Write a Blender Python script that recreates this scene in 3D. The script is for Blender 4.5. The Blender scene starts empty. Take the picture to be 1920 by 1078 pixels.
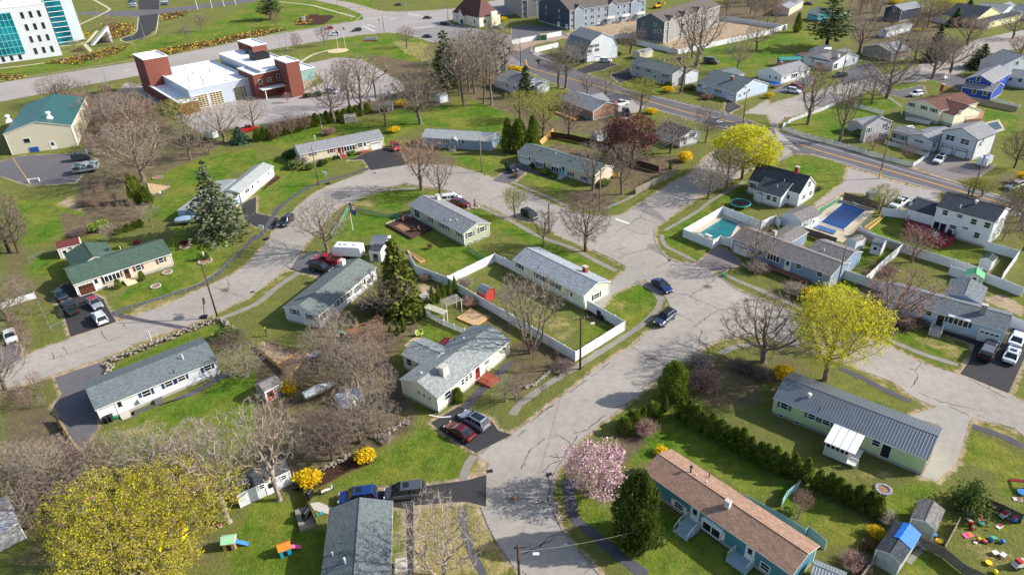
import bpy,math,random
from mathutils import Vector,Matrix
from mathutils.geometry import tessellate_polygon
import numpy as np
R=math.radians
rnd=random.Random(7)
C=bpy.context.scene.collection
scene=bpy.context.scene
FPX,PITCH,ROLL,CAMH=1308.4,0.54022,0.04367,65.0
_c,_s=math.cos(ROLL),math.sin(ROLL)
_F=Vector((0,math.cos(PITCH),-math.sin(PITCH)))
_U=Vector((0,math.sin(PITCH),math.cos(PITCH)))
_X=Vector((1,0,0))
cam_d=bpy.data.cameras.new('camera')
cam=bpy.data.objects.new('camera',cam_d)
C.objects.link(cam)
scene.camera=cam
right=_c*_X-_s*_U
up=_s*_X+_c*_U
m=Matrix((right,up,-_F)).transposed().to_4x4()
m.translation=(0,0,CAMH)
cam.matrix_world=m
cam_d.sensor_width=36
cam_d.lens=FPX/1920*36
cam_d.clip_end=6000
cam_d.clip_start=0.5
TX=[0,480,960,1440]
TY=[0,240,500,760]
TS=[3.9917,3.9917,3.9917,3.39]
def P(s):
 """'22: 10,20 30,40 13: 5,6' -> points measured on the survey sheets"""
 out=[]
 r=c=0;full=False
 for t in s.replace(':',': ').split():
  if t.endswith(':'):
   if t=='f:':full=True
   else:
    full=False;r,c=int(t[0]),int(t[1])
  else:
   a,b=t.split(',')
   if full:out.append((float(a),float(b)))
   else:out.append((TX[c]+float(a)/TS[r],TY[r]+float(b)/TS[r]))
 return out
def ray(p):
 u=(p[0]-960)/FPX;v=(p[1]-539)/FPX
 u,v=_c*u-_s*v,_s*u+_c*v
 return _F+u*_X-v*_U
def G(p,z=0.0):
 d=ray(p);t=(z-CAMH)/d.z
 return Vector((d.x*t,d.y*t))
def g1(s,z=0.0):return G(P(s)[0],z)
def gs(s,z=0.0):return[G(p,z)for p in P(s)]
def hgt(base,top):
 """height of a vertical thing from the survey points of its foot and its tip"""
 b=G(base);d=ray(top)
 k=b.length/math.hypot(d.x,d.y)
 return CAMH+k*d.z
def tag(o,label=None,cat=None,group=None,kind=None):
 if label:o['label']=label
 if cat:o['category']=cat
 if group:o['group']=group
 if kind:o['kind']=kind
 return o
def thing(name,label,cat,loc=(0,0,0),rz=0.0,group=None):
 o=bpy.data.objects.new(name,None);C.objects.link(o)
 o.empty_display_size=0.3
 o.location=(loc[0],loc[1],loc[2]if len(loc)>2 else 0);o.rotation_euler=(0,0,rz)
 return tag(o,label,cat,group)
def link(name,me,parent=None,loc=None,rz=None):
 o=bpy.data.objects.new(name,me);C.objects.link(o)
 if parent:o.parent=parent
 if loc is not None:o.location=loc
 if rz is not None:o.rotation_euler=(0,0,rz)
 return o
class MB:
 def __init__(s):s.v=[];s.f=[];s.m=[];s.uv=[];s.mats=[]
 def mi(s,mat):
  if mat is None:return 0
  if mat not in s.mats:s.mats.append(mat)
  return s.mats.index(mat)
 def face(s,pts,mat=None,uv=None):
  n=len(s.v);s.v.extend([tuple(p)for p in pts]);s.f.append(tuple(range(n,n+len(pts))))
  s.m.append(s.mi(mat));s.uv.append(uv)
 def add(s,vs,fs,mat=None):
  n=len(s.v);s.v.extend([tuple(p)for p in vs]);k=s.mi(mat)
  for f in fs:
   s.f.append(tuple(i+n for i in f));s.m.append(k);s.uv.append(None)
 def box(s,c,d,mat=None,rz=0.0,taper=1.0):
  x,y,z=d[0]/2,d[1]/2,d[2]/2
  vs=[]
  ca,sa=math.cos(rz),math.sin(rz)
  for sz in(-1,1):
   k=taper if sz>0 else 1
   for sx,sy in((-1,-1),(1,-1),(1,1),(-1,1)):
    px,py=sx*x*k,sy*y*k
    vs.append((c[0]+px*ca-py*sa,c[1]+px*sa+py*ca,c[2]+sz*z))
  s.add(vs,[(3,2,1,0),(4,5,6,7),(0,1,5,4),(1,2,6,5),(2,3,7,6),(3,0,4,7)],mat)
 def tube(s,a,b,r0,r1=None,n=6,mat=None,cap=True):
  if r1 is None:r1=r0
  a=Vector(a);b=Vector(b);d=(b-a)
  if d.length<1e-6:return
  d.normalize()
  t=Vector((0,0,1))if abs(d.z)<.9 else Vector((1,0,0))
  e=d.cross(t).normalized();g=d.cross(e)
  vs=[]
  for p,r in((a,r0),(b,r1)):
   for i in range(n):
    w=2*math.pi*i/n
    vs.append(p+(e*math.cos(w)+g*math.sin(w))*r)
  fs=[(i,(i+1)%n,n+(i+1)%n,n+i)for i in range(n)]
  if cap:fs+=[tuple(range(n-1,-1,-1)),tuple(range(n,2*n))]
  s.add(vs,fs,mat)
 def poly(s,pts,z,mat=None,uvs=None):
  v=[Vector((p[0],p[1],z))for p in pts]
  area=sum(v[i].x*v[(i+1)%len(v)].y-v[(i+1)%len(v)].x*v[i].y for i in range(len(v)))
  tris=tessellate_polygon([v])
  n=len(v)
  fs=[]
  for a,b,c in tris:
   ar=(v[b]-v[a]).cross(v[c]-v[a]).z
   if abs(ar)<1e-9:continue
   fs.append((a,b,c)if ar>0 else(c,b,a))
  s.add(v,fs,mat)
 def prism(s,pts,z0,z1,mat=None):
  area=sum(pts[i][0]*pts[(i+1)%len(pts)][1]-pts[(i+1)%len(pts)][0]*pts[i][1]for i in range(len(pts)))
  if area<0:pts=pts[::-1]
  s.poly(pts,z1,mat)
  n=len(pts)
  for i in range(n):
   a,b=pts[i],pts[(i+1)%n]
   s.face([(a[0],a[1],z0),(b[0],b[1],z0),(b[0],b[1],z1),(a[0],a[1],z1)],mat)
 def mesh(s,name,mat=None,smooth=False):
  me=bpy.data.meshes.new(name)
  me.from_pydata(s.v,[],s.f)
  for q in(s.mats or[mat]):me.materials.append(q)
  if len(s.mats)>1:me.polygons.foreach_set('material_index',s.m)
  if any(u is not None for u in s.uv):
   l=me.uv_layers.new(name='UVMap');fl=[]
   for f,u in zip(s.f,s.uv):
    for i in range(len(f)):fl.extend(u[i]if u else(0,0))
   l.data.foreach_set('uv',fl)
  if smooth:me.polygons.foreach_set('use_smooth',[True]*len(me.polygons))
  me.update()
  return me
 def build(s,name,mat=None,parent=None,smooth=False,loc=None,rz=None):
  return link(name,s.mesh(name,mat,smooth),parent,loc,rz)
def blob(mb,c,r,mat=None,seed=0,jit=.15,n=10,k=7):
 """a lumpy closed ellipsoid (rocks, mounds)"""
 q=random.Random(seed);vs=[(c[0],c[1],c[2]-r[2])]
 for j in range(1,k):
  t=math.pi*j/k
  for i in range(n):
   a=2*math.pi*i/n;f=1+q.uniform(-jit,jit)
   vs.append((c[0]+r[0]*math.sin(t)*math.cos(a)*f,c[1]+r[1]*math.sin(t)*math.sin(a)*f,c[2]-r[2]*math.cos(t)*f))
 vs.append((c[0],c[1],c[2]+r[2]));fs=[]
 for i in range(n):fs.append((0,1+(i+1)%n,1+i))
 for j in range(k-2):
  for i in range(n):
   a=1+j*n+i;b=1+j*n+(i+1)%n
   fs.append((a,b,b+n,a+n))
 e=1+(k-2)*n
 for i in range(n):fs.append((e+i,e+(i+1)%n,len(vs)-1))
 mb.add(vs,fs,mat)
def smooth_line(pts,step=1.0,closed=False):
 out=[];n=len(pts)
 if n<3:return[Vector(p)for p in pts]
 rng=range(n)if closed else range(n-1)
 for i in rng:
  if closed:p0,p1,p2,p3=pts[i-1],pts[i],pts[(i+1)%n],pts[(i+2)%n]
  else:p0,p1,p2,p3=pts[max(i-1,0)],pts[i],pts[i+1],pts[min(i+2,n-1)]
  L=(p2-p1).length;k=max(1,int(L/step))
  t1=(p2-p0);t2=(p3-p1)
  t1=t1*(min(L,(p1-p0).length if(p1-p0).length>0 else L)/max(t1.length,1e-6))
  t2=t2*(min(L,(p3-p2).length if(p3-p2).length>0 else L)/max(t2.length,1e-6))
  for j in range(k):
   t=j/k;h1=2*t**3-3*t**2+1;h2=-2*t**3+3*t**2;h3=t**3-2*t**2+t;h4=t**3-t**2
   out.append(p1*h1+p2*h2+t1*h3+t2*h4)
 if not closed:out.append(Vector(pts[-1]))
 return out
def ribbon(mb,line,w,z,mat=None,wob=0.0,seed=1):
 q=random.Random(seed);L=[];Rr=[]
 n=len(line)
 for i in range(n):
  d=(line[min(i+1,n-1)]-line[max(i-1,0)])
  d=d.normalized()if d.length>1e-6 else Vector((1,0))
  nrm=Vector((-d.y,d.x));k=w/2*(1+q.uniform(-wob,wob))
  L.append(line[i]+nrm*k);Rr.append(line[i]-nrm*k)
 for i in range(n-1):
  mb.face([(Rr[i].x,Rr[i].y,z),(Rr[i+1].x,Rr[i+1].y,z),(L[i+1].x,L[i+1].y,z),(L[i].x,L[i].y,z)],mat)
def srgb(c):
 if isinstance(c,str):
  c=[int(c[i:i+2],16)/255 for i in(0,2,4)]
 return tuple(x/12.92 if x<=.04045 else((x+.055)/1.055)**2.4 for x in c)
class NT:
 def __init__(s,name):
  s.m=bpy.data.materials.new(name);s.m.use_nodes=True
  s.t=s.m.node_tree;s.b=s.t.nodes['Principled BSDF']
 def n(s,typ,**kw):
  o=s.t.nodes.new(typ)
  for k,v in kw.items():
   if hasattr(o,k):setattr(o,k,v)
  return o
 def l(s,a,b):s.t.links.new(a,b)
 def noise(s,vec,scale,detail=3,rough=.55):
  o=s.n('ShaderNodeTexNoise');o.inputs['Scale'].default_value=scale;o.inputs['Detail'].default_value=detail
  o.inputs['Roughness'].default_value=rough
  s.l(vec,o.inputs['Vector']);return o.outputs['Fac']
 def ramp(s,fac,a,b):
  o=s.n('ShaderNodeMapRange');o.inputs['From Min'].default_value=a;o.inputs['From Max'].default_value=b
  s.l(fac,o.inputs['Value']);return o.outputs['Result']
 def math(s,op,a,b=None):
  o=s.n('ShaderNodeMath',operation=op)
  for i,x in enumerate((a,b)):
   if x is None:continue
   if isinstance(x,(int,float)):o.inputs[i].default_value=x
   else:s.l(x,o.inputs[i])
  return o.outputs[0]
 def mix(s,fac,a,b,blend='MIX'):
  o=s.n('ShaderNodeMix',data_type='RGBA',blend_type=blend)
  for i,x in((0,fac),(6,a),(7,b)):
   if isinstance(x,(int,float)):o.inputs[i].default_value=x
   elif isinstance(x,tuple):o.inputs[i].default_value=(*x,1)
   else:s.l(x,o.inputs[i])
  return o.outputs[2]
 def coord(s,w='Object'):return s.n('ShaderNodeTexCoord').outputs[w]
 def bump(s,h,strength=.3,dist=.05):
  o=s.n('ShaderNodeBump');o.inputs['Strength'].default_value=strength;o.inputs['Distance'].default_value=dist
  s.l(h,o.inputs['Height']);s.l(o.outputs[0],s.b.inputs['Normal'])
 def fin(s,col,rough=.8,metal=0,spec=.3):
  if isinstance(col,tuple):s.b.inputs['Base Color'].default_value=(*col,1)
  else:s.l(col,s.b.inputs['Base Color'])
  s.b.inputs['Roughness'].default_value=rough;s.b.inputs['Metallic'].default_value=metal
  s.b.inputs['Specular IOR Level'].default_value=spec
  return s.m
_cache={}
def mat(name,c,rough=.75,var=.12,scale=1.5,metal=0,spec=.3,bump=0):
 """plain surface with a little wear"""
 if name in _cache:return _cache[name]
 t=NT(name);col=srgb(c)
 v=t.coord()
 f=t.noise(v,scale,5);f2=t.noise(v,scale*9,2)
 k=t.ramp(t.math('ADD',f,t.math('MULTIPLY',f2,.5)),.45,1.05)
 dark=tuple(x*(1-var)for x in col);lite=tuple(min(1,x*(1+var))for x in col)
 c2=t.mix(k,dark,lite)
 if bump:t.bump(f2,bump,.03)
 _cache[name]=t.fin(c2,rough,metal,spec)
 return _cache[name]
def shingle(name,c,var=.24,row=.16,wide=.33,streak=.14):
 if name in _cache:return _cache[name]
 t=NT(name);col=srgb(c);uv=t.coord('UV')
 b=t.n('ShaderNodeTexBrick');b.offset=.5
 t.l(uv,b.inputs['Vector'])
 for i,k in(('Color1',1-var),('Color2',1+var),('Mortar',.55)):b.inputs[i].default_value=tuple(min(1,x*k)for x in col)+(1,)
 b.inputs['Scale'].default_value=1;b.inputs['Mortar Size'].default_value=.018;b.inputs['Brick Width'].default_value=wide
 b.inputs['Row Height'].default_value=row;b.inputs['Mortar Smooth'].default_value=.3
 f=t.ramp(t.noise(uv,1.1,5,.7),.3,.7)
 c2=t.mix(f,tuple(x*(1-streak)for x in(1,1,1)),(1.12,1.12,1.1),'MIX')
 f3=t.ramp(t.noise(uv,7,2),.3,.7)
 c3=t.mix(f3,(.8,.8,.8),(1.15,1.15,1.15))
 out=t.mix(1.0,t.mix(1.0,b.outputs['Color'],c2,'MULTIPLY'),c3,'MULTIPLY')
 t.bump(b.outputs['Fac'],.25,.02)
 _cache[name]=t.fin(out,.9,0,.15)
 return _cache[name]
def siding(name,c,lap=.14,var=.06):
 """lapped boards: thin shade lines at each lap"""
 if name in _cache:return _cache[name]
 t=NT(name);col=srgb(c);v=t.coord()
 sep=t.n('ShaderNodeSeparateXYZ');t.l(v,sep.inputs[0])
 fr=t.math('FRACT',t.math('DIVIDE',sep.outputs['Z'],lap))
 t.bump(fr,.5,.02)
 f=t.ramp(t.noise(v,.7,5),.3,.7)
 c1=t.mix(f,tuple(x*(1-var*1.6)for x in col),tuple(min(1,x*(1+var))for x in col))
 seam=t.ramp(fr,0,.16)
 c2=t.mix(seam,tuple(x*.72 for x in col),c1)
 _cache[name]=t.fin(c2,.55,0,.35)
 return _cache[name]
def ribmetal(name,c,pitch=.3,rough=.4,metal=.5):
 if name in _cache:return _cache[name]
 t=NT(name);col=srgb(c);uv=t.coord('UV')
 sep=t.n('ShaderNodeSeparateXYZ');t.l(uv,sep.inputs[0])
 fr=t.math('FRACT',t.math('DIVIDE',sep.outputs['X'],pitch))
 tri=t.math('ABSOLUTE',t.math('SUBTRACT',fr,.5))
 k=t.ramp(tri,.3,.42)
 f=t.ramp(t.noise(uv,.6,4),.3,.7)
 c1=t.mix(f,tuple(x*.85 for x in col),tuple(min(1,x*1.1)for x in col))
 c2=t.mix(k,c1,tuple(x*.68 for x in col))
 t.bump(k,.6,.03)
 _cache[name]=t.fin(c2,rough,metal,.5)
 return _cache[name]
def asphalt(name,c,var=.12,patch=.12,grit=.1):
 if name in _cache:return _cache[name]
 t=NT(name);col=srgb(c);v=t.coord()
 f1=t.ramp(t.noise(v,.07,5,.6),.3,.7)
 f2=t.ramp(t.noise(v,.9,5,.65),.3,.7)
 f3=t.noise(v,22,2)
 c1=t.mix(f1,tuple(x*(1-var)for x in col),tuple(min(1,x*(1+var*.6))for x in col))
 c2=t.mix(1,c1,t.mix(f2,(1-patch,)*3,(1+patch*.5,)*3),'MULTIPLY')
 c3=t.mix(1,c2,t.mix(f3,(1-grit*2,)*3,(1+grit*2,)*3),'MULTIPLY')
 vo=t.n('ShaderNodeTexVoronoi',feature='DISTANCE_TO_EDGE');vo.inputs['Scale'].default_value=.3
 wv=t.n('ShaderNodeMix',data_type='VECTOR');nz=t.n('ShaderNodeTexNoise');nz.inputs['Scale'].default_value=.8;nz.inputs['Detail'].default_value=5
 t.l(v,nz.inputs['Vector']);wv.inputs[0].default_value=.05
 sc=t.n('ShaderNodeVectorMath',operation='SCALE');sc.inputs['Scale'].default_value=60;t.l(nz.outputs['Color'],sc.inputs[0])
 t.l(v,wv.inputs[4]);t.l(sc.outputs[0],wv.inputs[5]);t.l(wv.outputs[1],vo.inputs['Vector'])
 ck=t.math('MULTIPLY',t.math('LESS_THAN',vo.outputs['Distance'],.006),t.ramp(t.noise(v,.12,2),.5,.6))
 c4=t.mix(t.math('MULTIPLY',ck,.45),c3,tuple(x*.35 for x in col))
 t.bump(f3,.2,.01)
 _cache[name]=t.fin(c4,.9,0,.2)
 return _cache[name]
def leaf(name,c,c2=None,trans=.3,rough=.6):
 """each leaf clump has its own tone"""
 if name in _cache:return _cache[name]
 t=NT(name);a=srgb(c);b=srgb(c2)if c2 else tuple(x*.5 for x in a)
 g=t.n('ShaderNodeNewGeometry');v=t.coord()
 k=t.math('ADD',t.math('MULTIPLY',g.outputs['Random Per Island'],.6),t.math('MULTIPLY',t.ramp(t.noise(v,.8,3),.3,.7),.4))
 col=t.mix(k,b,a)
 oi=t.n('ShaderNodeObjectInfo')
 col=t.mix(1,col,t.mix(oi.outputs['Random'],(.85,.85,.85),(1.12,1.1,1.05)),'MULTIPLY')
 t.fin(col,rough,0,.2)
 if trans:
  tr=t.n('ShaderNodeBsdfTranslucent');t.l(col,tr.inputs['Color'])
  mx=t.n('ShaderNodeMixShader');mx.inputs[0].default_value=trans
  t.l(t.b.outputs[0],mx.inputs[1]);t.l(tr.outputs[0],mx.inputs[2])
  t.l(mx.outputs[0],t.t.nodes['Material Output'].inputs['Surface'])
 _cache[name]=t.m
 return t.m
def glass(name='window_glass',c='1a2228',rough=.08):
 if name in _cache:return _cache[name]
 t=NT(name);v=t.coord()
 f=t.ramp(t.noise(v,.9,2),.35,.65);col=srgb(c)
 _cache[name]=t.fin(t.mix(f,tuple(x*.6 for x in col),tuple(x*1.7 for x in col)),rough,0,.6)
 return _cache[name]
def paint(name,c,metal=.25,rough=.28):
 n='car_paint_'+name
 if n in _cache:return _cache[n]
 t=NT(n);col=srgb(c)
 f=t.ramp(t.noise(t.coord(),2,3),.3,.7)
 t.fin(t.mix(f,tuple(x*.9 for x in col),tuple(min(1,x*1.06)for x in col)),rough,metal,.5)
 t.b.inputs['Coat Weight'].default_value=.6;t.b.inputs['Coat Roughness'].default_value=.06
 _cache[n]=t.m
 return t.m
WHITE=mat('white_paint','dcdcd8',.5,.06)
TRIM=mat('white_trim','e2e2de',.45,.04)
GLASS=glass()
BLACK=mat('black_plastic','1b1c1e',.5,.2)
RUBBER=mat('tyre_rubber','161617',.8,.2)
ALLOY=mat('alloy_rim','a5a8ab',.35,.1,metal=.7)
DARKALLOY=mat('dark_rim','3a3c3f',.4,.1,metal=.5)
CHROME=mat('chrome','c8cacc',.2,.05,metal=.9)
LAMP=mat('headlight_lens','d8dde0',.15,.05,spec=.8)
TAIL=mat('tail_light_lens','9a1210',.25,.1)
CONCRETE=mat('concrete','b5b0a6',.9,.15,.8)
FOUND=mat('foundation','a09c94',.9,.18,1.2)
WOODGREY=mat('weathered_wood','8b8276',.9,.3,3)
WOODNEW=mat('new_wood','c79a5e',.85,.2,3)
WOODDARK=mat('dark_wood','4a332a',.85,.3,3)
POLEWOOD=mat('pole_wood','7a6a58',.9,.25,2)
POLEDARK=mat('pole_dark','4c3a30',.9,.25,2)
STEEL=mat('galvanised_steel','9aa0a2',.45,.12,metal=.5)
BRICK=mat('red_brick','8f4a38',.9,.25,6)
STONE=mat('field_stone','8a8274',.9,.4,2)
def bark(name,c,c2):
 if name in _cache:return _cache[name]
 t=NT(name);v=t.coord();f=t.ramp(t.noise(v,1.5,4),.3,.7)
 oi=t.n('ShaderNodeObjectInfo')
 col=t.mix(f,srgb(c),srgb(c2))
 col=t.mix(1,col,t.mix(oi.outputs['Random'],(.8,.78,.76),(1.15,1.12,1.1)),'MULTIPLY')
 _cache[name]=t.fin(col,.95,0,.1);return t.m
BARK=bark('bark_grey','84776a','5c5148')
BARKD=bark('bark_dark','5d5047','3b322c')
BARKL=bark('bark_pale','a89d90','786d62')
TWIG=bark('twig_grey','9c9082','6e6258')
TWIGD=bark('twig_dark','83736a','5c4e46')
TWIGL=bark('twig_pale','a89d8f','7c7065')
TWIGR=bark('twig_reddish','a3877a','7a6056')
TWIGY=bark('twig_budding','a89a62','7a6e48')
L_YEL=leaf('leaf_spring_yellow','e6e23a','bcb82c',.5)
L_OLY=leaf('leaf_olive_yellow','dcd238','9a942a',.5)
L_GRN=leaf('leaf_fresh_green','9aa83c','5f6e22',.4)
L_RED=leaf('leaf_purple_plum','7c3a40','4a2228',.3)
L_PINK=leaf('blossom_pink','f0d4dc','b98a9c',.35)
L_BUD=leaf('bud_pinkish','b98a84','8a625c',.3)
L_FORS=leaf('blossom_forsythia','f2d626','c4a416',.35)
L_SPRUCE=leaf('needle_dark','5a6c3c','24321e',.12)
L_SPRUCEB=leaf('needle_greyblue','757f5c','3c4630',.12)
L_PINE=leaf('needle_olive','77802f','353c16',.15)
L_ARB=leaf('needle_arborvitae','98a84a','43541f',.25)
L_ARBL=leaf('needle_bright','98aa44','485a22',.25)
L_YEW=leaf('needle_yew','7d8c40','34451e',.2)
L_BOX=leaf('leaf_boxwood','4f6a30','1f3014',.15)
L_DRY=leaf('leaf_dry','8a6a4c','54402e',.15)
def rot_about(d,ax,a):return(Matrix.Rotation(a,3,ax)@d)
def any_perp(d,q):
 v=Vector((q.gauss(0,1),q.gauss(0,1),q.gauss(0,1)))
 return d.cross(v).normalized()
def colonize(seed,H,W,shape='round',bole=.3,r=.22,m=1300,step=.32,stems=1,up=.12,jit=.18,low=None):
 """branches grow toward points spread through the crown until each is reached"""
 g=np.random.default_rng(seed);pts=[];z0=(low if low is not None else bole*.85)*H
 while len(pts)<m:
  p=g.uniform(-1,1,3);f=(p[2]+1)/2;rr=math.hypot(p[0],p[1])
  if shape=='round':ok=rr<math.sqrt(max(0,1-p[2]**2))and g.random()<.25+.75*(rr*rr+p[2]**2)
  elif shape=='vase':ok=rr<(.12+.88*f**.75)*math.sqrt(max(0,1-max(0,f-.62)**2/.1444))
  elif shape=='flat':ok=rr<math.sqrt(max(0,1-max(0,p[2])**2))*(.35+.65*min(1,f*1.7))and g.random()<.3+.7*f
  else:ok=rr<.45+.55*math.sin(math.pi*min(1,f+.15))
  a=math.atan2(p[1],p[0]);lob=.86+.14*math.sin(a*3+seed)+.08*math.sin(a*5+f*7+seed)
  if ok and rr<1:pts.append((p[0]*W/2*lob,p[1]*W/2*lob,z0+f*(H-z0)))
 A=np.array(pts);N=[];par=[]
 lean=g.normal(0,.05,2)
 for s_ in range(stems):
  az=6.283*s_/stems+.5;L=bole*H*(1 if stems==1 else g.uniform(.8,1.3));k=max(2,int(L/step));o=np.array([.12*math.cos(az),.12*math.sin(az),-.15])if stems>1 else np.array([0,0,-.15]);d=np.array([lean[0],lean[1],1.0])if stems==1 else np.array([math.cos(az)*.35,math.sin(az)*.35,1])
  d/=np.linalg.norm(d);prev=-1;p=o
  for i in range(k+1):
   N.append(p.copy());par.append(prev);prev=len(N)-1;p=p+d*step*(L/(k*step))+g.normal(0,.03,3)*[1,1,0]
 P_=np.array(N);D=np.linalg.norm(A[:,None]-P_[None],axis=2);near=D.argmin(1);nd=D.min(1);act=np.ones(len(A),bool);kill=step*1.25
 for it in range(140):
  act&=nd>kill
  if not act.any():break
  idx=np.where(act)[0];dirs={}
  vec=A[idx]-P_[near[idx]];vec/=np.linalg.norm(vec,axis=1)[:,None]
  srt={}
  for j,n_ in enumerate(near[idx]):srt.setdefault(int(n_),[]).append(j)
  new=[];np_=[]
  for n_,js in srt.items():
   d=vec[js].sum(0);l=np.linalg.norm(d)
   d=d/max(l,1e-6)+g.normal(0,jit,3)+[0,0,up]
   if par[n_]>=0:q_=P_[n_]-P_[par[n_]];d+=q_/max(np.linalg.norm(q_),1e-6)*.5
   d/=np.linalg.norm(d);new.append(P_[n_]+d*step);np_.append(n_)
  new=np.array(new);dd=np.linalg.norm(A[:,None]-new[None],axis=2);mi=dd.argmin(1);md=dd.min(1);c0=len(P_)
  P_=np.concatenate([P_,new]);par+=np_;up_=md<nd;near[up_]=c0+mi[up_];nd[up_]=md[up_]
  if len(P_)>4200:break
 n=len(P_);ch=[[]for _ in range(n)];rad=np.zeros(n)
 for i in range(n):
  if par[i]>=0:ch[par[i]].append(i)
 for i in range(n-1,-1,-1):rad[i]=.02 if not ch[i]else sum(rad[c]**2.4 for c in ch[i])**(1/2.4)
 rad=.014+(rad-.02)*(r-.014)/max(rad[0]-.02,1e-6)if stems==1 else .014+(rad-.02)*(r-.014)/max(rad.max()-.02,1e-6)
 return P_,par,ch,rad
class Tree:pass
def bare(seed,H,W,twig=(3,.58,.025),droop=0.0,thr=.3,**kw):
 P_,par,ch,rad=colonize(seed,H,W,**kw);t=Tree();t.tr=MB();t.cr=MB();t.tips=[];q=random.Random(seed);rt=rad.max()
 V=[Vector(p)for p in P_]
 def ringpts(c,d,r,n):
  u=Vector((0,0,1))if abs(d.z)<.92 else Vector((1,0,0));e=d.cross(u).normalized();g=d.cross(e)
  return[c+(e*math.cos(6.2832*j/n)+g*math.sin(6.2832*j/n))*r for j in range(n)]
 for i in range(len(V)):
  if par[i]<0:continue
  a,b=V[par[i]],V[i];d=(b-a).normalized();big=rad[i]>thr*rt;n=6 if rad[i]>.1 else 4 if rad[i]>.04 else 3
  d0=(a-V[par[par[i]]]).normalized()if par[par[i]]>=0 else d
  r0=min(rad[par[i]],rad[i]*1.35)if par[par[i]]>=0 else rad[i]*1.5
  vs=ringpts(a,(d+d0).normalized()if d.dot(d0)>.3 else d,r0,n)+ringpts(b,d,rad[i],n)
  (t.tr if big else t.cr).add(vs,[(j,(j+1)%n,n+(j+1)%n,n+j)for j in range(n)])
  if rad[i]<.035:
   k,L,w_=twig
   for _ in range(k+(2 if not ch[i]else 0)):
    dd=(d*q.uniform(.3,1.2)+Vector((q.gauss(0,.6),q.gauss(0,.6),q.gauss(.15-droop,.4)))).normalized();l=L*q.uniform(.5,1.3);o=a.lerp(b,q.random());w=any_perp(dd,q)*w_*.5;m_=o+dd*l*.55;e=o+(dd+Vector((q.gauss(0,.25),q.gauss(0,.25),.1-droop))).normalized()*l
    t.cr.add([o+w,o-w,m_-w*.8,m_+w*.8,e],[(0,1,2,3),(3,2,4)]);t.tips.append((m_,e))
 return t
def clump(mb,c,r,q,n,size,mat=None,flat=.8):
 """n small leaf faces scattered through a ball"""
 for _ in range(n):
  while 1:
   v=Vector((q.uniform(-1,1),q.uniform(-1,1),q.uniform(-1,1)))
   if v.length_squared<1:break
  p=c+Vector((v.x*r,v.y*r,v.z*r*flat));leafface(mb,p,q,size*q.uniform(.6,1.3),mat)
def leafface(mb,p,q,s,mat=None,d=None):
 a=Vector((q.gauss(0,1),q.gauss(0,1),q.gauss(0,.7))).normalized()if d is None else d
 b=a.cross(Vector((q.gauss(0,1),q.gauss(0,1),q.gauss(0,1)))).normalized()
 a=a*s;b=b*s*q.uniform(.5,.9)
 mb.face([p-a*.5,p+b*.5-a*.05,p+a*.6,p-b*.5+a*.1],mat)
PROTO={}
def reg(name,H,parts):
 """parts: list of (part_name, mesh)"""
 PROTO[name]=(H,parts)
PW={}
def reg_bare(name,seed,H,W,bm=None,tm=None,leaves=None,**kw):
 t=bare(seed,H,W,**kw);parts=[('trunk',t.tr.mesh(name+'_trunk',bm or BARK,True))];xs_=sorted(abs(b.x)for a,b in t.tips);PW[name]=2*xs_[int(len(xs_)*.93)]
 if leaves:
  lm,n,size,spread=leaves;q=random.Random(seed+50);fo=MB()
  for a,b in t.tips:
   k=int(n)+(q.random()<n%1)
   for _ in range(k):
    p=a.lerp(b,q.random())+Vector((q.gauss(0,spread),q.gauss(0,spread),q.gauss(0,spread)))
    leafface(fo,p,q,size*q.uniform(.6,1.3))
  parts.append(('branches',t.cr.mesh(name+'_branches',tm or TWIG)))
  parts.append(('crown',fo.mesh(name+'_crown',lm)))
 else:parts.append(('crown',t.cr.mesh(name+'_crown',tm or TWIG)))
 reg(name,H,parts)
reg_bare('oak',3,11,9,r=.26)
reg_bare('oak_wide',11,9,11,r=.28,bole=.24,shape='flat',m=1500)
reg_bare('maple_vase',5,11,8,r=.22,shape='vase',bole=.2,up=.25)
reg_bare('maple_red',8,10,8,BARK,TWIGR,r=.2,shape='vase',bole=.22,up=.2,m=1500)
reg_bare('tall_thin',9,14,6,r=.17,bole=.4,shape='tall',m=900,up=.3,step=.4)
reg_bare('pale_tree',14,11,11,BARKL,TWIGL,r=.3,jit=.5,bole=.26,shape='flat',m=700,step=.38,twig=(3,.6,.022))
reg_bare('birch',17,8,10,BARKL,TWIGL,r=.13,stems=3,jit=.35,bole=.3,shape='flat',m=800)
reg_bare('multi_stem',21,9,9,BARK,TWIG,r=.13,stems=6,bole=.2,shape='vase',m=1500,twig=(3,.6,.022))
reg_bare('small_tree',23,5,4.4,BARK,TWIG,r=.09,bole=.25,m=500,step=.26,shape='vase')
reg_bare('small_red',25,5,5,BARK,TWIGR,r=.1,bole=.22,m=600,step=.26)
reg_bare('dark_tree',27,9,9,BARKD,TWIGD,r=.22,bole=.22,droop=.45,jit=.25,twig=(4,.6,.024))
reg_bare('thicket',31,6,5,BARK,TWIG,r=.08,stems=4,bole=.25,shape='vase',m=420,step=.32,twig=(3,.5,.022))
reg_bare('thicket_red',33,5,5,BARK,TWIGR,r=.07,stems=4,bole=.2,shape='vase',m=420,step=.3,twig=(3,.5,.022))
reg_bare('yellow_maple',41,9,11,BARK,TWIGY,leaves=(L_YEL,3,.15,.14),r=.26,bole=.25,shape='flat',m=1500)
reg_bare('yellow_dense',43,9,9,BARK,TWIGY,leaves=(L_YEL,3.2,.24,.22),r=.2,bole=.25,m=1300)
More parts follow.
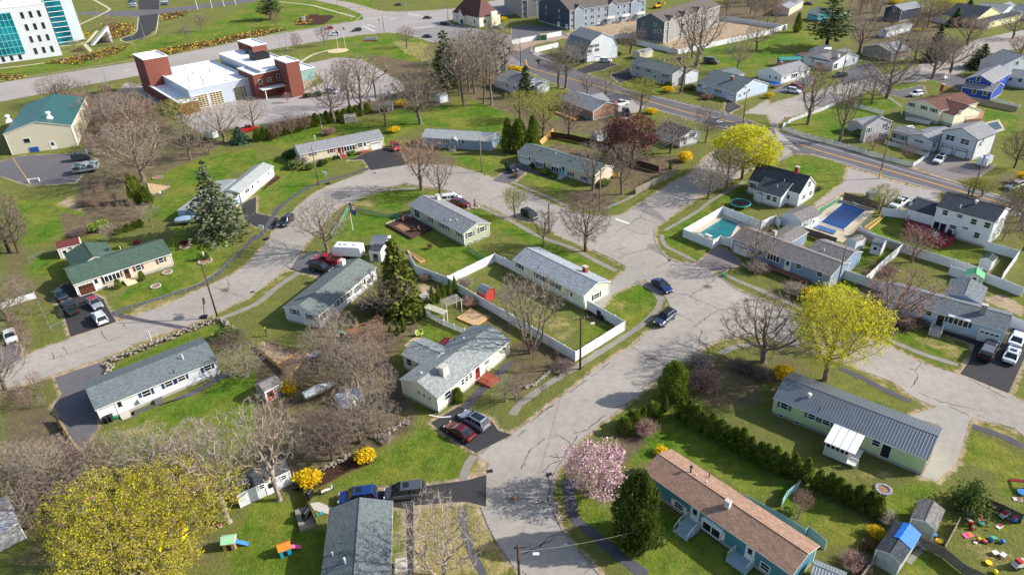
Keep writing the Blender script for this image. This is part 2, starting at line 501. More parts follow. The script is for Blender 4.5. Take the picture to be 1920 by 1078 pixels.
reg_bare('yellow_big',47,10,18,BARK,TWIGY,leaves=(L_OLY,2.9,.15,.15),r=.3,stems=4,bole=.16,shape='flat',m=2600,step=.38,low=.04,twig=(3,.6,.024))
reg_bare('green_haze',51,8,7,BARK,TWIGY,leaves=(L_GRN,.9,.15,.12),r=.17,bole=.22,shape='vase',twig=(3,.5,.024))
reg_bare('plum',53,7,6.6,BARKD,TWIGD,leaves=(L_RED,1.8,.2,.16),r=.18,bole=.22,m=1000)
reg_bare('magnolia',57,6,6.4,BARK,TWIG,leaves=(L_PINK,2.0,.2,.14),r=.14,stems=3,bole=.18,m=800,low=.1)
reg_bare('cherry_bud',59,6,6,BARK,TWIGR,leaves=(L_BUD,.6,.15,.12),r=.14,bole=.2,shape='flat',m=900)
def conifer(name,seed,H,W,matl,tiers=22,perim=16,size=.55,droop=.25,gap=.0,base=.06,power=.9,irr=.2):
 q=random.Random(seed);tr=MB();cr=MB();PW[name]=W*.78
 tr.tube((0,0,-.1),(0,0,H*.97),H*.018,.02,6)
 for i in range(tiers):
  f=base+(1-base)*(i+q.random()*.6)/tiers
  z=H*f;Rr=W/2*(1-f)**power*q.uniform(1-irr,1+irr*.6)+.12
  nb=max(5,int(perim*(1-f)**.5))
  for b in range(nb):
   if q.random()<gap:continue
   a=6.283*(b+q.random()*.7)/nb+i;L=Rr*q.uniform(.75,1.1)
   d=Vector((math.cos(a),math.sin(a),0));k=max(4,int(L/.2))
   e=Vector((-d.y,d.x,0))
   cr.add([Vector((0,0,z+.05)),Vector((0,0,z-.05)),d*L+Vector((0,0,z-droop*L))],[(0,1,2)])
   for j in range(k):
    t=(j+q.random())/k
    if t<.2 and L>1:continue
    p=d*(L*t)+Vector((0,0,z-droop*L*t*t+q.gauss(0,.1)))+e*q.gauss(0,.16*(1+L*.25))
    s=size*q.uniform(.6,1.25)
    dd=(d*q.uniform(.3,1)+e*q.gauss(0,.8)+Vector((0,0,q.uniform(-.5,.35)))).normalized()
    leafface(cr,p,q,s,None,dd)
 reg(name,H,[('trunk',tr.mesh(name+'_trunk',BARKD,True)),('crown',cr.mesh(name+'_crown',matl))])
conifer('spruce',61,11,7,L_SPRUCE,26,15,.6)
conifer('spruce_grey',62,11,8.5,L_SPRUCEB,24,17,.5,.3,.12,.04,.75,.35)
conifer('fir_olive',63,11,7,L_PINE,38,22,.62,.2,0,.03,.7)
conifer('pine',64,16,9,L_SPRUCE,20,12,.7,-.1,.2,.2,.55,.5)
conifer('small_spruce',65,6,3.6,L_SPRUCE,18,12,.42)
conifer('juniper',67,6,7,L_YEW,22,20,.4,.0,.1,.03,.45,.45)
conifer('bluish',68,5,3.6,leaf('needle_blue','50705c','1c3028',.1),20,16,.36)
def columnar(name,seed,H,W,matl,n=1500,size=.26,shape=.55):
 q=random.Random(seed);PW[name]=W*.9;tr=MB();cr=MB();tr.tube((0,0,-.1),(0,0,H*.8),.07,.02,5)
 for i in range(n):
  f=q.random()**1.15;a=q.uniform(0,6.283)
  prof=(1-f)**shape*min(1,.55+f*3)
  lob=1+.16*math.sin(a*3+f*9+seed)+.1*math.sin(a*5-f*14)
  rr=W/2*prof*lob*(q.random()**.35)
  d=Vector((math.cos(a)*.5,math.sin(a)*.5,q.uniform(.5,1.3))).normalized()
  leafface(cr,Vector((rr*math.cos(a),rr*math.sin(a),.1+f*(H-.15))),q,size*q.uniform(.6,1.3),None,d)
 reg(name,H,[('trunk',tr.mesh(name+'_trunk',BARKD)),('crown',cr.mesh(name+'_crown',matl))])
columnar('arborvitae',71,3.6,1.7,L_ARB)
columnar('arborvitae_wide',72,3.4,2.1,L_ARB,1900)
columnar('arborvitae_slim',73,3.2,1.0,L_ARB,900,.22)
columnar('cedar_tall',74,7,2.8,L_ARB,2600,.34)
columnar('round_cedar',75,5.5,4.0,L_ARBL,4200,.32,.3)
columnar('yew_big',77,8,6.6,L_YEW,7000,.42,.42)
columnar('dwarf_conifer',76,1.6,1.2,L_ARBL,700,.18,.4)
def shrub(name,seed,matl,n=900,size=.16,flat=.8,lobes=7,stems=True):
 """unit shrub: 1 m across, flat m high"""
 q=random.Random(seed);cr=MB();tr=MB()
 for i in range(9):
  a=q.uniform(0,6.28);tr.tube((0,0,0),(math.cos(a)*.3,math.sin(a)*.3,flat*.7),.012,.006,3)
 cs=[Vector((q.uniform(-.22,.22),q.uniform(-.22,.22),flat*q.uniform(.4,.62)))for _ in range(lobes)]
 for i in range(n):
  c=cs[i%lobes];v=Vector((q.gauss(0,1),q.gauss(0,1),q.gauss(0,1))).normalized()*(q.random()**.3)*q.choice((.26,.3,.36))
  p=c+Vector((v.x,v.y,v.z*flat));p.z=max(.02,p.z)
  leafface(cr,p,q,size*q.uniform(.5,1.2))
 reg(name,1,[('stems',tr.mesh(name+'_stems',BARK)),('foliage',cr.mesh(name+'_foliage',matl))])
shrub('forsythia',81,L_FORS,1500,.1)
shrub('green_shrub',82,L_BOX,1000,.13)
shrub('bright_shrub',83,L_ARBL,1000,.13)
shrub('red_shrub',84,L_RED,900,.12)
shrub('dry_shrub',85,L_DRY,700,.11)
shrub('yew_shrub',86,L_YEW,1000,.14)
def twiggy(name,seed,tm,n=260,flat=.8):
 q=random.Random(seed);tr=MB();cr=MB()
 for i in range(n):
  a=q.uniform(0,6.28);sp=q.random()**.6;e=Vector((math.cos(a)*.45*sp,math.sin(a)*.45*sp,flat*q.uniform(.6,1)*(1-.45*sp*sp)))
  b=Vector((math.cos(a)*.06,math.sin(a)*.06,0));m=b.lerp(e,.5)+Vector((0,0,.08));w=any_perp(e-b,q)*.007
  (tr if i<14 else cr).add([b-w,b+w,m+w,m-w,e],[(0,1,2,3),(3,2,4)])
  for _ in range(4):
   t0=q.uniform(.4,1);p=m.lerp(e,(t0-.4)/.6);d=Vector((q.gauss(0,.1),q.gauss(0,.1),q.gauss(.04,.08)));w2=w*.8
   cr.add([p-w2,p+w2,p+d],[(0,1,2)])
 reg(name,1,[('stems',tr.mesh(name+'_stems',BARK)),('twigs',cr.mesh(name+'_twigs',tm))])
twiggy('bare_shrub',91,TWIG);twiggy('bare_shrub_red',92,TWIGR);twiggy('bare_shrub_dark',93,TWIGD);twiggy('bare_shrub_pale',94,TWIGL)
NAMES=dict(forsythia='forsythia_bush',green_shrub='green_shrub',bright_shrub='green_shrub',red_shrub='red_shrub',dry_shrub='dry_shrub',yew_shrub='evergreen_shrub',bare_shrub='bare_shrub',bare_shrub_red='bare_shrub',bare_shrub_dark='bare_shrub',bare_shrub_pale='bare_shrub',arborvitae='arborvitae',arborvitae_wide='arborvitae',arborvitae_slim='arborvitae',cedar_tall='cedar_tree',round_cedar='cedar_tree',dwarf_conifer='dwarf_conifer',spruce='spruce_tree',spruce_grey='spruce_tree',fir_olive='fir_tree',pine='pine_tree',small_spruce='spruce_tree',yew_big='yew_tree',juniper='juniper_bush',bluish='spruce_tree',yellow_maple='yellow_tree',yellow_dense='yellow_tree',yellow_big='yellow_tree',green_haze='budding_tree',plum='plum_tree',magnolia='magnolia_tree',cherry_bud='cherry_tree',thicket='thicket_sapling',thicket_red='thicket_sapling',birch='birch_tree')
def plant_at(kind,loc,h,label,group=None,w=None,cat=None,rz=None):
 H,parts=PROTO[kind]
 nm=NAMES.get(kind,'bare_tree')
 if cat is None:cat='bush' if('shrub' in nm or 'bush' in nm or nm=='dwarf_conifer')else 'sapling' if nm=='thicket_sapling' else 'tree'
 t=thing(nm,label,cat,(loc[0],loc[1],0),rnd.uniform(0,6.283)if rz is None else rz,group)
 k=h/H;kw=(w if w else k*rnd.uniform(.95,1.1))
 if H==1:k=h/.95
 t.scale=(kw,kw,k)
 for pn,me in parts:link(pn,me,t)
 return t
def plant(kind,s,h,label,group=None,w=None,**k):
 """foot given by a survey point; w = width in metres for unit shrubs or horizontal scale"""
 return plant_at(kind,g1(s),h,label,group,w,**k)
def in_poly(p,poly):
 c=False;n=len(poly)
 for i in range(n):
  a,b=poly[i],poly[i-1]
  if(a.y>p.y)!=(b.y>p.y)and p.x<(b.x-a.x)*(p.y-a.y)/(b.y-a.y)+a.x:c=not c
 return c
def scatter(s,n,kinds,hr,label,group,mind=1.5,wr=None,seed=1):
 poly=gs(s);q=random.Random(seed);pts=[]
 x0,x1=min(p.x for p in poly),max(p.x for p in poly);y0,y1=min(p.y for p in poly),max(p.y for p in poly)
 tries=0
 while len(pts)<n and tries<n*60:
  tries+=1;p=Vector((q.uniform(x0,x1),q.uniform(y0,y1)))
  if in_poly(p,poly)and all((p-o).length>mind for o in pts):pts.append(p)
 for p in pts:plant_at(q.choice(kinds),p,q.uniform(*hr),label,group,q.uniform(*wr)if wr else None)
def row(kind,s,step,h,label,group,w=None,jit=.1,seed=1):
 line=gs(s);q=random.Random(seed);d=0
 for a,b in zip(line,line[1:]):
  L=(b-a).length
  while d<L:
   p=a.lerp(b,d/L)+Vector((q.uniform(-jit,jit),q.uniform(-jit,jit)))
   plant_at(kind if isinstance(kind,str)else q.choice(kind),p,h*q.uniform(.88,1.12),label,group,w*q.uniform(.9,1.12)if w else None);d+=step*q.uniform(.92,1.08)
  d-=L
CARS=dict(sedan=(4.75,1.82,1.45,[(0,.62),(.03,.88),(.2,.95),(.3,.97),(.66,.95),(.8,.87),(.96,.68),(1,.5)],(.12,.73),(.3,.56)),hatch=(4.3,1.8,1.5,[(0,.65),(.03,.95),(.3,.98),(.66,.97),(.8,.9),(.96,.72),(1,.52)],(.03,.75),(.14,.55)),suv=(4.7,1.88,1.72,[(0,.7),(.02,1.05),(.3,1.1),(.66,1.08),(.76,1.03),(.96,.88),(1,.6)],(.02,.75),(.1,.58)),minivan=(5.1,1.95,1.75,[(0,.65),(.02,1.0),(.3,1.03),(.7,1.02),(.82,.95),(.96,.78),(1,.55)],(.02,.82),(.08,.6)),van=(5.6,2.0,2.3,[(0,.65),(.01,1.2),(.3,1.2),(.8,1.2),(.86,1.1),(.97,.95),(1,.6)],(.01,.86),(.02,.74)),jeep=(4.2,1.87,1.83,[(0,.75),(.02,1.1),(.3,1.15),(.62,1.15),(.68,1.12),(.97,1.05),(1,.75)],(.02,.66),(.05,.58)),pickup=(5.7,1.98,1.88,[(0,.75),(.01,1.1),(.3,1.12),(.62,1.15),(.72,1.12),(.96,1.02),(1,.65)],(.38,.75),(.43,.62)))
_CM={}
def car_meshes(kind,cap=False):
 key=(kind,cap)
 if key in _CM:return _CM[key]
 L,W,H,prof,cb,rf=CARS[kind];o={}
 X=lambda f:(f-.5)*L
 b=MB()
 def zt(f):
  for(a,za),(c,zc)in zip(prof,prof[1:]):
   if a<=f<=c:return za+(zc-za)*(f-a)/(c-a)
 fr=sorted(set([p[0]for p in prof]+[.1,.5,.9]))
 if kind=='pickup' and not cap:fr=[f for f in fr]
 secs=[]
 for f in fr:
  e=min(f,1-f);hw=W/2*(1-.16*max(0,1-e/.1)**2);z=zt(f);zb=.24+.1*max(0,1-e/.06)
  zm=zb+(z-zb)*.55
  secs.append([(X(f),-hw*.93,zb),(X(f),-hw,zm),(X(f),-hw*.97,z-.08),(X(f),-hw*.88,z),(X(f),0,z+.025),(X(f),hw*.88,z),(X(f),hw*.97,z-.08),(X(f),hw,zm),(X(f),hw*.93,zb)])
 vs=[p for s_ in secs for p in s_];n=9;fs=[]
 for i in range(len(secs)-1):
  for j in range(n-1):fs.append((i*n+j,i*n+j+1,(i+1)*n+j+1,(i+1)*n+j))
  fs.append((i*n+n-1,i*n,(i+1)*n,(i+1)*n+n-1))
 fs.append(tuple(range(n)));k=(len(secs)-1)*n;fs.append(tuple(range(k+n-1,k-1,-1)))
 b.add(vs,fs)
 bz=zt(.5)
 wb,wt=W*.46,W*.385
 r0,r1=X(rf[0]),X(rf[1]);c0,c1=X(cb[0]),X(cb[1])
 roof=[(r0,-wt,H-.07),(r1,-wt,H-.07),(r1,wt,H-.07),(r0,wt,H-.07),(r0+.12,-wt*.86,H),(r1-.1,-wt*.86,H),(r1-.1,wt*.86,H),(r0+.12,wt*.86,H)]
 b.add(roof,[(0,3,2,1),(4,5,6,7),(0,1,5,4),(1,2,6,5),(2,3,7,6),(3,0,4,7)])
 zc0,zc1=zt(max(cb[0],.02))-.03,zt(cb[1])-.03
 for sy in(-1,1):
  b.tube((c1,sy*wb,zc1),(r1,sy*wt,H-.06),.05,.04,4);b.tube((c0,sy*wb,zc0),(r0,sy*wt,H-.06),.09,.07,4)
  for f in((.5,)if kind in('pickup','jeep')else(.42,.6)if kind in('minivan','suv','van')else(.5,)):
   xb=c0+(c1-c0)*f;xr=r0+(r1-r0)*f;b.tube((xb,sy*wb*1.01,bz-.02),(xr,sy*wt*1.01,H-.06),.045,.04,4)
 if kind=='pickup':
  pass
 o['body']=b.mesh(kind+'_body');k=.98
 def quad(a,c):q=MB();q.add(a,[(0,1,2,3)]);return q.mesh(c,GLASS)
 o['windshield']=quad([(c1,-wb*.94,zc1+.03),(c1,wb*.94,zc1+.03),(r1+.01,wt*.95,H-.08),(r1+.01,-wt*.95,H-.08)],kind+'_ws')
 o['rear_window']=quad([(c0,wb*.94,zc0+.04),(c0,-wb*.94,zc0+.04),(r0-.01,-wt*.93,H-.09),(r0-.01,wt*.93,H-.09)],kind+'_rw')
 for sy,nm in((-1,'sl'),(1,'sr')):
  a=[(c0,sy*wb,zc0+.02),(c1,sy*wb,zc1+.02),(r1,sy*wt,H-.07),(r0,sy*wt,H-.07)]
  q=MB();q.add([a[0],((c0+c1)/2,sy*wb,bz),a[1],a[2],a[3]],[(0,1,2,3,4)]if sy<0 else[(4,3,2,1,0)]);o['side_window'+nm]=q.mesh(kind+nm,GLASS)
 zh=zt(.96)-.12
 for sy,nm in((-1,'l'),(1,'r')):
  q=MB();q.box((X(.985),sy*W*.33,zh),(.12,.34,.14),LAMP);o['headlight'+nm]=q.mesh(kind+'hl'+nm,LAMP)
  q=MB();q.box((X(.012),sy*W*.37,zt(.02)-.16),(.1,.26,.2),TAIL);o['tail_light'+nm]=q.mesh(kind+'tl'+nm,TAIL)
  q=MB();q.box((c1-.1,sy*(W/2+.07),zc1+.08),(.14,.16,.13),BLACK);o['mirror'+nm]=q.mesh(kind+'mi'+nm,BLACK)
 q=MB();q.box((X(1)-.01,0,.5),(.06,W*.6,.24),BLACK);o['grille']=q.mesh(kind+'gr',BLACK)
 q=MB();q.box((X(0)-.005,0,.42),(.05,W*.8,.16),BLACK);o['bumper']=q.mesh(kind+'bu',BLACK)
 rw=.36 if kind in('jeep','pickup')else .33
 o['wheels']=(rw,[(X(.19),-1),(X(.19),1),(X(.81),-1),(X(.81),1)],W)
 q=MB();q.tube((0,-.11,0),(0,.11,0),rw,rw,14);o['tyre']=q.mesh(kind+'_tyre',RUBBER)
 q=MB();q.tube((0,-.125,0),(0,.125,0),rw*.62,rw*.62,10);o['rim']=q
 if kind=='pickup':
  q=MB();q.box((X(.19),0,zt(.2)+.035),(L*.33,W*.78,.05),BLACK);o['bed']=q.mesh('pickup_bed',BLACK)
  q=MB()
  for sy in(-1,1):q.box((X(.19),sy*W*.445,zt(.2)+.09),(L*.37,.1,.2),None)
  q.box((X(.012),0,zt(.2)+.05),(.08,W*.8,.22),None);q.box((X(.368),0,zt(.2)+.09),(.07,W*.8,.2),None);o['bed_rail']=q.mesh('pickup_rail')
 _CM[key]=o
 return o
_PM={}
def car(kind,s,colour,label,cname,cat=None,roof=None,group=None,name=None,rim=None,scale=1.0):
 """s: survey points of the rear and the front of the car (at mid height)"""
 a,b=gs(s,.7);c=(a+b)/2;d=b-a
 names=dict(sedan='parked_car',hatch='parked_car',suv='parked_suv',minivan='parked_minivan',van='parked_van',jeep='parked_jeep',pickup='pickup_truck')
 o=thing(name or names[kind],label,cat or('car' if kind in('sedan','hatch')else 'SUV' if kind in('suv','jeep')else 'van' if kind in('van','minivan')else 'pickup'),(c.x,c.y,.035),math.atan2(d.y,d.x),group)
 o.scale=(scale,)*3
 ms=car_meshes(kind);pm=paint(cname,colour)
 def painted(key,mt):
  k=(kind,key,mt.name)
  if k not in _PM:
   me=ms[key].copy();me.materials.clear();me.materials.append(mt);_PM[k]=me
  return _PM[k]
 link('body',painted('body',pm),o)
 for k in('windshield','rear_window','side_windowsl','side_windowsr','headlightl','headlightr','tail_lightl','tail_lightr','mirrorl','mirrorr','grille','bumper'):
  nm=k
  for suf in('sl','sr'):
   if k=='side_window'+suf:nm='side_window'
  if k[:-1]in('headlight','tail_light','mirror'):nm=k[:-1]
  link(nm,ms[k],o)
 if kind=='pickup':
  bd=link('bed',ms['bed'],o);link('bed_rail',painted('bed_rail',pm),bd)
 if roof:
  L,W,H,prof,cb,rf=CARS[kind];q=MB();x0,x1=(rf[0]-.5)*L,(rf[1]-.5)*L
  if roof=='sunroof':q.box((x0+(x1-x0)*.72,0,H+.012),(.7,.85,.03));q.build('sunroof',GLASS,o)
  elif roof=='rails':
   for sy in(-1,1):q.box(((x0+x1)/2,sy*W*.31,H+.03),((x1-x0)*.9,.05,.06))
   q.build('roof_rail',STEEL,o)
  elif roof=='black':q.box(((x0+x1)/2,0,H+.015),((x1-x0)*.93,W*.64,.04));q.build('roof_panel',BLACK,o)
  elif roof=='cross':
   for f in(.2,.4,.6,.8):q.box((x0+(x1-x0)*f,0,H+.04),(.07,W*.6,.06))
   q.build('roof_rack',STEEL,o)
  elif roof=='stripe':q.box(((x0+x1)/2,0,H+.012),((x1-x0)*.95,W*.7,.03));q.build('roof_panel',paint('crimson','b01626'),o)
  elif roof=='moon':q.box(((x0+x1)/2,0,H+.012),((x1-x0)*.8,W*.55,.03));q.build('glass_roof',GLASS,o)
 rw,ws,W=ms['wheels']
 rk=('rim',rim or 'a')
 if(kind,rk)not in _PM:_PM[(kind,rk)]=ms['rim'].mesh(kind+'_rim',DARKALLOY if rim else ALLOY)
 for x,sy in ws:
  w=link('wheel',ms['tyre'],o,(x,sy*(W/2-.1),rw));link('rim',_PM[(kind,rk)],w)
 return o
_WM={}
def _ring(mb,w,h,t,y0,y1,m=None):
 mb.box((0,(y0+y1)/2,h/2+t/2),(w+2*t,y1-y0,t),m);mb.box((0,(y0+y1)/2,-h/2-t/2),(w+2*t,y1-y0,t),m)
 for s in(-1,1):mb.box((s*(w/2+t/2),(y0+y1)/2,0),(t,y1-y0,h),m)
def opening(kind,w,h,fm,extra=None):
 """meshes in the wall frame: x along the wall, -y outward, origin at the opening's centre -> list of (part, mesh, child meshes)"""
 key=(kind,w,h,fm.name,extra)
 if key in _WM:return _WM[key]
 out=[];f=MB();p=MB();nm=f'{kind}_{w}_{h}'
 if kind in 'wpf':
  _ring(f,w,h,.09 if kind!='f' else .05,-.07,.0)
  if kind=='w':f.box((0,-.05,0),(w,.04,.05));
  if kind=='w' and w>1.4:f.box((0,-.055,0),(.08,.05,h))
  p.add([(-w/2,-.02,-h/2),(w/2,-.02,-h/2),(w/2,-.02,h/2),(-w/2,-.02,h/2)],[(0,1,2,3)])
  out.append(('window',f.mesh(nm,fm),[('pane',p.mesh(nm+'p',GLASS))]))
 elif kind=='b':
  n=extra or 4;_ring(f,w,h,.1,-.32,.0)
  for i in range(1,n):f.box((-w/2+w*i/n,-.29,0),(.11,.06,h))
  f.add([(-w/2-.2,0,h/2+.3),(w/2+.2,0,h/2+.3),(w/2+.2,-.4,h/2+.102),(-w/2-.2,-.4,h/2+.102)],[(3,2,1,0)])
  p.add([(-w/2,-.24,-h/2),(w/2,-.24,-h/2),(w/2,-.24,h/2),(-w/2,-.24,h/2)],[(0,1,2,3)])
  out.append(('bow_window',f.mesh(nm,fm),[('pane',p.mesh(nm+'p',GLASS))]))
 elif kind in 'dD':
  _ring(f,w,h,.09,-.07,0)
  d=MB();d.box((0,-.03,0),(w,.04,h));
  ch=[('door_panel',d.mesh(nm+'d',extra or WHITE))]
  g=MB()
  if kind=='D':
   for s in(-1,1):g.box((s*w/4,-.06,.05),(w/2-.16,.02,h-.3))
  else:g.box((0,-.06,h*.2),(w*.55,.02,h*.42))
  ch.append(('pane',g.mesh(nm+'g',GLASS)))
  if kind=='d':
   k=MB();k.box((w*.36,-.08,-.05),(.07,.06,.1));ch.append(('handle',k.mesh(nm+'k',CHROME)))
  out.append(('door',f.mesh(nm,fm),ch))
 elif kind=='g':
  _ring(f,w,h,.12,-.06,0)
  d=MB();d.box((0,-.02,0),(w,.03,h))
  for i in range(1,4):d.box((0,-.045,-h/2+h*i/4),(w,.02,.03))
  g=MB()
  for i in range(4):
   for j in(range(6)if h>3 else(0,)):g.box((-w/2+w*(i+.5)/4,-.05,h*(.27 if h<3 else-.42+j*.165)),(w/4*.72,.02,h*(.13 if h<3 else .085)))
  out.append(('garage_door',d.mesh(nm,extra or WHITE),[('door_frame',f.mesh(nm+'f',fm)),('pane',g.mesh(nm+'g',GLASS))]))
 elif kind=='v':
  f.box((0,-.03,0),(w,.05,h));out.append(('gable_vent',f.mesh(nm,fm),[]))
 _WM[key]=out;return out
class House:
 def __init__(s,name,label,cat,F,he,roof,wall,B=None,ridge=None,w=None,slope=.36,axis='x',oh=.35,og=.22,found=.45,trim=None,group=None,base=False,style='gable',near=False):
  z=0 if base else he
  a,b=gs(F,z)
  u=(b-a).normalized();n=Vector((-u.y,u.x))
  if n.dot(a)<0:n=-n
  s.flip=(u.x*n.y-u.y*n.x)<0
  if s.flip:a,b=b,a;u=-u
  s.L=(b-a).length
  if B:W=max(abs((g1(B,z)-a).dot(n)),abs((g1(B,z)-a).dot(n)))
  elif ridge:
   W=7
   for _ in range(40):W=.5*W+.5*2*(g1(ridge,he+slope*W/2)-a).dot(n)
  else:W=w
  s.W=W;s.he=he;s.u=u;s.n=n;s.o=a+u*s.L/2+n*(-W if near else W)/2
  s.rz=math.atan2(u.y,u.x)
  s.t=thing(name,label,cat,(s.o.x,s.o.y,0),s.rz,group)
  s.roofm,s.wallm,s.trimm=roof,wall,trim or TRIM
  s.walls=[];s.planes=[]
  s.mw,s.mr,s.mt,s.mf=MB(),MB(),MB(),MB()
  s.kids=[];s.rk=[]
  s.found=found
  s.block(-s.L/2,s.L/2,-W/2,W/2,axis,he,slope,oh,og,style)
 def loc(s,p):
  d=Vector((p[0],p[1]))-s.o;return Vector((d.dot(s.u),d.dot(s.n)))
 def wing(s,px,he,slope=.36,axis='y',style='gable',extend=(0,0,0,0),wall=None,oh=.3,og=.2,z=None):
  p=[s.loc(G(q,he if z is None else z))for q in P(px)]
  x0,x1=min(q.x for q in p)+extend[0],max(q.x for q in p)+extend[1];y0,y1=min(q.y for q in p)+extend[2],max(q.y for q in p)+extend[3]
  s.block(x0,x1,y0,y1,axis,he,slope,oh,og,style,wall);return x0,x1,y0,y1
 def block(s,x0,x1,y0,y1,axis,he,slope,oh=.35,og=.2,style='gable',wall=None):
  wl=wall or s.wallm;f0=s.found
  sx,sy=(og,oh)if axis=='x' else(oh,og)
  if style=='flat':sx=sy=.0
  a0,a1,b0,b1=x0+sx,x1-sx,y0+sy,y1-sy
  top=he-.02+(slope*oh if style=='gable' else 0)
  if style=='gable' and slope>.6:top=he+slope*oh-.1
  ring=[(a0,b0),(a1,b0),(a1,b1),(a0,b1)]
  half=(y1-y0)/2 if axis=='x' else(x1-x0)/2;rise=half*slope
  if style=='flat':top=he;rise=0
  for i in range(4):
   p,q=ring[i],ring[(i+1)%4]
   gab=(style in('gable','gambrel'))and((axis=='x' and i in(1,3))or(axis=='y' and i in(0,2)))
   pts=[(p[0],p[1],f0),(q[0],q[1],f0),(q[0],q[1],top),(p[0],p[1],top)]
   if gab:
    mx,my=(p[0]+q[0])/2,(p[1]+q[1])/2
    if style=='gambrel':
     k=.68;gz=he+half*1.5*(1-k)
     e0=(p[0]+(q[0]-p[0])*(1-k)/2,p[1]+(q[1]-p[1])*(1-k)/2,gz-.05);e1=(q[0]-(q[0]-p[0])*(1-k)/2,q[1]-(q[1]-p[1])*(1-k)/2,gz-.05)
     pts=pts[:3]+[e1,(mx,my,gz+half*k*.45-.08),e0]+pts[3:]
    else:pts=pts[:3]+[(mx,my,he+rise-.05)]+pts[3:]
   s.mw.face(pts,wl[i]if isinstance(wl,list)else wl)
   dx,dy=q[0]-p[0],q[1]-p[1];l=math.hypot(dx,dy)
   s.walls.append((Vector(p),Vector((dx/l,dy/l)),l,top+(rise*.6 if gab else 0)))
   if f0>0:s.mf.face([(p[0]+.03*(1 if p[0]==a0 else-1),p[1]+.03*(1 if p[1]==b0 else-1),-.1),(q[0]+.03*(1 if q[0]==a0 else-1),q[1]+.03*(1 if q[1]==b0 else-1),-.1),(q[0]+.03*(1 if q[0]==a0 else-1),q[1]+.03*(1 if q[1]==b0 else-1),f0+.01),(p[0]+.03*(1 if p[0]==a0 else-1),p[1]+.03*(1 if p[1]==b0 else-1),f0+.01)],None)
  if style!='flat':
   for(cx,cy)in ring:
    s.mt.box((cx,cy,(f0+top)/2-.02),(.13,.13,top-f0-.06))
  T=.13
  if style=='flat':
   s.mr.face([(x0,y0,he-.25),(x1,y0,he-.25),(x1,y1,he-.25),(x0,y1,he-.25)],s.roofm,[(x0,y0),(x1,y0),(x1,y1),(x0,y1)])
   for(cx,cy,lx,ly)in(((x0+x1)/2,y0,x1-x0+.3,.3),((x0+x1)/2,y1,x1-x0+.3,.3),(x0,(y0+y1)/2,.3,y1-y0-.3),(x1,(y0+y1)/2,.3,y1-y0-.3)):
    s.mt.box((cx,cy,he-.05),(lx,ly,.3))
   s.planes.append((Vector((0,0,1)),he-.25,(x0,x1,y0,y1)));return
  def slab(pts,uv):
   s.mr.face(pts,s.roofm,uv)
   lo=[(p[0],p[1],p[2]-T)for p in pts];s.mt.face(lo[::-1])
   for i in range(len(pts)):
    j=(i+1)%len(pts);s.mt.face([lo[i],lo[j],pts[j],pts[i]])
  zr=he+rise;sl=math.hypot(1,slope)
  if axis=='x':
   ym=(y0+y1)/2
   if style=='hip':
    h=min(half,(x1-x0)/2-.2)
    A,B2=(x0+h,ym,zr),(x1-h,ym,zr)
    for pts in([(x0,y0,he),(x1,y0,he),B2,A],[(x1,y1,he),(x0,y1,he),A,B2],[(x1,y0,he),(x1,y1,he),B2],[(x0,y1,he),(x0,y0,he),A]):
     d=Vector(pts[1])-Vector(pts[0]);d.normalize();o=Vector(pts[0])
     uv=[((Vector(p)-o).dot(d),((Vector(p)-o)-d*(Vector(p)-o).dot(d)).length)for p in pts];slab(pts,uv)
   elif style=='gambrel':
    k=.68;gy=half*k;gz=he+half*1.5*(1-k);zr=gz+gy*.45
    for sg in(-1,1):
     e,g=ym+sg*half,ym+sg*gy
     for(ya,za,yb,zb)in((e,he,g,gz),(g,gz,ym,zr)):
      ln=math.hypot(ya-yb,zb-za);pts=[(x0,ya,za),(x1,ya,za),(x1,yb,zb),(x0,yb,zb)];uv=[(x0,0),(x1,0),(x1,ln),(x0,ln)]
      if sg>0:pts=pts[::-1];uv=uv[::-1]
      slab(pts,uv)
   else:
    ln=half*sl
    slab([(x0,y0,he),(x1,y0,he),(x1,ym,zr),(x0,ym,zr)],[(x0,0),(x1,0),(x1,ln),(x0,ln)])
    slab([(x1,y1,he),(x0,y1,he),(x0,ym,zr),(x1,ym,zr)],[(x1,0),(x0,0),(x0,ln),(x1,ln)])
    s.mr.tube((x0,ym,zr-.01),(x1,ym,zr-.01),.06,.06,5,s.roofm)
   s.planes.append(('x',x0,x1,y0,y1,he,slope))
  else:
   xm=(x0+x1)/2;ln=half*sl
   slab([(x0,y1,he),(x0,y0,he),(xm,y0,zr),(xm,y1,zr)],[(y1,0),(y0,0),(y0,ln),(y1,ln)])
   slab([(x1,y0,he),(x1,y1,he),(xm,y1,zr),(xm,y0,zr)],[(y0,0),(y1,0),(y1,ln),(y0,ln)])
   s.mr.tube((xm,y0,zr-.01),(xm,y1,zr-.01),.06,.06,5,s.roofm)
   s.planes.append(('y',x0,x1,y0,y1,he,slope))
 def _lray(s,p):
  d=ray(p);o=s.loc((0,0))
  return Vector((o.x,o.y,CAMH)),Vector((d.x*s.u.x+d.y*s.u.y,d.x*s.n.x+d.y*s.n.y,d.z))
 def whit(s,p):
  o,d=s._lray(p);best=None
  for(a,t,l,top)in s.walls:
   nn=Vector((t.y,-t.x));dn=d.x*nn.x+d.y*nn.y
   if dn>=-1e-6:continue
   k=((a.x-o.x)*nn.x+(a.y-o.y)*nn.y)/dn
   h=o+d*k;uu=(h.x-a.x)*t.x+(h.y-a.y)*t.y
   viol=max(0,-uu,uu-l)+max(0,-h.z,h.z-top)
   sc=viol*40+k*CAMH*.02
   if best is None or sc<best[0]:best=(sc,a,t,l,top,uu,h.z)
  return best[1:]
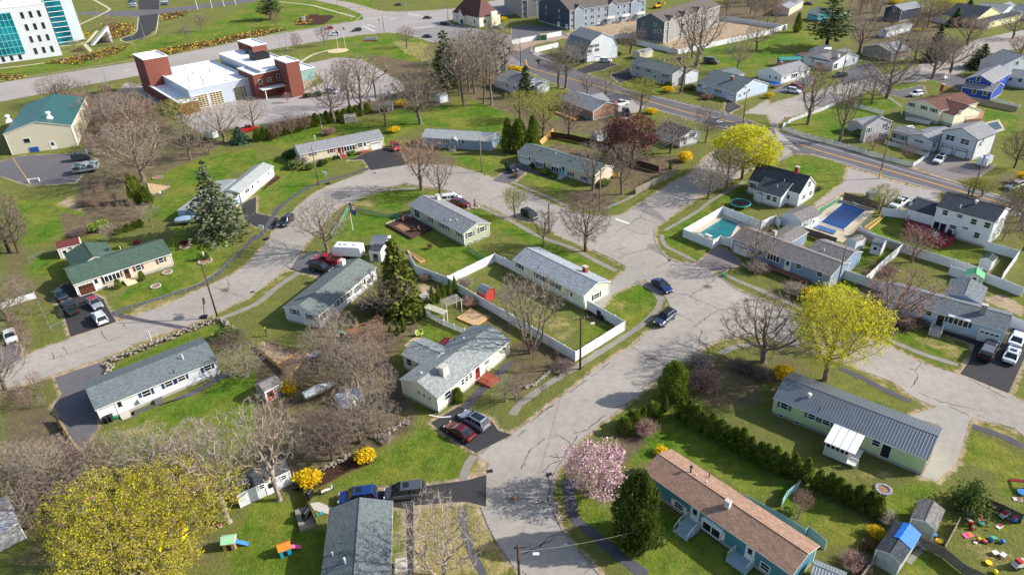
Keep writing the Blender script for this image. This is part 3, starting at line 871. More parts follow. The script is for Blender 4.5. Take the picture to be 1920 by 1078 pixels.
 def rhit(s,p):
  o,d=s._lray(p);best=None
  for pl in s.planes:
   if pl[0]in('x','y'):
    ax,x0,x1,y0,y1,he,sl=pl
    mid=(y0+y1)/2 if ax=='x' else(x0+x1)/2;half=(y1-y0)/2 if ax=='x' else(x1-x0)/2
    for sg in(-1,1):
     c0,dc=(o.y,d.y)if ax=='x' else(o.x,d.x)
     den=d.z+sl*sg*dc
     if abs(den)<1e-9:continue
     k=(he+sl*(half-sg*(c0-mid))-o.z)/den;h=o+d*k;c=(h.y if ax=='x' else h.x)-mid
     viol=max(0,-c*sg)+max(0,abs(c)-half)+(max(0,x0-h.x,h.x-x1)if ax=='x' else max(0,y0-h.y,h.y-y1))
     sc=viol*40+k*.01
     if best is None or sc<best[0]:best=(sc,h)
   else:
    k=(pl[1]-o.z)/d.z;h=o+d*k;x0,x1,y0,y1=pl[2]
    sc=(max(0,x0-h.x,h.x-x1)+max(0,y0-h.y,h.y-y1))*40+k*.01
    if best is None or sc<best[0]:best=(sc,h)
  return best[1]
 def op(s,px,kind,w=.95,h=1.15,shut=None,extra=None,z=None,fm=None,label=None):
  for p in P(px):
   a,t,l,top,uu,zz=s.whit(p)
   uu=min(max(uu,w/2+.12),max(l-w/2-.12,w/2+.12))
   if kind in 'dD':zz=s.found+.06+h/2 if z is None else z
   elif kind=='g':zz=.08+h/2
   elif kind=='f':zz=.28
   else:zz=min(max(zz,s.found+h/2+.2),top-h/2-.22)if z is None else z
   pos=(a.x+t.x*uu,a.y+t.y*uu,zz);rz=math.atan2(t.y,t.x)
   for pn,me,ch in opening(kind,w,h,fm or s.trimm,extra):
    o=link(pn,me,s.t,pos,rz)
    if label:o['label']=label
    for cn,cm in ch:link(cn,cm,o)
   if shut:
    for sg in(-1,1):
     key=('sh',h,shut.name)
     if key not in _WM:q=MB();q.box((0,-.03,0),(.36,.04,h+.1));_WM[key]=q.mesh('shutter',shut)
     link('shutter',_WM[key],s.t,(pos[0]+t.x*sg*(w/2+.3),pos[1]+t.y*sg*(w/2+.3),zz),rz)
  return s
 def chimney(s,px,h=1.1,w=.7,m=None,cap=True):
  for p in P(px):
   g=s.rhit(p);q=MB();q.box((0,0,h/2-.4),(w,w*.8,h+.8));q2=MB()
   s.rk.append(('chimney',q.mesh('chimney',m or BRICK),g,[('chimney_cap',(q2.box((0,0,h+.06),(w*1.15,w*.95,.1)),q2.mesh('chimney_cap',CONCRETE))[1])]if cap else[]))
  return s
 def vent(s,px,h=.6,r=.07,m=None,cap=False):
  for p in P(px):
   g=s.rhit(p);q=MB();q.tube((0,0,-.2),(0,0,h),r,r,6)
   if cap:q.tube((0,0,h),(0,0,h+.14),r*2.2,r*1.6,8)
   s.rk.append(('vent_pipe',q.mesh('vent_pipe',m or WHITE),g,[]))
  return s
 def part(s,name,mb,m=None,label=None,smooth=False):
  o=mb.build(name,m,s.t,smooth)
  if label:o['label']=label
  return o
 def stoop(s,px,w=1.6,d=1.3,h=.5,n=3,m=None,rail=None,name='front_steps'):
  a,t,l,top,uu,zz=s.whit(P(px)[0]);out=Vector((t.y,-t.x));c=a+t*uu;rz=math.atan2(t.y,t.x);q=MB();rl=MB()
  k=c+out*(d/2+.01);q.box((k.x,k.y,h/2),(w,d,h),rz=rz)
  for i in range(n):
   k=c+out*(d+.01+.3*(i+.5));hh=h*(n-i)/(n+1);q.box((k.x,k.y,hh/2),(w*.9,.3,hh),rz=rz)
  s.part(name,q,m or CONCRETE)
  if rail:
   for sg in(-1,1):
    e0=c+t*sg*(w/2-.05)+out*.08;e1=c+t*sg*(w/2-.05)+out*d;e2=c+t*sg*(w/2-.05)+out*(d+.3*n)
    for e,zb in((e0,h),(e1,h),(e2,.0)):rl.tube((e.x,e.y,zb),(e.x,e.y,zb+.9),.04,.04,4)
    rl.tube((e0.x,e0.y,h+.9),(e1.x,e1.y,h+.9),.04,.04,4);rl.tube((e1.x,e1.y,h+.9),(e2.x,e2.y,.9),.04,.04,4)
    for j in range(1,6):e=e0.lerp(e1,j/6);rl.tube((e.x,e.y,h),(e.x,e.y,h+.9),.02,.02,3)
   s.part('railing',rl,rail)
  return s
 def done(s):
  s.wo=s.part('wall',s.mw);
  if s.mf.f:s.part('foundation',s.mf,FOUND)
  ro=s.part('roof',s.mr);s.part('roof_trim',s.mt,s.trimm)
  for nm,me,g,ch in s.rk:
   o=link(nm,me,ro,g)
   for cn,cm in ch:link(cn,cm,o)
  return s
def shed(label,F,he,roof,wall,w=2.4,slope=.5,axis='x',door=None,name='shed',cat='shed',B=None,win=None,trim=None,style='gable',base=False,doorm=None):
 h=House(name,label,cat,F,he,roof,wall,w=w if not B else None,B=B,slope=slope,axis=axis,oh=.12,og=.1,found=0,trim=trim,style=style,base=base)
 if door:h.op(door,'d',1.1,1.7,z=.95,extra=doorm)
 if win:h.op(win,'w',.6,.6)
 return h.done()
VINYL=mat('white_vinyl','d9dbdb',.5,.08,.7)
_n=NT('chain_link');_v=_n.coord()
_w1=_n.n('ShaderNodeBsdfTransparent');_mx=_n.n('ShaderNodeMixShader');_n.fin(srgb('6a7270'),.5,.3);_mx.inputs[0].default_value=.1
_n.l(_w1.outputs[0],_mx.inputs[1]);_n.l(_n.b.outputs[0],_mx.inputs[2]);_n.l(_mx.outputs[0],_n.t.nodes['Material Output'].inputs['Surface'])
CHAIN=_n.m
_n=NT('green_slat');_n.fin(srgb('5f9a80'),.6,0);_w1=_n.n('ShaderNodeBsdfTransparent');_mx=_n.n('ShaderNodeMixShader');_mx.inputs[0].default_value=.6
_n.l(_w1.outputs[0],_mx.inputs[1]);_n.l(_n.b.outputs[0],_mx.inputs[2]);_n.l(_mx.outputs[0],_n.t.nodes['Material Output'].inputs['Surface'])
GREENMESH=_n.m
def fence(s,kind,h,label,top=False,step=2.4,name=None,m=None,group=None,cat='fence'):
 pts=gs(s,h if top else 0)
 o3=pts[0];nm=name or dict(vinyl='vinyl_fence',picket='picket_fence',wood='wooden_fence',chain='chain_link_fence',mesh='garden_fence',rail='metal_railing',board='board_fence')[kind]
 t=thing(nm,label,cat,(o3.x,o3.y,0),0,group);posts=[]
 post=MB();panel=MB()
 pm=m or dict(vinyl=VINYL,picket=VINYL,wood=WOODGREY,chain=STEEL,mesh=STEEL,rail=BLACK,board=WOODGREY)[kind]
 for a,b in zip(pts,pts[1:]):
  a=a-o3;b=b-o3;L=(b-a).length;d=(b-a).normalized();rz=math.atan2(d.y,d.x);n=max(1,round(L/step));st=L/n
  for i in range(n):posts.append((a+d*st*i,rz))
  posts.append((b,rz))
  mid=(a+b)/2
  if kind=='vinyl':
   panel.box((mid.x,mid.y,h*.5+.02),(L,.04,h-.1),rz=rz)
   for z in(.1,h-.05):panel.box((mid.x,mid.y,z),(L,.07,.13),rz=rz)
   k=0
   while k<L-.1:k+=.3;e=a+d*min(k,L);panel.box((e.x,e.y,h/2),(.02,.055,h-.35),rz=rz)
  elif kind=='picket':
   for z in(.25,h-.25):panel.box((mid.x,mid.y,z),(L,.05,.09),rz=rz)
   k=.08
   while k<L:e=a+d*k;panel.box((e.x-d.y*.03,e.y+d.x*.03,h/2+.02),(.085,.02,h-.1),rz=rz);k+=.15
  elif kind in('wood','board'):
   k=.07;q=random.Random(3)
   while k<L:
    e=a+d*k;hh=h-q.uniform(0,.06);panel.box((e.x,e.y,hh/2+.03),(.13,.025,hh-.06),rz=rz);k+=.142
   for z in(.35,h-.3):panel.box((mid.x-d.y*.04,mid.y+d.x*.04,z),(L,.05,.09),rz=rz)
  elif kind=='rail':
   for z in(.15,h-.05):panel.box((mid.x,mid.y,z),(L,.04,.05),rz=rz)
   k=.1
   while k<L:e=a+d*k;panel.box((e.x,e.y,h/2),(.025,.025,h-.25),rz=rz);k+=.16
  else:
   panel.tube((a.x,a.y,h-.03),(b.x,b.y,h-.03),.018,.018,4)
   panel.face([(a.x,a.y,.05),(b.x,b.y,.05),(b.x,b.y,h-.06),(a.x,a.y,h-.06)],(CHAIN if kind=='chain' else GREENMESH))
 if kind in('chain','mesh'):
  panel.mats=[CHAIN if kind=='chain' else GREENMESH,pm];panel.m=[0 if len(f)==4 and panel.uv[i]is None and False else panel.m[i]for i,f in enumerate(panel.f)]
  ms=[];i=0
  for f in panel.f:
   vz=[panel.v[k][2]for k in f];ms.append(0 if max(vz)-min(vz)>.3 else 1)
  panel.m=ms
 panel.build('panel',pm,t)
 pw=dict(vinyl=.13,picket=.12,wood=.1,chain=.05,mesh=.05,rail=.06,board=.1)[kind]
 ph=h+dict(vinyl=.12,picket=.15,wood=.02,chain=.05,mesh=.04,rail=.04,board=.05)[kind]
 if kind in('chain','mesh'):post.tube((0,0,0),(0,0,ph),pw,pw,5)
 else:
  post.box((0,0,ph/2),(pw,pw,ph))
  if kind in('vinyl','picket'):post.add([(-pw*.65,-pw*.65,ph),(pw*.65,-pw*.65,ph),(pw*.65,pw*.65,ph),(-pw*.65,pw*.65,ph),(0,0,ph+.1)],[(0,1,4),(1,2,4),(2,3,4),(3,0,4),(3,2,1,0)])
 pme=post.mesh('post',pm)
 for p,rz in posts[:100]:link('post',pme,t,(p.x,p.y,0),rz)
 return t
POLES={}
def utility_pole(key,base,top,label,h=None,arm=None,m=None,transformer=False,lampd=None,sign=None,guard=False,cat='utility pole',wrap=False):
 b=g1(base);H=h or hgt(P(base)[0],P(top)[0]);t=thing('utility_pole',label,cat,(b.x,b.y,0));m=m or POLEWOOD
 q=MB();q.tube((0,0,-.2),(0,0,H),.17,.11,8);q.build('pole',m,t,True)
 if arm is not None:
  q=MB();d=Vector((math.cos(arm),math.sin(arm),0));q.box((0,0,H-.5),(2.2,.1,.12),rz=arm);c=q.build('cross_arm',m,t)
  q=MB()
  for k in(-1,-.5,.5,1):q.tube(d*k+Vector((0,0,H-.44)),d*k+Vector((0,0,H-.2)),.05,.03,5)
  q.build('insulator',mat('insulator','d8d4cc',.3),c)
 if transformer:q=MB();q.tube((.32,0,H-2),(.32,0,H-1),.24,.24,10);q.build('transformer',STEEL,t)
 if guard:q=MB();q.tube((0,0,.3),(0,0,2.0),.2,.19,8);q.build('guard',mat('guard_yellow','d8b02a',.6),t)
 if wrap:q=MB();q.box((0,-.17,H*.55),(.5,.03,.22));q.build('street_sign',mat('sign_green','1f8a5a',.5),t)
 if lampd is not None:
  d=Vector((math.cos(lampd),math.sin(lampd),0));q=MB();q.tube((0,0,H-2.2),d*1.6+Vector((0,0,H-1.6)),.035,.03,5);l=q.build('lamp_arm',STEEL,t)
  q=MB();q.box(d*1.8+Vector((0,0,H-1.62)),(.6,.26,.14),rz=lampd);q.build('lamp_head',WHITE,l)
 POLES[key]=Vector((b.x,b.y,H));return t
WIRE=mat('wire_black','2a2a2a',.6);WIREL=mat('wire_pale','8d8b86',.5)
def wire(a,b,label,sag=.5,r=.012,pale=False,group='overhead wires'):
 a,b=[Vector(x)for x in(a,b)];q=MB();n=14;pv=None
 for i in range(n+1):
  t=i/n;p=a.lerp(b,t);p.z-=sag*4*t*(1-t)
  if pv is not None:q.tube(pv-a,p-a,r,r,4,cap=False)
  pv=p
 o=q.build('overhead_wire',WIREL if pale else WIRE);o.location=a
 tag(o,label,'wire',group);return o
def street_lamp(base,top,label,armd=0.0,arm=2.5,m=None,h=None):
 b=g1(base);H=h or hgt(P(base)[0],P(top)[0]);t=thing('street_lamp',label,'street lamp',(b.x,b.y,0));m=m or STEEL
 q=MB();q.tube((0,0,0),(0,0,.5),.2,.2,8,);q.build('base',CONCRETE,t)
 q=MB();q.tube((0,0,.4),(0,0,H),.1,.06,6);q.build('pole',m,t)
 d=Vector((math.cos(armd),math.sin(armd),0));q=MB();q.tube((0,0,H-.1),d*arm+Vector((0,0,H+.25)),.05,.04,5);a=q.build('arm',m,t)
 q=MB();q.box(d*(arm+.3)+Vector((0,0,H+.25)),(.8,.3,.14),rz=armd);q.build('lamp_head',STEEL,a);return t
def sm(s,closed=False,step=1.2):return smooth_line(gs(s),step,closed)
NW=sm("20: -300,960 0,790 130,700 280,630 525,540 700,475 890,410 1230,290 1500,170 1600,130 1790,30 11: 20,930 130,790 290,620 400,520 560,430 800,345 860,310 1130,272 1480,290 1780,380 12: 0,440 150,500 300,570 450,622 600,655 700,665")
NW2=sm("12: 740,662 850,640 1000,540 1200,410 1350,330 f: 1330,290 1370,265 1410,245 1432,237")
EW=sm("f: 1486,285 12: 2080,195 1900,260 1740,340 1600,420 1400,520 1200,650 1080,740 1065,820 1100,900 1170,980 1380,1020 f: 1325,501 22: 1550,80 1700,180 1900,260 23: 350,410 620,500 900,590 1150,720 1440,810 1780,942 1916,1020 f: 2010,795 2080,825")
SE=sm("f: 2080,905 33: 1900,300 1627,190 1560,140 1270,70 23: 1110,985 930,860 740,790 600,720 200,600 60,560 22: 1916,520 1700,522 1550,545 1450,590 1270,720 1160,760 1080,840 940,960 780,1075 32: 700,12 590,90 440,210 340,330 270,430 250,530 280,700 370,870 560,1078 640,1190")
SW=sm("31: 1800,1190 1627,1000 1540,880 1480,770 1430,640 1460,540 1465,440 1480,370 1400,290 1627,200 32: 0,180 100,110 250,0 22: 230,1070 430,930 640,760 800,650 900,600 1020,490 1130,440 1185,300 1150,230 1060,150 990,90 870,10")
SI=sm("12: 870,1050 740,975 600,910 400,830 200,720 0,672 11: 1800,615 1690,570 1530,500 1400,460 1250,438 1130,420 1000,440 850,480 680,560 580,620 500,720 370,870 320,950 f: 553,496 21: 180,50 0,185 20: 1900,210 1620,340 1500,400 1150,520 750,690 380,815 200,870 0,930 -300,1060")
ASPH=asphalt('asphalt_pale','9e968c',.17,.16);ASPHM=asphalt('asphalt_mid','767476');ASPHD=asphalt('asphalt_dark','3c3b3c',.15,.1)
ASPHG=asphalt('asphalt_grey','646163');PAVE=asphalt('concrete_drive','9b958c');WALK=asphalt('walk_pale','8b857a',.12,.2);WALKD=asphalt('walk_dark','56545a',.2,.2)
MARKW=mat('road_paint_white','d8d8d2',.7,.12,3);MARKY=mat('road_paint_yellow','c99a2a',.7,.12,3)
TAR=mat('tar_seal','403d3b',.7,.2)
KERBM=mat('kerb_stone','8f897e',.9,.2,1.5);KERBL=mat('kerb_light','b5aa8e',.9,.12,1.5)
ROADPOLY=[]
def struct(name,mb,m=None):return tag(mb.build(name,m),kind='structure')
def area(name,pts,z,m,sand=True):
 q=MB();q.poly(pts,z,m);o=struct(name,q,m)
 if sand:ROADPOLY.append(pts)
 return o
street=NW+NW2+EW+SE+SW+SI
area('street',street,.012,ASPH)
def kerb(lines,w=.16,h=.09,m=None):
 q=MB()
 for ln in lines:
  n=len(ln);L=[];Rr=[]
  for i in range(n):
   d=(ln[min(i+1,n-1)]-ln[max(i-1,0)]).normalized();nr=Vector((-d.y,d.x))*w/2;L.append(ln[i]+nr);Rr.append(ln[i]-nr)
  for i in range(n-1):
   a,b,c,d=Rr[i],Rr[i+1],L[i+1],L[i]
   q.add([(a.x,a.y,h),(b.x,b.y,h),(c.x,c.y,h),(d.x,d.y,h),(a.x,a.y,0),(b.x,b.y,0),(c.x,c.y,0),(d.x,d.y,0)],[(0,1,2,3),(4,5,1,0),(7,3,2,6)])
 return struct('kerb',q,m or KERBM)
kerb([sm("12: 600,912 740,975 850,1035"),sm("12: 1400,520 1200,650 1080,740 1065,820 1100,900 1170,980 1250,1010"),sm("22: 1560,82 1700,180 1900,260 23: 350,410 620,500"),sm("23: 600,720 200,600 60,560 22: 1916,520 1700,522 1550,545 1450,590 1270,720 1160,760"),sm("32: 440,210 340,330 270,430 250,530 280,700 370,870 560,1078"),sm("31: 1627,1000 1540,880 1480,770 1430,645"),sm("22: 990,95 1060,150 1150,230 1185,300"),sm("11: 1530,500 1400,460 1250,438 1130,420 1000,440 850,480 680,560 580,620 500,720"),sm("20: 380,815 750,690"),sm("11: 130,790 290,620 400,520 560,430 800,345"),sm("f: 1332,289 12: 1350,332 1200,410 1000,540 850,640 740,662")],.14,.07)
MN=sm("f: 1010,70 02: 150,400 480,520 830,660 1150,740 1620,850 03: 0,960 130,1000 13: 300,80 700,190 1080,310 1400,410 1916,565 f: 2060,420",step=3)
MS=sm("f: 2060,475 13: 1700,590 1290,478 850,360 550,262 320,198 180,190 0,130 02: 1650,990 1400,920 1000,800 780,780 450,680 240,590 0,480 f: 940,105",step=3)
area('main_road',[Vector(p)for p in MN+MS],.008,ASPHG)
HN=sm("f: -90,172 00: 0,622 1060,455 1800,312 01: 0,285 690,170 800,150",step=4);HN2=sm("f: 680,28 640,12 01: 440,0 f: 560,-26",step=4)
HS=sm("f: 690,-26 01: 600,0 700,20 830,55 1000,90 1450,70 1640,35 f: 960,-4 1000,-6",step=4);HS2=sm("f: 1030,20 960,28 01: 1450,150 1700,260 1916,330 f: 1040,110 985,118 960,103 01: 1500,300 1330,318 1200,280 1080,250 1000,245 800,262 400,322 0,392 00: 1650,440 1240,520 1060,562 560,655 330,700 0,762 f: -90,205",step=4)
area('highway',HN+HN2+HS+HS2,.005,asphalt('asphalt_highway','9d958f'))
R6a=sm("f: 1462,272 03: 0,800 230,720 560,630 900,560 1160,480 1340,420 1560,300 1700,270 1916,225 f: 1990,40",step=2)
R6b=sm("f: 1990,80 03: 1916,360 1690,400 1450,540 1150,610 1000,620 850,650 520,765 280,845 130,885 65,935 80,985 f: 1500,283",step=2)
area('side_street',R6a+R6b,.0145,ASPH)
def lane(name,s,w,z,m,dash=None,seed=1,step=2,wob=0):
 ln=smooth_line(gs(s),step);q=MB()
 if dash:
  acc=0;i=0;on=[];
  for a,b in zip(ln,ln[1:]):
   if(acc//dash)%2==0:ribbon(q,[a,b],w,z)
   acc+=(b-a).length
 else:ribbon(q,ln,w,z,None,wob,len(ln))
 return struct(name,q,m)
lane('centre_line',"f: 985,112 02: 140,510 430,590 860,710 1300,840 1600,905 f: 1440,242",.38,.017,MARKY)
lane('centre_line',"13: 215,120 500,205 840,300 1100,375 1360,450 1916,612 f: 2040,424",.38,.017,MARKY)
lane('edge_line',"13: 60,45 300,108 700,220 1080,335 1400,425 1916,580",.14,.017,MARKW)
lane('edge_line',"13: 320,196 550,255 850,350 1290,472 1700,590 1916,655",.14,.017,MARKW)
lane('edge_line',"02: 480,690 780,765 1000,800 1400,905 1650,970 03: 0,1000",.14,.017,MARKW)
lane('edge_line',"02: 830,665 1150,745 1620,862",.14,.017,MARKW)
lane('centre_line',"00: 0,700 500,610 1060,520 1800,375 01: 0,330 300,275 500,240",.3,.014,MARKY)
lane('centre_line',"01: 980,105 880,88 760,60 640,22",.3,.014,MARKY)
for s_ in("01: 800,195 890,240","01: 830,185 890,205","01: 820,145 975,125","01: 1140,105 1250,128","01: 1185,215 1330,200","00: 935,530 980,520","01: 330,292 370,288","12: 775,680 880,718","01: 1000,150 1060,135"):lane('stop_line',s_,.55,.017,MARKW)
CR=MB();cq=random.Random(5)
def crack(s,w=.1,br=True):
 ln=gs(s);out=[ln[0]]
 for a,b in zip(ln,ln[1:]):
  k=max(2,int((b-a).length/.5));n=(b-a).normalized();nr=Vector((-n.y,n.x))
  for i in range(1,k+1):
   p=a.lerp(b,i/k)+nr*cq.gauss(0,.09);out.append(p)
   if br and cq.random()<.1:
    d=(nr*cq.choice((-1,1))+n*cq.uniform(-1,1)).normalized();e=p+d*cq.uniform(.4,1.6);ribbon(CR,[p,p.lerp(e,.5)+nr*.05,e],w*.6,.0165,None,.5,int(p.x*9))
 ribbon(CR,out,w,.0162,None,.6,int(out[0].x*7)&255)
for s_ in("20: 360,695 560,640 700,590 850,545 1000,475","20: 470,600 505,650","20: 755,480 795,550","20: 395,645 405,690","20: 640,810 1230,555","20: 1600,150 1680,180 1820,230","20: 1690,90 1720,140 1680,210","20: 920,430 950,460","20: 1290,250 1440,200","11: 1540,460 1670,375","11: 1750,550 1890,480","11: 820,420 880,455","11: 500,480 590,475 690,510","11: 690,510 760,490 900,455","11: 1100,415 1150,365","12: 905,605 1050,640 1150,690","12: 960,670 1080,715","12: 780,780 880,720 960,670 1010,590","12: 850,750 950,790 1040,800","12: 790,975 880,940 1020,905","12: 750,925 850,895","12: 1070,1055 1180,1000","12: 900,610 1000,550","12: 1190,570 1290,590","22: 1190,195 1320,210 1420,265 1560,320 1740,405","22: 1340,215 1430,150 1520,95","22: 1230,350 1350,405","22: 1350,455 1500,350 1540,325","22: 1540,325 1700,300","22: 890,600 980,650 1040,680 1160,740","22: 910,580 960,545","22: 660,775 730,715","22: 430,945 560,845","22: 590,820 625,805","22: 920,950 1080,840","22: 750,1060 870,1020","22: 1380,600 1500,550","22: 1420,470 1400,580","22: 250,1075 320,1025","32: 30,200 90,150","32: 60,410 100,300 205,210","32: 110,110 250,0","32: 265,185 350,220 380,250","32: 390,180 480,150 600,60","32: 240,320 320,330 380,250 420,190","32: 190,430 230,380 290,360","32: 205,440 240,500 230,580 260,680 300,760","32: 50,590 130,590 190,610 240,590","32: 60,945 180,890 230,840 320,810 440,730","32: 175,900 260,840 330,820","32: 360,870 420,930 490,1000 530,1050","32: 115,625 215,615 270,640","32: 60,1050 90,1075","23: 1070,905 1120,830 1100,780 1145,720","23: 1120,940 1300,1010 1600,1078","23: 230,260 420,320","23: 1500,840 1800,990","33: 1150,10 1280,60","33: 1330,60 1560,150","21: 60,60 130,20","11: 30,1060 70,1040","11: 190,1060 350,910","12: 1180,560 1240,580 1150,520","12: 1010,905 1100,890"):crack(s_)
for c_ in("20: 1685,175","22: 1462,150","22: 1040,682","32: 5,590","11: 1115,418","21: 1000,-300"):
 g=g1(c_)
 for r_ in(.75,.5):ribbon(CR,[g+Vector((math.cos(a*.4488),math.sin(a*.4488)))*r_ for a in range(15)],.1,.0168)
struct('tar_crack',CR,TAR)
PT=asphalt('asphalt_patch','827d78',.12,.2)
for s_ in("12: 1005,890 1065,868 1125,930 1180,975 1130,960","12: 930,600 990,560 1160,690 1120,700","11: 560,500 640,470 690,505 620,540","31: 1500,160 1560,170 1440,310 1400,290","20: 1300,350 1380,352 1370,372 1310,370"):q=MB();q.poly(smooth_line(gs(s_),.5,True),.0156,PT);struct('asphalt_patch',q,PT)
q=MB()
for c_ in("20: 1685,175","22: 1462,150","22: 1040,682","32: 5,590"):g=g1(c_);q.tube((g.x,g.y,.005),(g.x,g.y,.03),.36,.36,14)
struct('manhole_cover',q,mat('cast_iron','6a4a3c',.7,.2))
q=MB()
for c_,r_ in(("32: 236,438",.3),("12: 1178,990",.5),("11: 888,338",.1),("11: 1118,421",.1),("20: 1890,190",.4),("31: 1487,417",.2),("11: 697,510",.3)):g=g1(c_);q.box((g.x,g.y,.02),(.75,.55,.03),rz=r_)
struct('storm_drain',q,mat('drain_iron','2a2624',.8,.2))
def drive(s,m,z=.02,name='driveway',smooth=False,sand=True):return area(name,sm(s,True)if smooth else gs(s),z,m,sand)
drive("20: 425,265 470,330 530,525 870,412 800,300 775,245 600,150 560,130 480,130 400,200",ASPHD)
drive("20: 410,830 750,715 810,800 700,850 640,870 720,1078 30: 620,150 520,270 470,225 340,0 20: 470,960",ASPHG)
drive("10: 1800,570 1916,515 11: 0,640 170,672 130,765 10: 1916,740 1840,700",ASPHD)
drive("11: 690,245 830,185 960,150 1090,190 1120,278 862,318 800,235",ASPHD)
drive("11: 325,955 450,925 640,990 600,1078 f: 603,527 21: 470,75 330,42 200,-20 f: 545,505",ASPHG)
drive("11: 1370,520 1400,490 1540,500 1640,565 1600,612 1480,575",PAVE,.018)
drive("11: 1770,395 1860,330 1916,320 12: 0,270 70,280 130,300 60,370 0,412 11: 1850,412",ASPHG)
drive("22: 720,150 870,5 1000,95 925,120 760,200 690,290 620,268 720,205",PAVE,.018)
drive("12: 1370,1028 1550,880 1660,955 1710,1010 1580,1078",asphalt('drive_brownish','7d7470'))
drive("23: 1440,800 1500,720 1545,585 1480,560 1230,475 1300,465 1600,520 1780,580 1830,450 1916,440 f: 1935,640 23: 1800,945",ASPHD)
drive("33: 890,70 1095,125 1030,350 975,450 1070,480 1200,360 1285,75 1100,0",PAVE,.018)
drive("31: 1110,110 1290,5 1495,95 1540,160 1627,185 1520,240 1400,300 1300,245 1160,150",ASPHD)
drive("31: 760,545 1000,525 1070,512 1340,475 1465,440 1462,642 1340,610 1000,635 998,800 1000,1078 955,1078 960,800 955,655 870,645 860,605 760,600",ASPHD,.022)
drive("23: 100,990 33: 0,1100",ASPH)if 0 else None
drive("10: 0,255 150,210 570,190 720,240 560,410 230,430 0,360 f: -40,330 -40,300",ASPHG,.016,'parking_lot')
drive("00: 1060,640 1130,560 1240,540 1300,830 1440,860 1480,800 1916,700 f: 560,176 640,142 690,130 722,150 690,190 600,215 480,235 00: 1500,1000 1250,830 1050,720 860,700 950,620",asphalt('lot_pale','a39a94'),.016,'parking_lot')
drive("01: 380,480 620,430 800,450 980,560 1090,620 f: 760,168 700,190 620,170 01: 500,600 460,560",asphalt('lot_pale','a39a94'),.014,'parking_lot')
drive("01: 1080,235 1500,190 1916,270 1916,345 1600,330 1330,310 1200,270",asphalt('lot_grey','87817e'),.02,'parking_lot')
drive("01: 1560,330 f: 950,100 980,120 960,150 930,130 900,110",asphalt('lot_grey','87817e'),.022,'parking_lot')
drive("02: 480,525 620,470 800,480 660,530 540,555",ASPHD);drive("02: 740,560 880,510 900,600 800,620",ASPHD,.021)
drive("02: 770,770 900,740 990,800 900,860 880,900 800,880",PAVE);drive("02: 1590,830 1610,740 1720,800 1620,850",ASPHD)
drive("13: 600,300 660,320 1060,440 1280,480 1250,560 1100,610 920,600 830,500 560,480 340,610 370,560 580,400",asphalt('lot_pale2','9c948e'),.018)
drive("13: 1090,290 1210,185 1540,260 1700,280 1560,370 1400,400",asphalt('lot_brown','817874'),.018)
drive("03: 830,690 1040,740 1180,700 1160,640 980,680 850,650",ASPHG);drive("03: 40,690 130,640 330,560 330,620 230,715",ASPHG)
drive("03: 500,560 640,500 760,470 860,560 560,640",ASPHG);drive("02: 1740,850 1916,750 1916,860",PAVE,.016)
drive("13: 0,120 60,110 110,200 0,205",PAVE,.018);drive("03: 1090,560 1440,560 1480,600 1440,680 1380,650",ASPHG,.016)
drive("02: 0,310 370,260 440,280 180,330 60,385 0,380 f: 940,85",asphalt('site_dirt','9a8878'),.015);drive("02: 0,200 300,190 440,280 310,300 0,330",ASPHG,.013)
drive("20: -150,700 60,560 160,610 150,690 40,760",ASPHG,.018)
drive("00: 900,290 1010,265 1050,120 1190,105 1160,230 1060,300 940,310",ASPHD,.02);drive("00: 570,110 1020,130 1900,15 f: 500,-20 440,2 00: 1200,70 780,90 600,95",ASPHG,.018,'access_road');drive("00: 1030,-30 1190,-30 1190,75 1040,75",ASPHD,.022)
for s_,w_,m_ in(("00: 0,515 350,470 690,395",1.6,KERBL),("00: 690,395 620,320",1.6,KERBL),("01: 160,15 400,40 520,70 740,130",1.6,KERBL),("00: 0,610 1060,442 1800,305 01: 0,278 690,162",.6,KERBL),("00: 590,190 760,110 820,70 700,0",1.6,KERBL),("00: 450,350 640,325 730,230",1.4,KERBL),("00: 1000,330 900,300 1020,240 1035,130",.5,KERBL),("00: 950,320 1160,255 1190,110",.5,KERBL),("01: 330,470 430,410 560,375",1.5,KERBL)):
 lane('footpath',s_,w_,.025,m_)
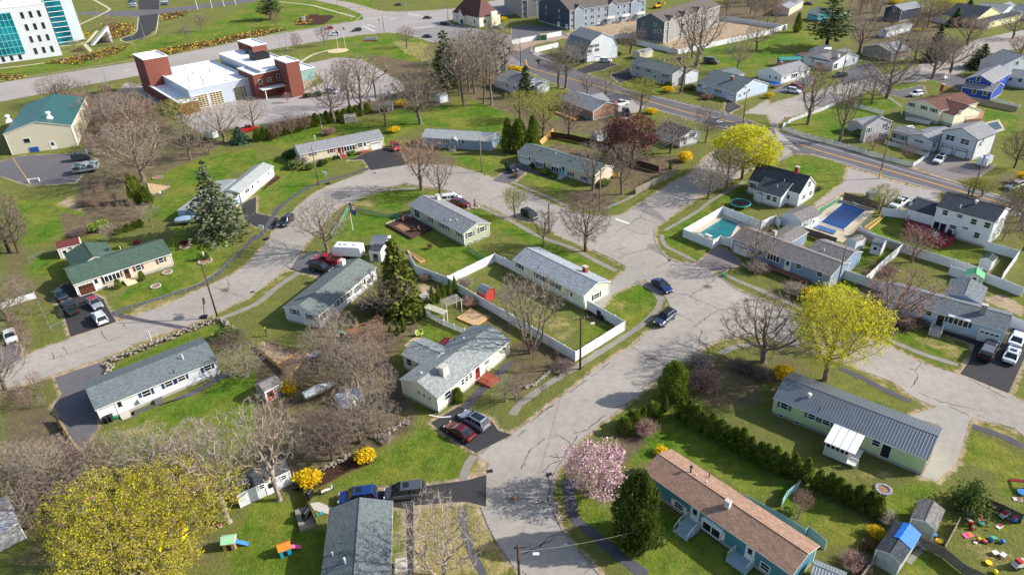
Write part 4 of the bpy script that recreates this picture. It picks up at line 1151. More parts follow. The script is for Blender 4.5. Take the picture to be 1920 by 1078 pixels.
for s_,w_,m_ in(("f: 360,618 20: 860,352 1100,262 1480,142 1620,60 10: 1700,1010 1800,930 1916,800",.9,WALKD),("11: 0,835 60,770 130,660 180,590 330,480 500,400 700,350 850,300",1.1,WALKD),("11: 690,570 760,530 850,497 950,470 1100,455 1200,452",1.1,WALK),("11: 1640,565 1700,600 1916,700 12: 200,810 450,900 600,980 780,1072",1.1,WALK),("20: 1650,390 1916,280 21: 150,160 320,45",1.2,WALK),("22: 930,108 1050,170 1105,240 1100,290 1060,350 980,430 800,550 560,700 500,740 250,890 60,1030 32: 0,60",1.1,WALK),("12: 690,605 850,540 950,480 1200,330",.9,WALK),("12: 1140,770 1210,730 1380,630 1500,540 1640,460 1740,400",.9,WALK),("12: 1120,800 1130,850 1160,890 1380,1000",.9,WALK),("22: 1580,55 1700,110 1916,200 23: 350,365",1.0,WALK),("23: 900,545 1150,650 1420,735",1.0,WALK),("23: 540,760 700,830 850,910 1060,1010",1.0,WALKD),("33: 1300,130 1500,200 1627,265",1.1,WALKD),("32: 350,470 370,600 400,720 500,800 650,930 850,1078",1.3,WALKD),("31: 1385,318 1340,390 1315,475",1.2,WALK),("31: 1310,640 1325,800 1380,950 1450,1078",.9,WALKD),("22: 1560,650 1640,610 1750,585 1916,575",1.0,WALK),("12: 0,405 130,460 300,530 430,600",.9,WALK),("03: 850,695 960,770 1000,800",1.0,WALK),("31: 1100,60 1180,75 1240,70",.2,WHITE),("22: 700,300 620,275 740,200",1.0,PAVE),("13: 60,250 180,200",1.0,WALK),("21: 1560,1060 1690,920 1916,710",1.4,WALKD),("12: 0,300 160,330 300,390",1.1,WALKD),("33: 890,1000 1000,890 1120,850",.6,WALK)):
 lane('footpath',s_,w_,.024,m_,step=.7,wob=.16)
q=MB();q.poly(gs("30: 820,70 1000,5 20: 1500,900 1640,800 1720,780 1740,810 1600,870 1450,960 1000,1078 30: 860,75"),.018);struct('gravel_strip',q,asphalt('gravel_strip','5d5b60',.2,.3,.3))
ZN=[]
def zone(ch,s,soft=1.2,val=1.0):ZN.append((ch,gs(s)if isinstance(s,str)else s,soft,val))
LUSH=["11: 680,640 1100,660 1140,820 1330,760 1560,890 1780,940 1500,1078 1360,1078 1180,930 900,800 600,880 560,800","11: 1580,620 1700,600 12: 0,710 220,830 500,960 760,1078 f: 1100,520 1020,470 930,430","11: 850,510 1100,460 1350,480 1130,560 1080,620 900,600","12: 1100,800 1150,860 1390,1000 1540,880 1290,780 1600,600 1740,640 1740,420 1500,545 1200,740","22: 500,400 770,440 620,560 480,620","22: 760,220 920,120 1050,170 1080,280 1000,420 850,500 830,400 690,300","31: 320,540 530,520 860,490 1300,480 1350,310 1140,150 1000,130 1060,170 780,330 700,400 540,480","30: 1627,560 31: 60,600 230,620 250,700 440,790 440,1078 30: 1500,1078 1440,980","32: 960,40 1050,80 1627,400 1627,640 1500,560 1010,280 740,390 780,260","32: 380,560 620,640 600,800 700,850 930,660 1627,1078 850,1078 640,920 480,780 380,700","33: 0,420 80,640 200,700 240,760 380,820 360,900 600,900 640,760 300,560 60,430","33: 960,590 900,700 820,730 700,600 540,480 700,540 760,520 1070,480 1060,560","33: 1240,130 1627,330 1627,560 1480,590 1430,420 1200,340","20: 1100,260 1480,150 1620,60 10: 1760,900 1640,800 1300,740 1260,870 1320,1040 20: 1200,50 950,170 820,340","20: 1190,600 1500,480 1650,430 1640,520 1500,520 850,770 800,780","30: 620,190 860,80 1000,5 20: 1500,960 1700,830 1916,760 21: 0,830 60,1000 30: 1627,180 1500,300 1000,260 700,250","10: 0,560 400,520 560,620 700,650 690,720 470,780 300,860 0,880","10: 1080,620 1280,470 1270,400 1100,420 1450,250 1916,140 1916,300 1720,340 1500,520 1370,580 1280,680 1100,700","11: 0,250 300,200 500,40 960,0 1000,60 960,150 700,240 600,220 480,420 200,560 0,640","13: 110,250 190,205 540,260 600,330 560,420 430,510 350,500","13: 760,760 880,660 1040,700 1220,860 1620,910 1690,940 1560,1060 1010,870","13: 640,1060 700,930 780,830 900,900 930,900 800,1000","23: 100,40 300,140 620,30 700,100 640,180 480,240 250,160","23: 1000,560 940,530 900,500 1230,480 1500,580 1530,640 1480,720 1200,640","23: 930,560 1150,700 1430,800 1400,760 1000,590","02: 1390,500 1400,300 1916,200 1916,500 1680,540","03: 0,450 0,280 160,220 420,230 400,360 300,400","03: 140,930 300,860 520,780 860,850 680,930 500,1060 180,960","03: 700,710 860,690 1000,790 870,830 680,770","03: 880,650 1150,640 1190,700 1000,690","03: 1130,600 1460,560 1500,590 1290,640","03: 1530,800 1880,870 1850,1000 1640,1040 1680,980","00: 0,520 690,400 1020,310 1500,230 1900,20 f: 700,0 690,38 00: 1900,300 1200,400 600,500 0,590","01: 0,200 0,60 200,20 420,45 700,140 400,190","01: 150,440 500,370 600,290 1080,255 1300,320 1280,440 950,560 600,420 450,380 330,480","01: 1040,830 1400,760 1600,740 1900,850 1870,1000 1250,940 1000,1050 600,1000 500,970 640,930 950,900","11: 0,100 100,90 400,10 560,-40 700,-60 480,60 220,170","11: 1490,230 1700,190 1860,230 1780,340 1600,300","12: 60,330 350,400 400,500 130,420","12: 240,120 400,90 520,200 330,180","13: 230,830 300,780 390,840 330,890","23: 800,-40 950,0 1200,130 1100,100 900,40","03: 1100,400 1320,200 1290,180 1200,170","12: 660,560 900,500 930,480 720,640","33: 900,900 1010,970 1250,1050 1200,1078 860,1078","21: 930,690 1080,600 1200,420 1500,490 1350,590 1100,680","10: 200,1078 300,940 460,960 520,1040 20: 450,120 300,60","02: 420,510 620,460 480,430","02: 800,610 900,580 1150,650 1080,720 830,640"]
for s_ in LUSH:zone(0,s_,1.5)
for s_,v_ in(("31: 1000,640 1330,615 1320,800 1400,1000 1440,1078 890,1078 890,980 1000,800",1),("31: 1340,620 1430,640 1480,770 1560,900 1627,1000 1627,1078 1480,1078 1360,870",.9),("31: 1345,400 1400,320 1480,370 1465,440 1350,475",.8),("22: 750,270 850,250 870,300 790,350",.7),("21: 0,180 200,40 320,40 130,190 0,290",.5),("20: 860,400 1100,270 1500,160 1560,150 1230,290 900,405",.8),("20: 760,700 1150,520 1620,345 1600,390 1100,600 800,750",.8),("12: 850,330 980,330 1060,370 930,410",.8),("23: 840,480 1000,560 1250,470 1460,560 1530,620 1440,720 950,530",.55),("23: 500,740 900,870 1110,960 1090,1020 850,900 560,790",.7),("33: 1280,70 1627,200 1627,280 1300,130",.7),("30: 620,200 1000,40 1100,120 760,240",.5),("00: 560,690 960,600 990,640 860,700 650,720",.4),("01: 1000,300 1300,320 1350,520 1100,400",.6),("13: 590,320 640,350 600,420 560,400",.9),("11: 700,560 860,540 900,590 760,580",.9),("10: 400,580 560,500 700,640 560,610",.9),("22: 1500,900 1800,830 1916,900 1916,1078 1300,1078",.5),("33: 300,420 700,380 1000,480 600,520",.5),("33: 1160,850 1240,760 1450,850 1627,1000 1627,1078 1350,1050",.5),("30: 1080,1078 1500,900 1627,600 1627,1078",.35),("22: 0,300 460,380 500,480 430,600 300,540",.5),("22: 1470,640 1550,560 1700,530 1916,530 1916,580 1640,610",.6),("11: 130,790 290,620 560,430 860,315 840,340 500,470 240,700",.35),("12: 200,740 600,930 860,1065 700,1000 400,880",.5)):zone(1,s_,1.2,v_)
for s_,v_ in(("21: 0,620 120,540 340,650 500,560 640,480 900,380 1130,540 1000,720 1090,840 1100,940 1200,1060 31: 1000,150 800,250 700,330 500,400 380,440 250,470 210,560 0,560 0,300",1),("21: 950,380 1210,400 1250,480 1100,580 900,560",.8),("00: 350,720 560,690 900,720 1050,720 1250,830 1300,1000 1700,1060 10: 1500,220 1100,380 1060,640 1050,740 700,720 560,540 600,380 750,230 600,120 00: 560,900",1),("10: 420,620 800,680 1100,720 1050,760 700,800 480,840",.8),("30: 0,0 340,0 480,230 560,250 500,420 1000,340 1300,380 1450,500 1450,620 500,600 300,800 0,960",.75),("30: 0,960 250,820 500,640 1400,600 1480,900 1350,1078 0,1078",.5),("12: 220,160 340,100 700,220 1300,200 1280,310 920,480 700,460 600,400",.8),("12: 360,500 640,430 900,500 700,610 560,640 400,580",.7),("22: 0,560 160,560 470,700 300,780 0,1030 0,800",1),("22: 200,560 470,690 420,740 180,640",1),("01: 800,400 1300,480 1500,780 1916,700 1916,860 1600,740 1350,800 1050,820 860,880 760,700 1000,620",.85),("01: 1300,310 1916,380 02: 0,540 240,690 80,900 01: 1500,700",.8),("02: 0,700 300,900 640,830 760,900 1060,1000 1250,1060 12: 250,30 0,100",.7),("21: 1210,60 1370,120 1540,320 1700,350 1900,480 1916,560 1650,420 1300,220",.7),("21: 1530,200 1916,440 1916,560 1740,400",.9),("22: 1330,660 1600,640 1916,820 1916,1060 1500,1078 1300,960",.65),("23: 0,600 100,620 400,800 0,1000",.6),("23: 620,100 900,60 1000,380 1240,400 940,520 800,380",.85),("32: 640,160 800,180 880,230 700,380 680,280",.9),("32: 250,430 290,380 350,470 380,700 480,830 560,1050 370,870 270,700",.6),("22: 1440,590 1600,500 1700,510 1500,600 1300,720",.5),("33: 0,80 400,180 700,520 300,300 0,160",.4),("13: 750,640 860,640 1000,870 880,840",.5),("13: 1600,400 1750,330 1916,300 1916,520 1700,450",.6),("13: 1650,800 1916,640 1916,1000 1720,860",.5),("03: 560,0 900,0 1400,100 1300,330 1100,380 900,420 640,380 600,150",.65),("03: 0,0 260,0 280,150 120,230 0,180",.6),("03: 1320,330 1700,260 1700,420 1480,540 1200,480",.5),("11: 1250,350 1480,330 1500,290 1500,230 1300,150 1050,150 1120,280",.75),("20: 0,300 250,400 280,640 130,700 0,760",.6),("20: 0,930 380,810 440,860 260,900 400,1078 0,1078",.7),("10: 0,800 250,900 230,1078 20: 400,240 300,300 0,250",.55),("02: 1700,0 1916,0 1916,200 1550,110 1500,40",.8),("12: 1130,600 1280,300 1340,260 1180,420 1000,550",.5)):zone(2,s_,1.6,v_)
for s_,v_ in(("02: 430,230 1010,110 1060,180 1000,290 700,270",1),("02: 1130,330 1560,150 1916,200 1900,240 1240,390",1),("02: 0,310 450,240 420,290 150,340",.8),("23: 1620,220 1750,210 1916,290 1916,380 1840,350 1640,260",.9),("21: 1210,130 1330,140 1340,190 1220,210",.9),("21: 0,600 60,550 330,630 320,660 150,740 250,820 200,820",.7),("20: 860,390 1000,310 1130,250 1160,270 900,405",.6),("21: 1510,390 1600,325 1750,390 1640,450",.9),("22: 760,270 840,250 860,290",.6),("01: 330,590 460,580 400,660 330,680",.8),("10: 430,570 520,510 560,560 640,640 560,620",.8)):zone(3,s_,1.0,v_)
for s_,v_ in(("31: 310,530 420,410 640,320 780,340 700,385 600,415 480,480 400,520 330,545",1),("01: 290,160 400,110 600,120 500,190 300,190",1),("01: 80,790 300,730 390,780 240,810",.9),("00: 770,190 900,170 1020,180 1000,260 780,310",.6),("00: 920,440 1200,370 1600,300 01: 0,230 270,220 60,270 00: 1300,400",.6),("00: 320,480 980,330 900,390 600,480",.6),("00: 1200,100 1420,80 1400,120 1200,170",.6),("21: 1490,1050 1700,870 1916,650 1916,720 1560,1060",.6),("11: 40,470 140,350 190,370 40,480",1),("12: 400,420 620,420 480,450",.5),("00: 470,400 620,330 680,390",.6),("22: 530,340 570,310 770,440 740,450",.9)):zone(4,s_,.8,v_)
def inpoly_np(X,Y,poly):
 c=np.zeros(X.shape,bool);n=len(poly)
 for i in range(n):
  ax,ay=poly[i];bx,by=poly[i-1]
  if ay==by:continue
  c^=((ay>Y)!=(by>Y))&(X<(bx-ax)*(Y-ay)/(by-ay)+ax)
 return c
def dist_np(X,Y,poly):
 d=np.full(X.shape,1e9);n=len(poly)
 for i in range(n):
  ax,ay=poly[i];bx,by=poly[i-1];dx,dy=bx-ax,by-ay;l=dx*dx+dy*dy+1e-9
  t=np.clip(((X-ax)*dx+(Y-ay)*dy)/l,0,1);d=np.minimum(d,(X-ax-t*dx)**2+(Y-ay-t*dy)**2)
 return np.sqrt(d)
xs=np.concatenate([np.arange(-520,-150,3.0),np.arange(-150,150,.8),np.arange(150,420,3.0)])
ys=np.concatenate([np.arange(20,190,.8),np.arange(190,300,1.6),np.arange(300,760,4.0)])
GX,GY=np.meshgrid(xs,ys);nx,ny=len(xs),len(ys)
MASK=np.zeros((5,)+GX.shape)
for ch,poly,soft,val in ZN:
 pl=[(p.x,p.y)for p in poly];x0,x1=min(p[0]for p in pl)-3,max(p[0]for p in pl)+3;y0,y1=min(p[1]for p in pl)-3,max(p[1]for p in pl)+3
 i0,i1=np.searchsorted(xs,(x0,x1));j0,j1=np.searchsorted(ys,(y0,y1))
 if i1<=i0 or j1<=j0:continue
 X=GX[j0:j1,i0:i1];Y=GY[j0:j1,i0:i1];d=dist_np(X,Y,pl);d=np.where(inpoly_np(X,Y,pl),d,-d)
 v=np.clip(.5+d/(2*soft),0,1)*val;MASK[ch,j0:j1,i0:i1]=np.maximum(MASK[ch,j0:j1,i0:i1],v)
for poly in ROADPOLY:
 pl=[(p[0],p[1])for p in poly];x0,x1=min(p[0]for p in pl)-3,max(p[0]for p in pl)+3;y0,y1=min(p[1]for p in pl)-3,max(p[1]for p in pl)+3
 i0,i1=np.searchsorted(xs,(x0,x1));j0,j1=np.searchsorted(ys,(y0,y1))
 if i1<=i0 or j1<=j0:continue
 if len(pl)>150:pl=pl[::2]
 X=GX[j0:j1,i0:i1];Y=GY[j0:j1,i0:i1];v=np.clip(1.35-dist_np(X,Y,pl),0,1)*.62
 MASK[3,j0:j1,i0:i1]=np.maximum(MASK[3,j0:j1,i0:i1],v)
co=np.stack([GX.ravel(),GY.ravel(),np.zeros(GX.size)],1)
idx=np.arange(nx*ny).reshape(ny,nx)
quads=np.stack([idx[:-1,:-1].ravel(),idx[:-1,1:].ravel(),idx[1:,1:].ravel(),idx[1:,:-1].ravel()],1)
gm=bpy.data.meshes.new('ground')
FAR=4000
ring=np.concatenate([idx[0,:],idx[1:,-1],idx[-1,-2::-1],idx[-2:0:-1,0]])
rc=co[ring];ctr=np.array([0,300,0]);far=rc.copy();dv=rc[:,:2]-ctr[:2];far[:,:2]=ctr[:2]+dv*(FAR/np.abs(dv).max(axis=1,keepdims=True))
base=nx*ny;m_=len(ring);allv=np.concatenate([co,far])
rq=np.stack([ring,base+np.arange(m_),base+(np.arange(m_)+1)%m_,np.roll(ring,-1)],1)
aq=np.concatenate([quads,rq]).astype(np.int32)
gm.vertices.add(len(allv));gm.vertices.foreach_set('co',allv.ravel().astype(np.float32))
gm.loops.add(aq.size);gm.loops.foreach_set('vertex_index',aq.ravel())
gm.polygons.add(len(aq));gm.polygons.foreach_set('loop_start',np.arange(0,aq.size,4,dtype=np.int32));gm.polygons.foreach_set('loop_total',np.full(len(aq),4,np.int32))
gm.update(calc_edges=True);gm.validate()
for nm,chs in(('cover',(0,1,2)),('soil',(3,4,4))):
 at=gm.attributes.new(nm,'FLOAT_COLOR','POINT');a4=np.zeros((len(allv),4),np.float32)
 for k,ch in enumerate(chs):a4[:nx*ny,k]=MASK[ch].ravel()
 a4[nx*ny:,2]=.5 if nm=='cover' else 0
 a4[:,3]=1;at.data.foreach_set('color',a4.ravel())
t=NT('ground_cover');v=t.coord()
ca=t.n('ShaderNodeAttribute',attribute_name='cover');sa=t.n('ShaderNodeAttribute',attribute_name='soil')
cs=t.n('ShaderNodeSeparateColor');t.l(ca.outputs['Color'],cs.inputs[0]);ss=t.n('ShaderNodeSeparateColor');t.l(sa.outputs['Color'],ss.inputs[0])
nA=t.noise(v,.09,6,.65);nB=t.noise(v,.55,6,.7);nC=t.noise(v,4.5,5,.75);nD=t.noise(v,.022,3);nE=t.noise(v,1.7,5,.7)
def two(f,a,b,lo=.35,hi=.65):return t.mix(t.ramp(f,lo,hi),srgb(a),srgb(b))
lush=two(nB,'3a5b14','5a7b1f');lush=t.mix(t.ramp(nA,.4,.62),lush,two(nB,'626c28','868438'));lush=t.mix(t.math('MULTIPLY',t.ramp(nE,.54,.7),.7),lush,srgb('8a834e'))
olive=two(nB,'5c6629','7e7f40');olive=t.mix(t.ramp(nA,.38,.62),olive,two(nE,'746a46','5c6a2c'))
straw=two(nB,'7c7440','ab9a66');straw=t.mix(t.ramp(nE,.5,.7),straw,srgb('676b34'))
litter=two(nB,'57493c','7d6c59');litter=t.mix(t.ramp(nA,.45,.65),litter,two(nE,'735f4c','63633f'));litter=t.mix(t.math('MULTIPLY',t.ramp(nE,.55,.75),.6),litter,srgb('9a866e'))
litter=t.mix(t.math('MULTIPLY',t.ramp(nB,.5,.62),.6),litter,olive)
sand=two(nB,'93806a','b8a286');mulch=two(nE,'2e2420','5a4034')
def edge(m_,w=.9):
 k=t.math('ADD',m_,t.math('MULTIPLY',t.math('SUBTRACT',t.math('ADD',t.math('MULTIPLY',nB,.6),t.math('MULTIPLY',nE,.4)),.5),w));return t.ramp(k,.38,.62)
col=t.mix(edge(cs.outputs[0]),olive,lush);col=t.mix(edge(cs.outputs[1],1.6),col,straw);col=t.mix(edge(cs.outputs[2],1.5),col,litter)
col=t.mix(edge(ss.outputs[0],1.5),col,sand);col=t.mix(edge(ss.outputs[1],.5),col,mulch)
col=t.mix(1,col,t.mix(t.ramp(nC,.3,.7),(.62,.62,.62),(1.3,1.3,1.3)),'MULTIPLY')
gmul=t.n('ShaderNodeMix',data_type='RGBA',blend_type='MULTIPLY')
t.bump(t.math('ADD',nC,t.math('MULTIPLY',nE,1.5)),.9,.18)
GROUNDM=t.fin(col,.95,0,.08)
gm.materials.append(GROUNDM)
go=bpy.data.objects.new('ground',gm);C.objects.link(go);tag(go,kind='structure')
S_BLUEGREY=shingle('shingle_bluegrey','6c7576');S_GREY=shingle('shingle_grey','8d8e90');S_LIGHT=shingle('shingle_light','a3a6a4',.22);S_DARK=shingle('shingle_charcoal','454950',.3)
S_GREEN=shingle('shingle_green','4c6054',.22);S_TEALGREY=shingle('shingle_tealgrey','6a7473');S_BROWN=shingle('shingle_brown','9a7c6a',.2,.2,.4);S_BROWNG=shingle('shingle_greybrown','7d7876',.3);S_GREENGREY=shingle('shingle_greengrey','707875')
S_DBROWN=shingle('shingle_darkbrown','6d4f45',.22);S_MIX=shingle('shingle_silver_mixed','929694',.28,.2,.3)
W_WHITE=siding('siding_white','d6d9db');W_CREAM=siding('siding_cream','e6e2c4');W_TAN=siding('siding_tan','cdbfa8');W_SAGE=siding('siding_sage','aab294');W_MINT=siding('siding_mint','d2dcc0');W_BLUEG=siding('siding_bluegrey','8799ae');W_PALEB=siding('siding_paleblue','b7c6da')
W_LGREEN=siding('siding_lightgreen','c7d6a2');W_TEAL=siding('siding_teal','4f8390');W_GREY=siding('siding_grey','b4b2b0');W_LGREY=siding('siding_lightgrey','cdd0d4');W_NAVY=siding('siding_navy','2c3d52');W_DGREY=siding('siding_darkgrey','555d66');W_BLUE=siding('siding_royalblue','2b4aa0');W_BEIGE=siding('siding_beige','d8ccae');W_STEELB=siding('siding_steelblue','9fb0c0')
SH_NAVY=mat('shutter_navy','2c3a66',.6);SH_BLACK=mat('shutter_black','26292c',.6);SH_MAROON=mat('shutter_maroon','7a2c34',.6);SH_GREEN=mat('shutter_green','2e5a4c',.6);SH_BROWN=mat('shutter_brown','59382f',.6);SH_GREY=mat('shutter_grey','6a665f',.6);SH_WHITE=WHITE
D_RED=mat('door_red','8f2a2a',.5);D_TEAL=mat('door_turquoise','2fa3c4',.5);D_BLACK=mat('door_black','24262a',.4);D_GREEN=mat('door_palegreen','9cc8b4',.5);D_BROWN=mat('door_brown','5a3626',.5)
CHIMC=mat('chimney_cream','cfc6b0',.8,.12)
HS={}
h=House('ranch_house','long white ranch house with blue-grey roof and navy shutters beside the stone wall','house',"20: 710,1075 1630,700",2.75,S_BLUEGREY,W_WHITE,B="20: 1500,530",slope=.34)
h.op("20: 1095,945",'w',1.1,1.0,SH_NAVY);h.op("20: 1262,873 1357,832",'w',1.0,.95,SH_NAVY);h.op("20: 1553,755",'w',1.0,.9,SH_NAVY);h.op("20: 900,1040",'d',.95,2.0)
h.vent("20: 1372,690",.9,.09);h.vent("20: 1303,795",.7,.06,BLACK)
h.stoop("30: 800,70",1.3,.9,.3,1)
q=MB();a,tt,l,top,uu,zz=h.whit(P("20: 1050,985")[0]);pp=a+tt*uu;q.box((pp.x,pp.y-.25,1.35),(.7,.5,.45));h.part('window_air_conditioner',q,WHITE)
q=MB();a,tt,l,top,uu,zz=h.whit(P("20: 1185,1000")[0]);pp=a+tt*uu;q.box((pp.x,pp.y-.5,.25),(1.4,1.0,.5),taper=.8);h.part('bulkhead',q,mat('bulkhead_grey','5c5a56',.7))
h.done();HS['A']=h
h=House('ranch_house','tan ranch house with dark green shingle roof and brown shutters','house',"20: 545,138 10: 1285,940",2.8,S_GREEN,W_TAN,ridge="10: 1205,833",slope=.36)
h.wing("10: 490,945 530,1035 865,945 735,882",2.8,.36,'y',extend=(0,0,-1.5,0))
h.op("20: 655,175",'g',2.6,2.0,extra=D_BROWN);h.op("20: 735,150",'d',.95,2.05);h.op("20: 838,75",'b',2.6,1.2,SH_BROWN,4);h.op("20: 950,45",'d',1.0,2.05,extra=D_BROWN);h.op("10: 1035,1045",'w',.9,1.0,SH_BROWN);h.op("10: 1205,990",'w',.9,1.0,SH_BROWN)
h.stoop("20: 960,80",2.0,1.5,.5,2,mat('step_sand','d2c29c',.9));h.vent("10: 900,900",.5)
g=h.rhit(P("10: 790,915")[0]);q=MB();q.box((0,0,.06),(1.4,.8,.14));h.rk.append(('skylight',q.mesh('skylight',GLASS),g,[]))
g=h.rhit(P("10: 778,985")[0]);q=MB();q.tube((0,0,0),(0,0,1.3),.03,.03,4,STEEL);q.tube((-.7,0,1.2),(.7,0,1.3),.025,.025,4,STEEL)
for k in range(5):q.tube((-.6+k*.3,-.4,1.25),(-.6+k*.3,.4,1.25),.018,.018,3,STEEL)
h.rk.append(('antenna',q.mesh('antenna',STEEL),g,[]))
h.done();HS['B']=h
h=House('ranch_house','white ranch house with pale grey roof half hidden by a big grey-green spruce','house',"10: 1800,490 11: 135,285",2.75,S_LIGHT,W_LGREY,B="11: 50,232",slope=.34)
h.wing("10: 1370,582 1480,625 1800,490 1640,400",2.5,.12,'x',wall=W_STEELB,extend=(0,.4,0,0))
h.op("10: 1845,455",'w',1.8,1.1);h.op("10: 1888,440",'d',1.2,2.0);h.op("11: 88,330 10,390",'w',.7,1.0)
h.done();HS['C']=h
h=House('ranch_house','long cream ranch house with grey roof, maroon shutters and white garage door','house',"11: 325,202 960,75",2.8,S_GREY,W_BEIGE,ridge="01: 915,968",slope=.36)
h.op("11: 565,172",'w',1.1,.95,SH_MAROON);h.op("11: 425,195",'w',.9,.9,SH_MAROON);h.op("11: 623,170",'d',.95,2.05,extra=D_RED);h.op("11: 697,150",'b',3.0,1.3,SH_MAROON,4);h.op("11: 778,128",'w',1.2,1.1);h.op("11: 815,128",'d',.95,2.05);h.op("11: 900,135",'g',2.7,2.1)
h.stoop("11: 640,210",1.8,1.4,.55,3,BRICK,WHITE);h.stoop("11: 815,175",2.0,1.2,.3,1,BRICK)
h.vent("11: 442,85",.8,.1,cap=True);h.done();HS['D']=h
h=House('ranch_house','blue-grey ranch house with light grey roof and small white gabled entry','house',"11: 1235,70 1765,103",2.8,S_LIGHT,W_BLUEG,w=7.4,slope=.36)
h.op("11: 1415,100",'b',2.4,1.3,None,5);h.op("11: 1487,115",'d',1.1,2.05);h.op("11: 1551,106",'w',1.0,.95);h.op("11: 1345,112",'w',.8,1.2);h.op("11: 1790,60",'w',.8,.9);h.op("11: 1777,110",'w',.7,.8)
a,tt,l,top,uu,zz=h.whit(P("11: 1487,115")[0]);h.block(uu+a.x-1.2,uu+a.x+1.2,-h.W/2-.7,-h.W/2+2,'y',2.75,.5,.15,.6)
h.stoop("11: 1485,165",1.6,1.3,.5,3,WOODGREY,WOODGREY);h.done();HS['E']=h
h=House('ranch_house','sage green ranch house with speckled grey roof beside the dark wooden deck','house',"11: 1140,575 1550,795",2.95,S_GREY,W_SAGE,B="11: 1750,708",slope=.34)
h.op("11: 1207,645",'D',1.8,2.05);h.op("11: 1307,688",'w',.8,1.0,SH_BROWN);h.op("11: 1383,728 1425,745",'w',.9,.9,SH_BROWN);h.op("11: 1520,800",'w',.9,.9,SH_BROWN);h.op("11: 1602,797 1692,757",'w',1.2,1.0,SH_GREY);h.op("11: 1335,760 1465,830 1523,860",'f',.7,.35);h.op("11: 1603,860 1650,838 1703,812",'f',.7,.35);h.op("11: 1650,735",'v',.5,.5)
h.chimney("11: 1362,535",1.0,.95,CHIMC);h.vent("11: 1413,693",.6,.07,BLACK);h.vent("11: 1455,695 1505,692",.35,.1)
h.stoop("11: 1165,665",1.1,.9,.45,2);h.done();HS['F']=h
h=House('ranch_house','pale mint ranch house with white gable end and brick chimney inside a white vinyl fence','house',"12: 0,985 22: 535,222",2.95,shingle('shingle_palegrey','9da2a6',.3),W_MINT,B="22: 737,108",slope=.36)
h.op("12: 58,1033",'w',1.0,.9,SH_BLACK);h.op("22: 192,70 238,92",'w',.85,.85,SH_BLACK);h.op("22: 325,140",'w',1.7,.9,SH_BLACK);h.op("22: 445,222",'d',.95,1.9);h.op("22: 632,218",'w',1.3,.95,SH_BLACK);h.op("22: 55,60 290,180",'f',.7,.35)
h.chimney("22: 547,40",1.1,.8,BRICK);h.vent("12: 200,1050",.5,.06,BLACK)
h.done();HS['G']=h
h=House('ranch_house','tan ranch house with blue-grey roof and turquoise front door','house',"12: 35,180 620,356",2.85,S_TEALGREY,W_TAN,w=7.4,slope=.36)
h.op("12: 93,242",'g',2.6,2.0);h.op("12: 133,255",'d',.9,2.0);h.op("12: 213,280",'b',2.2,1.2,SH_BLACK,4);h.op("12: 328,308",'b',2.2,1.2,SH_BLACK,3);h.op("12: 385,342",'d',1.0,2.1,extra=D_TEAL);h.op("12: 440,347",'w',1.0,.9,SH_BLACK);h.op("12: 543,385",'w',1.0,.9,SH_BLACK)
h.stoop("12: 385,372",1.8,1.3,.5,3);h.vent("12: 215,172 435,250 475,238",.3,.12,BLACK);h.vent("12: 328,195",.5,.08);h.done();HS['H']=h
h=House('ranch_house','light green ranch house with dark ribbed metal roof and white-roofed back porch','house',"23: 35,980 33: 1020,350",2.9,ribmetal('ribbed_metal_roof','6e767e',.36),W_LGREEN,B="33: 1090,135",slope=.34)
h.op("23: 123,1040",'w',.9,.95,SH_GREY);h.op("33: 278,70 370,105",'w',.85,.8,SH_GREY);h.op("33: 687,237",'w',.85,.85);h.op("33: 750,285",'d',1.0,1.95,extra=D_BLACK);h.op("33: 80,65 185,105",'f',.7,.35)
h.vent("23: 308,975",.5,.14,WHITE,True);h.vent("33: 325,35",.7,.05,BLACK)
x0,x1,y0,y1=-1,1,0,0
p4=[h.loc(G(q,2.6))for q in P("33: 425,115 635,190 580,310 375,225")];xa,xb=min(p.x for p in p4),max(p.x for p in p4);ya=min(p.y for p in p4);yb=-h.W/2+.3
q=MB();q.add([(xa,ya,2.35),(xb-.4,ya,2.35),(xb-.4,yb,2.88),(xa,yb,2.88),(xa,ya,2.27),(xb-.4,ya,2.27),(xb-.4,yb,2.8),(xa,yb,2.8)],[(0,1,2,3),(7,6,5,4),(4,5,1,0),(5,6,2,1),(7,4,0,3)]);rb=MB()
pr=h.part('porch_roof',q,WHITE)
for k in range(1,4):xk=xa+(xb-.4-xa)*k/4;rb.tube((xk,ya,2.36),(xk,yb,2.89),.03,.03,4)
rb.build('roof_seam',mat('seam_grey','8d8d8d',.6),pr)
q=MB();q.box(((xa+xb)/2-.4,ya+.25,.95),(xb-xa-1.4,.1,1.1));q.box((xa+.2,(ya+yb)/2,.95),(.1,yb-ya-.2,1.1));q.box(((xa+xb)/2,(ya+yb)/2,.3),(xb-xa-.2,yb-ya-.3,.2))
for k in range(6):q.box((xa+.25+(xb-xa-1.3)*k/5,ya+.25,1.9),(.14,.14,.85))
for k in range(9):q.box((xb-.75+.08*k,ya+.3,.95),(.03,.05,.9))
q.box((xb-.4,ya+.3,1.42),(.9,.07,.07));q.box((xb+.05,ya+.3,.8),(.12,.12,1.3));h.part('porch',q,WHITE)
q=MB();q.face([(xa+.2,ya+.3,1.5),(xb-1.2,ya+.3,1.5),(xb-1.2,ya+.3,2.25),(xa+.2,ya+.3,2.25)]);h.part('porch_glass',q,GLASS)
h.done();HS['I']=h
h=House('ranch_house','teal blue ranch house with long brown shingle roof and white-railed stoops','house',"32: 830,415 33: 155,1082",2.95,S_BROWN,W_TEAL,B="33: 325,885",slope=.36)
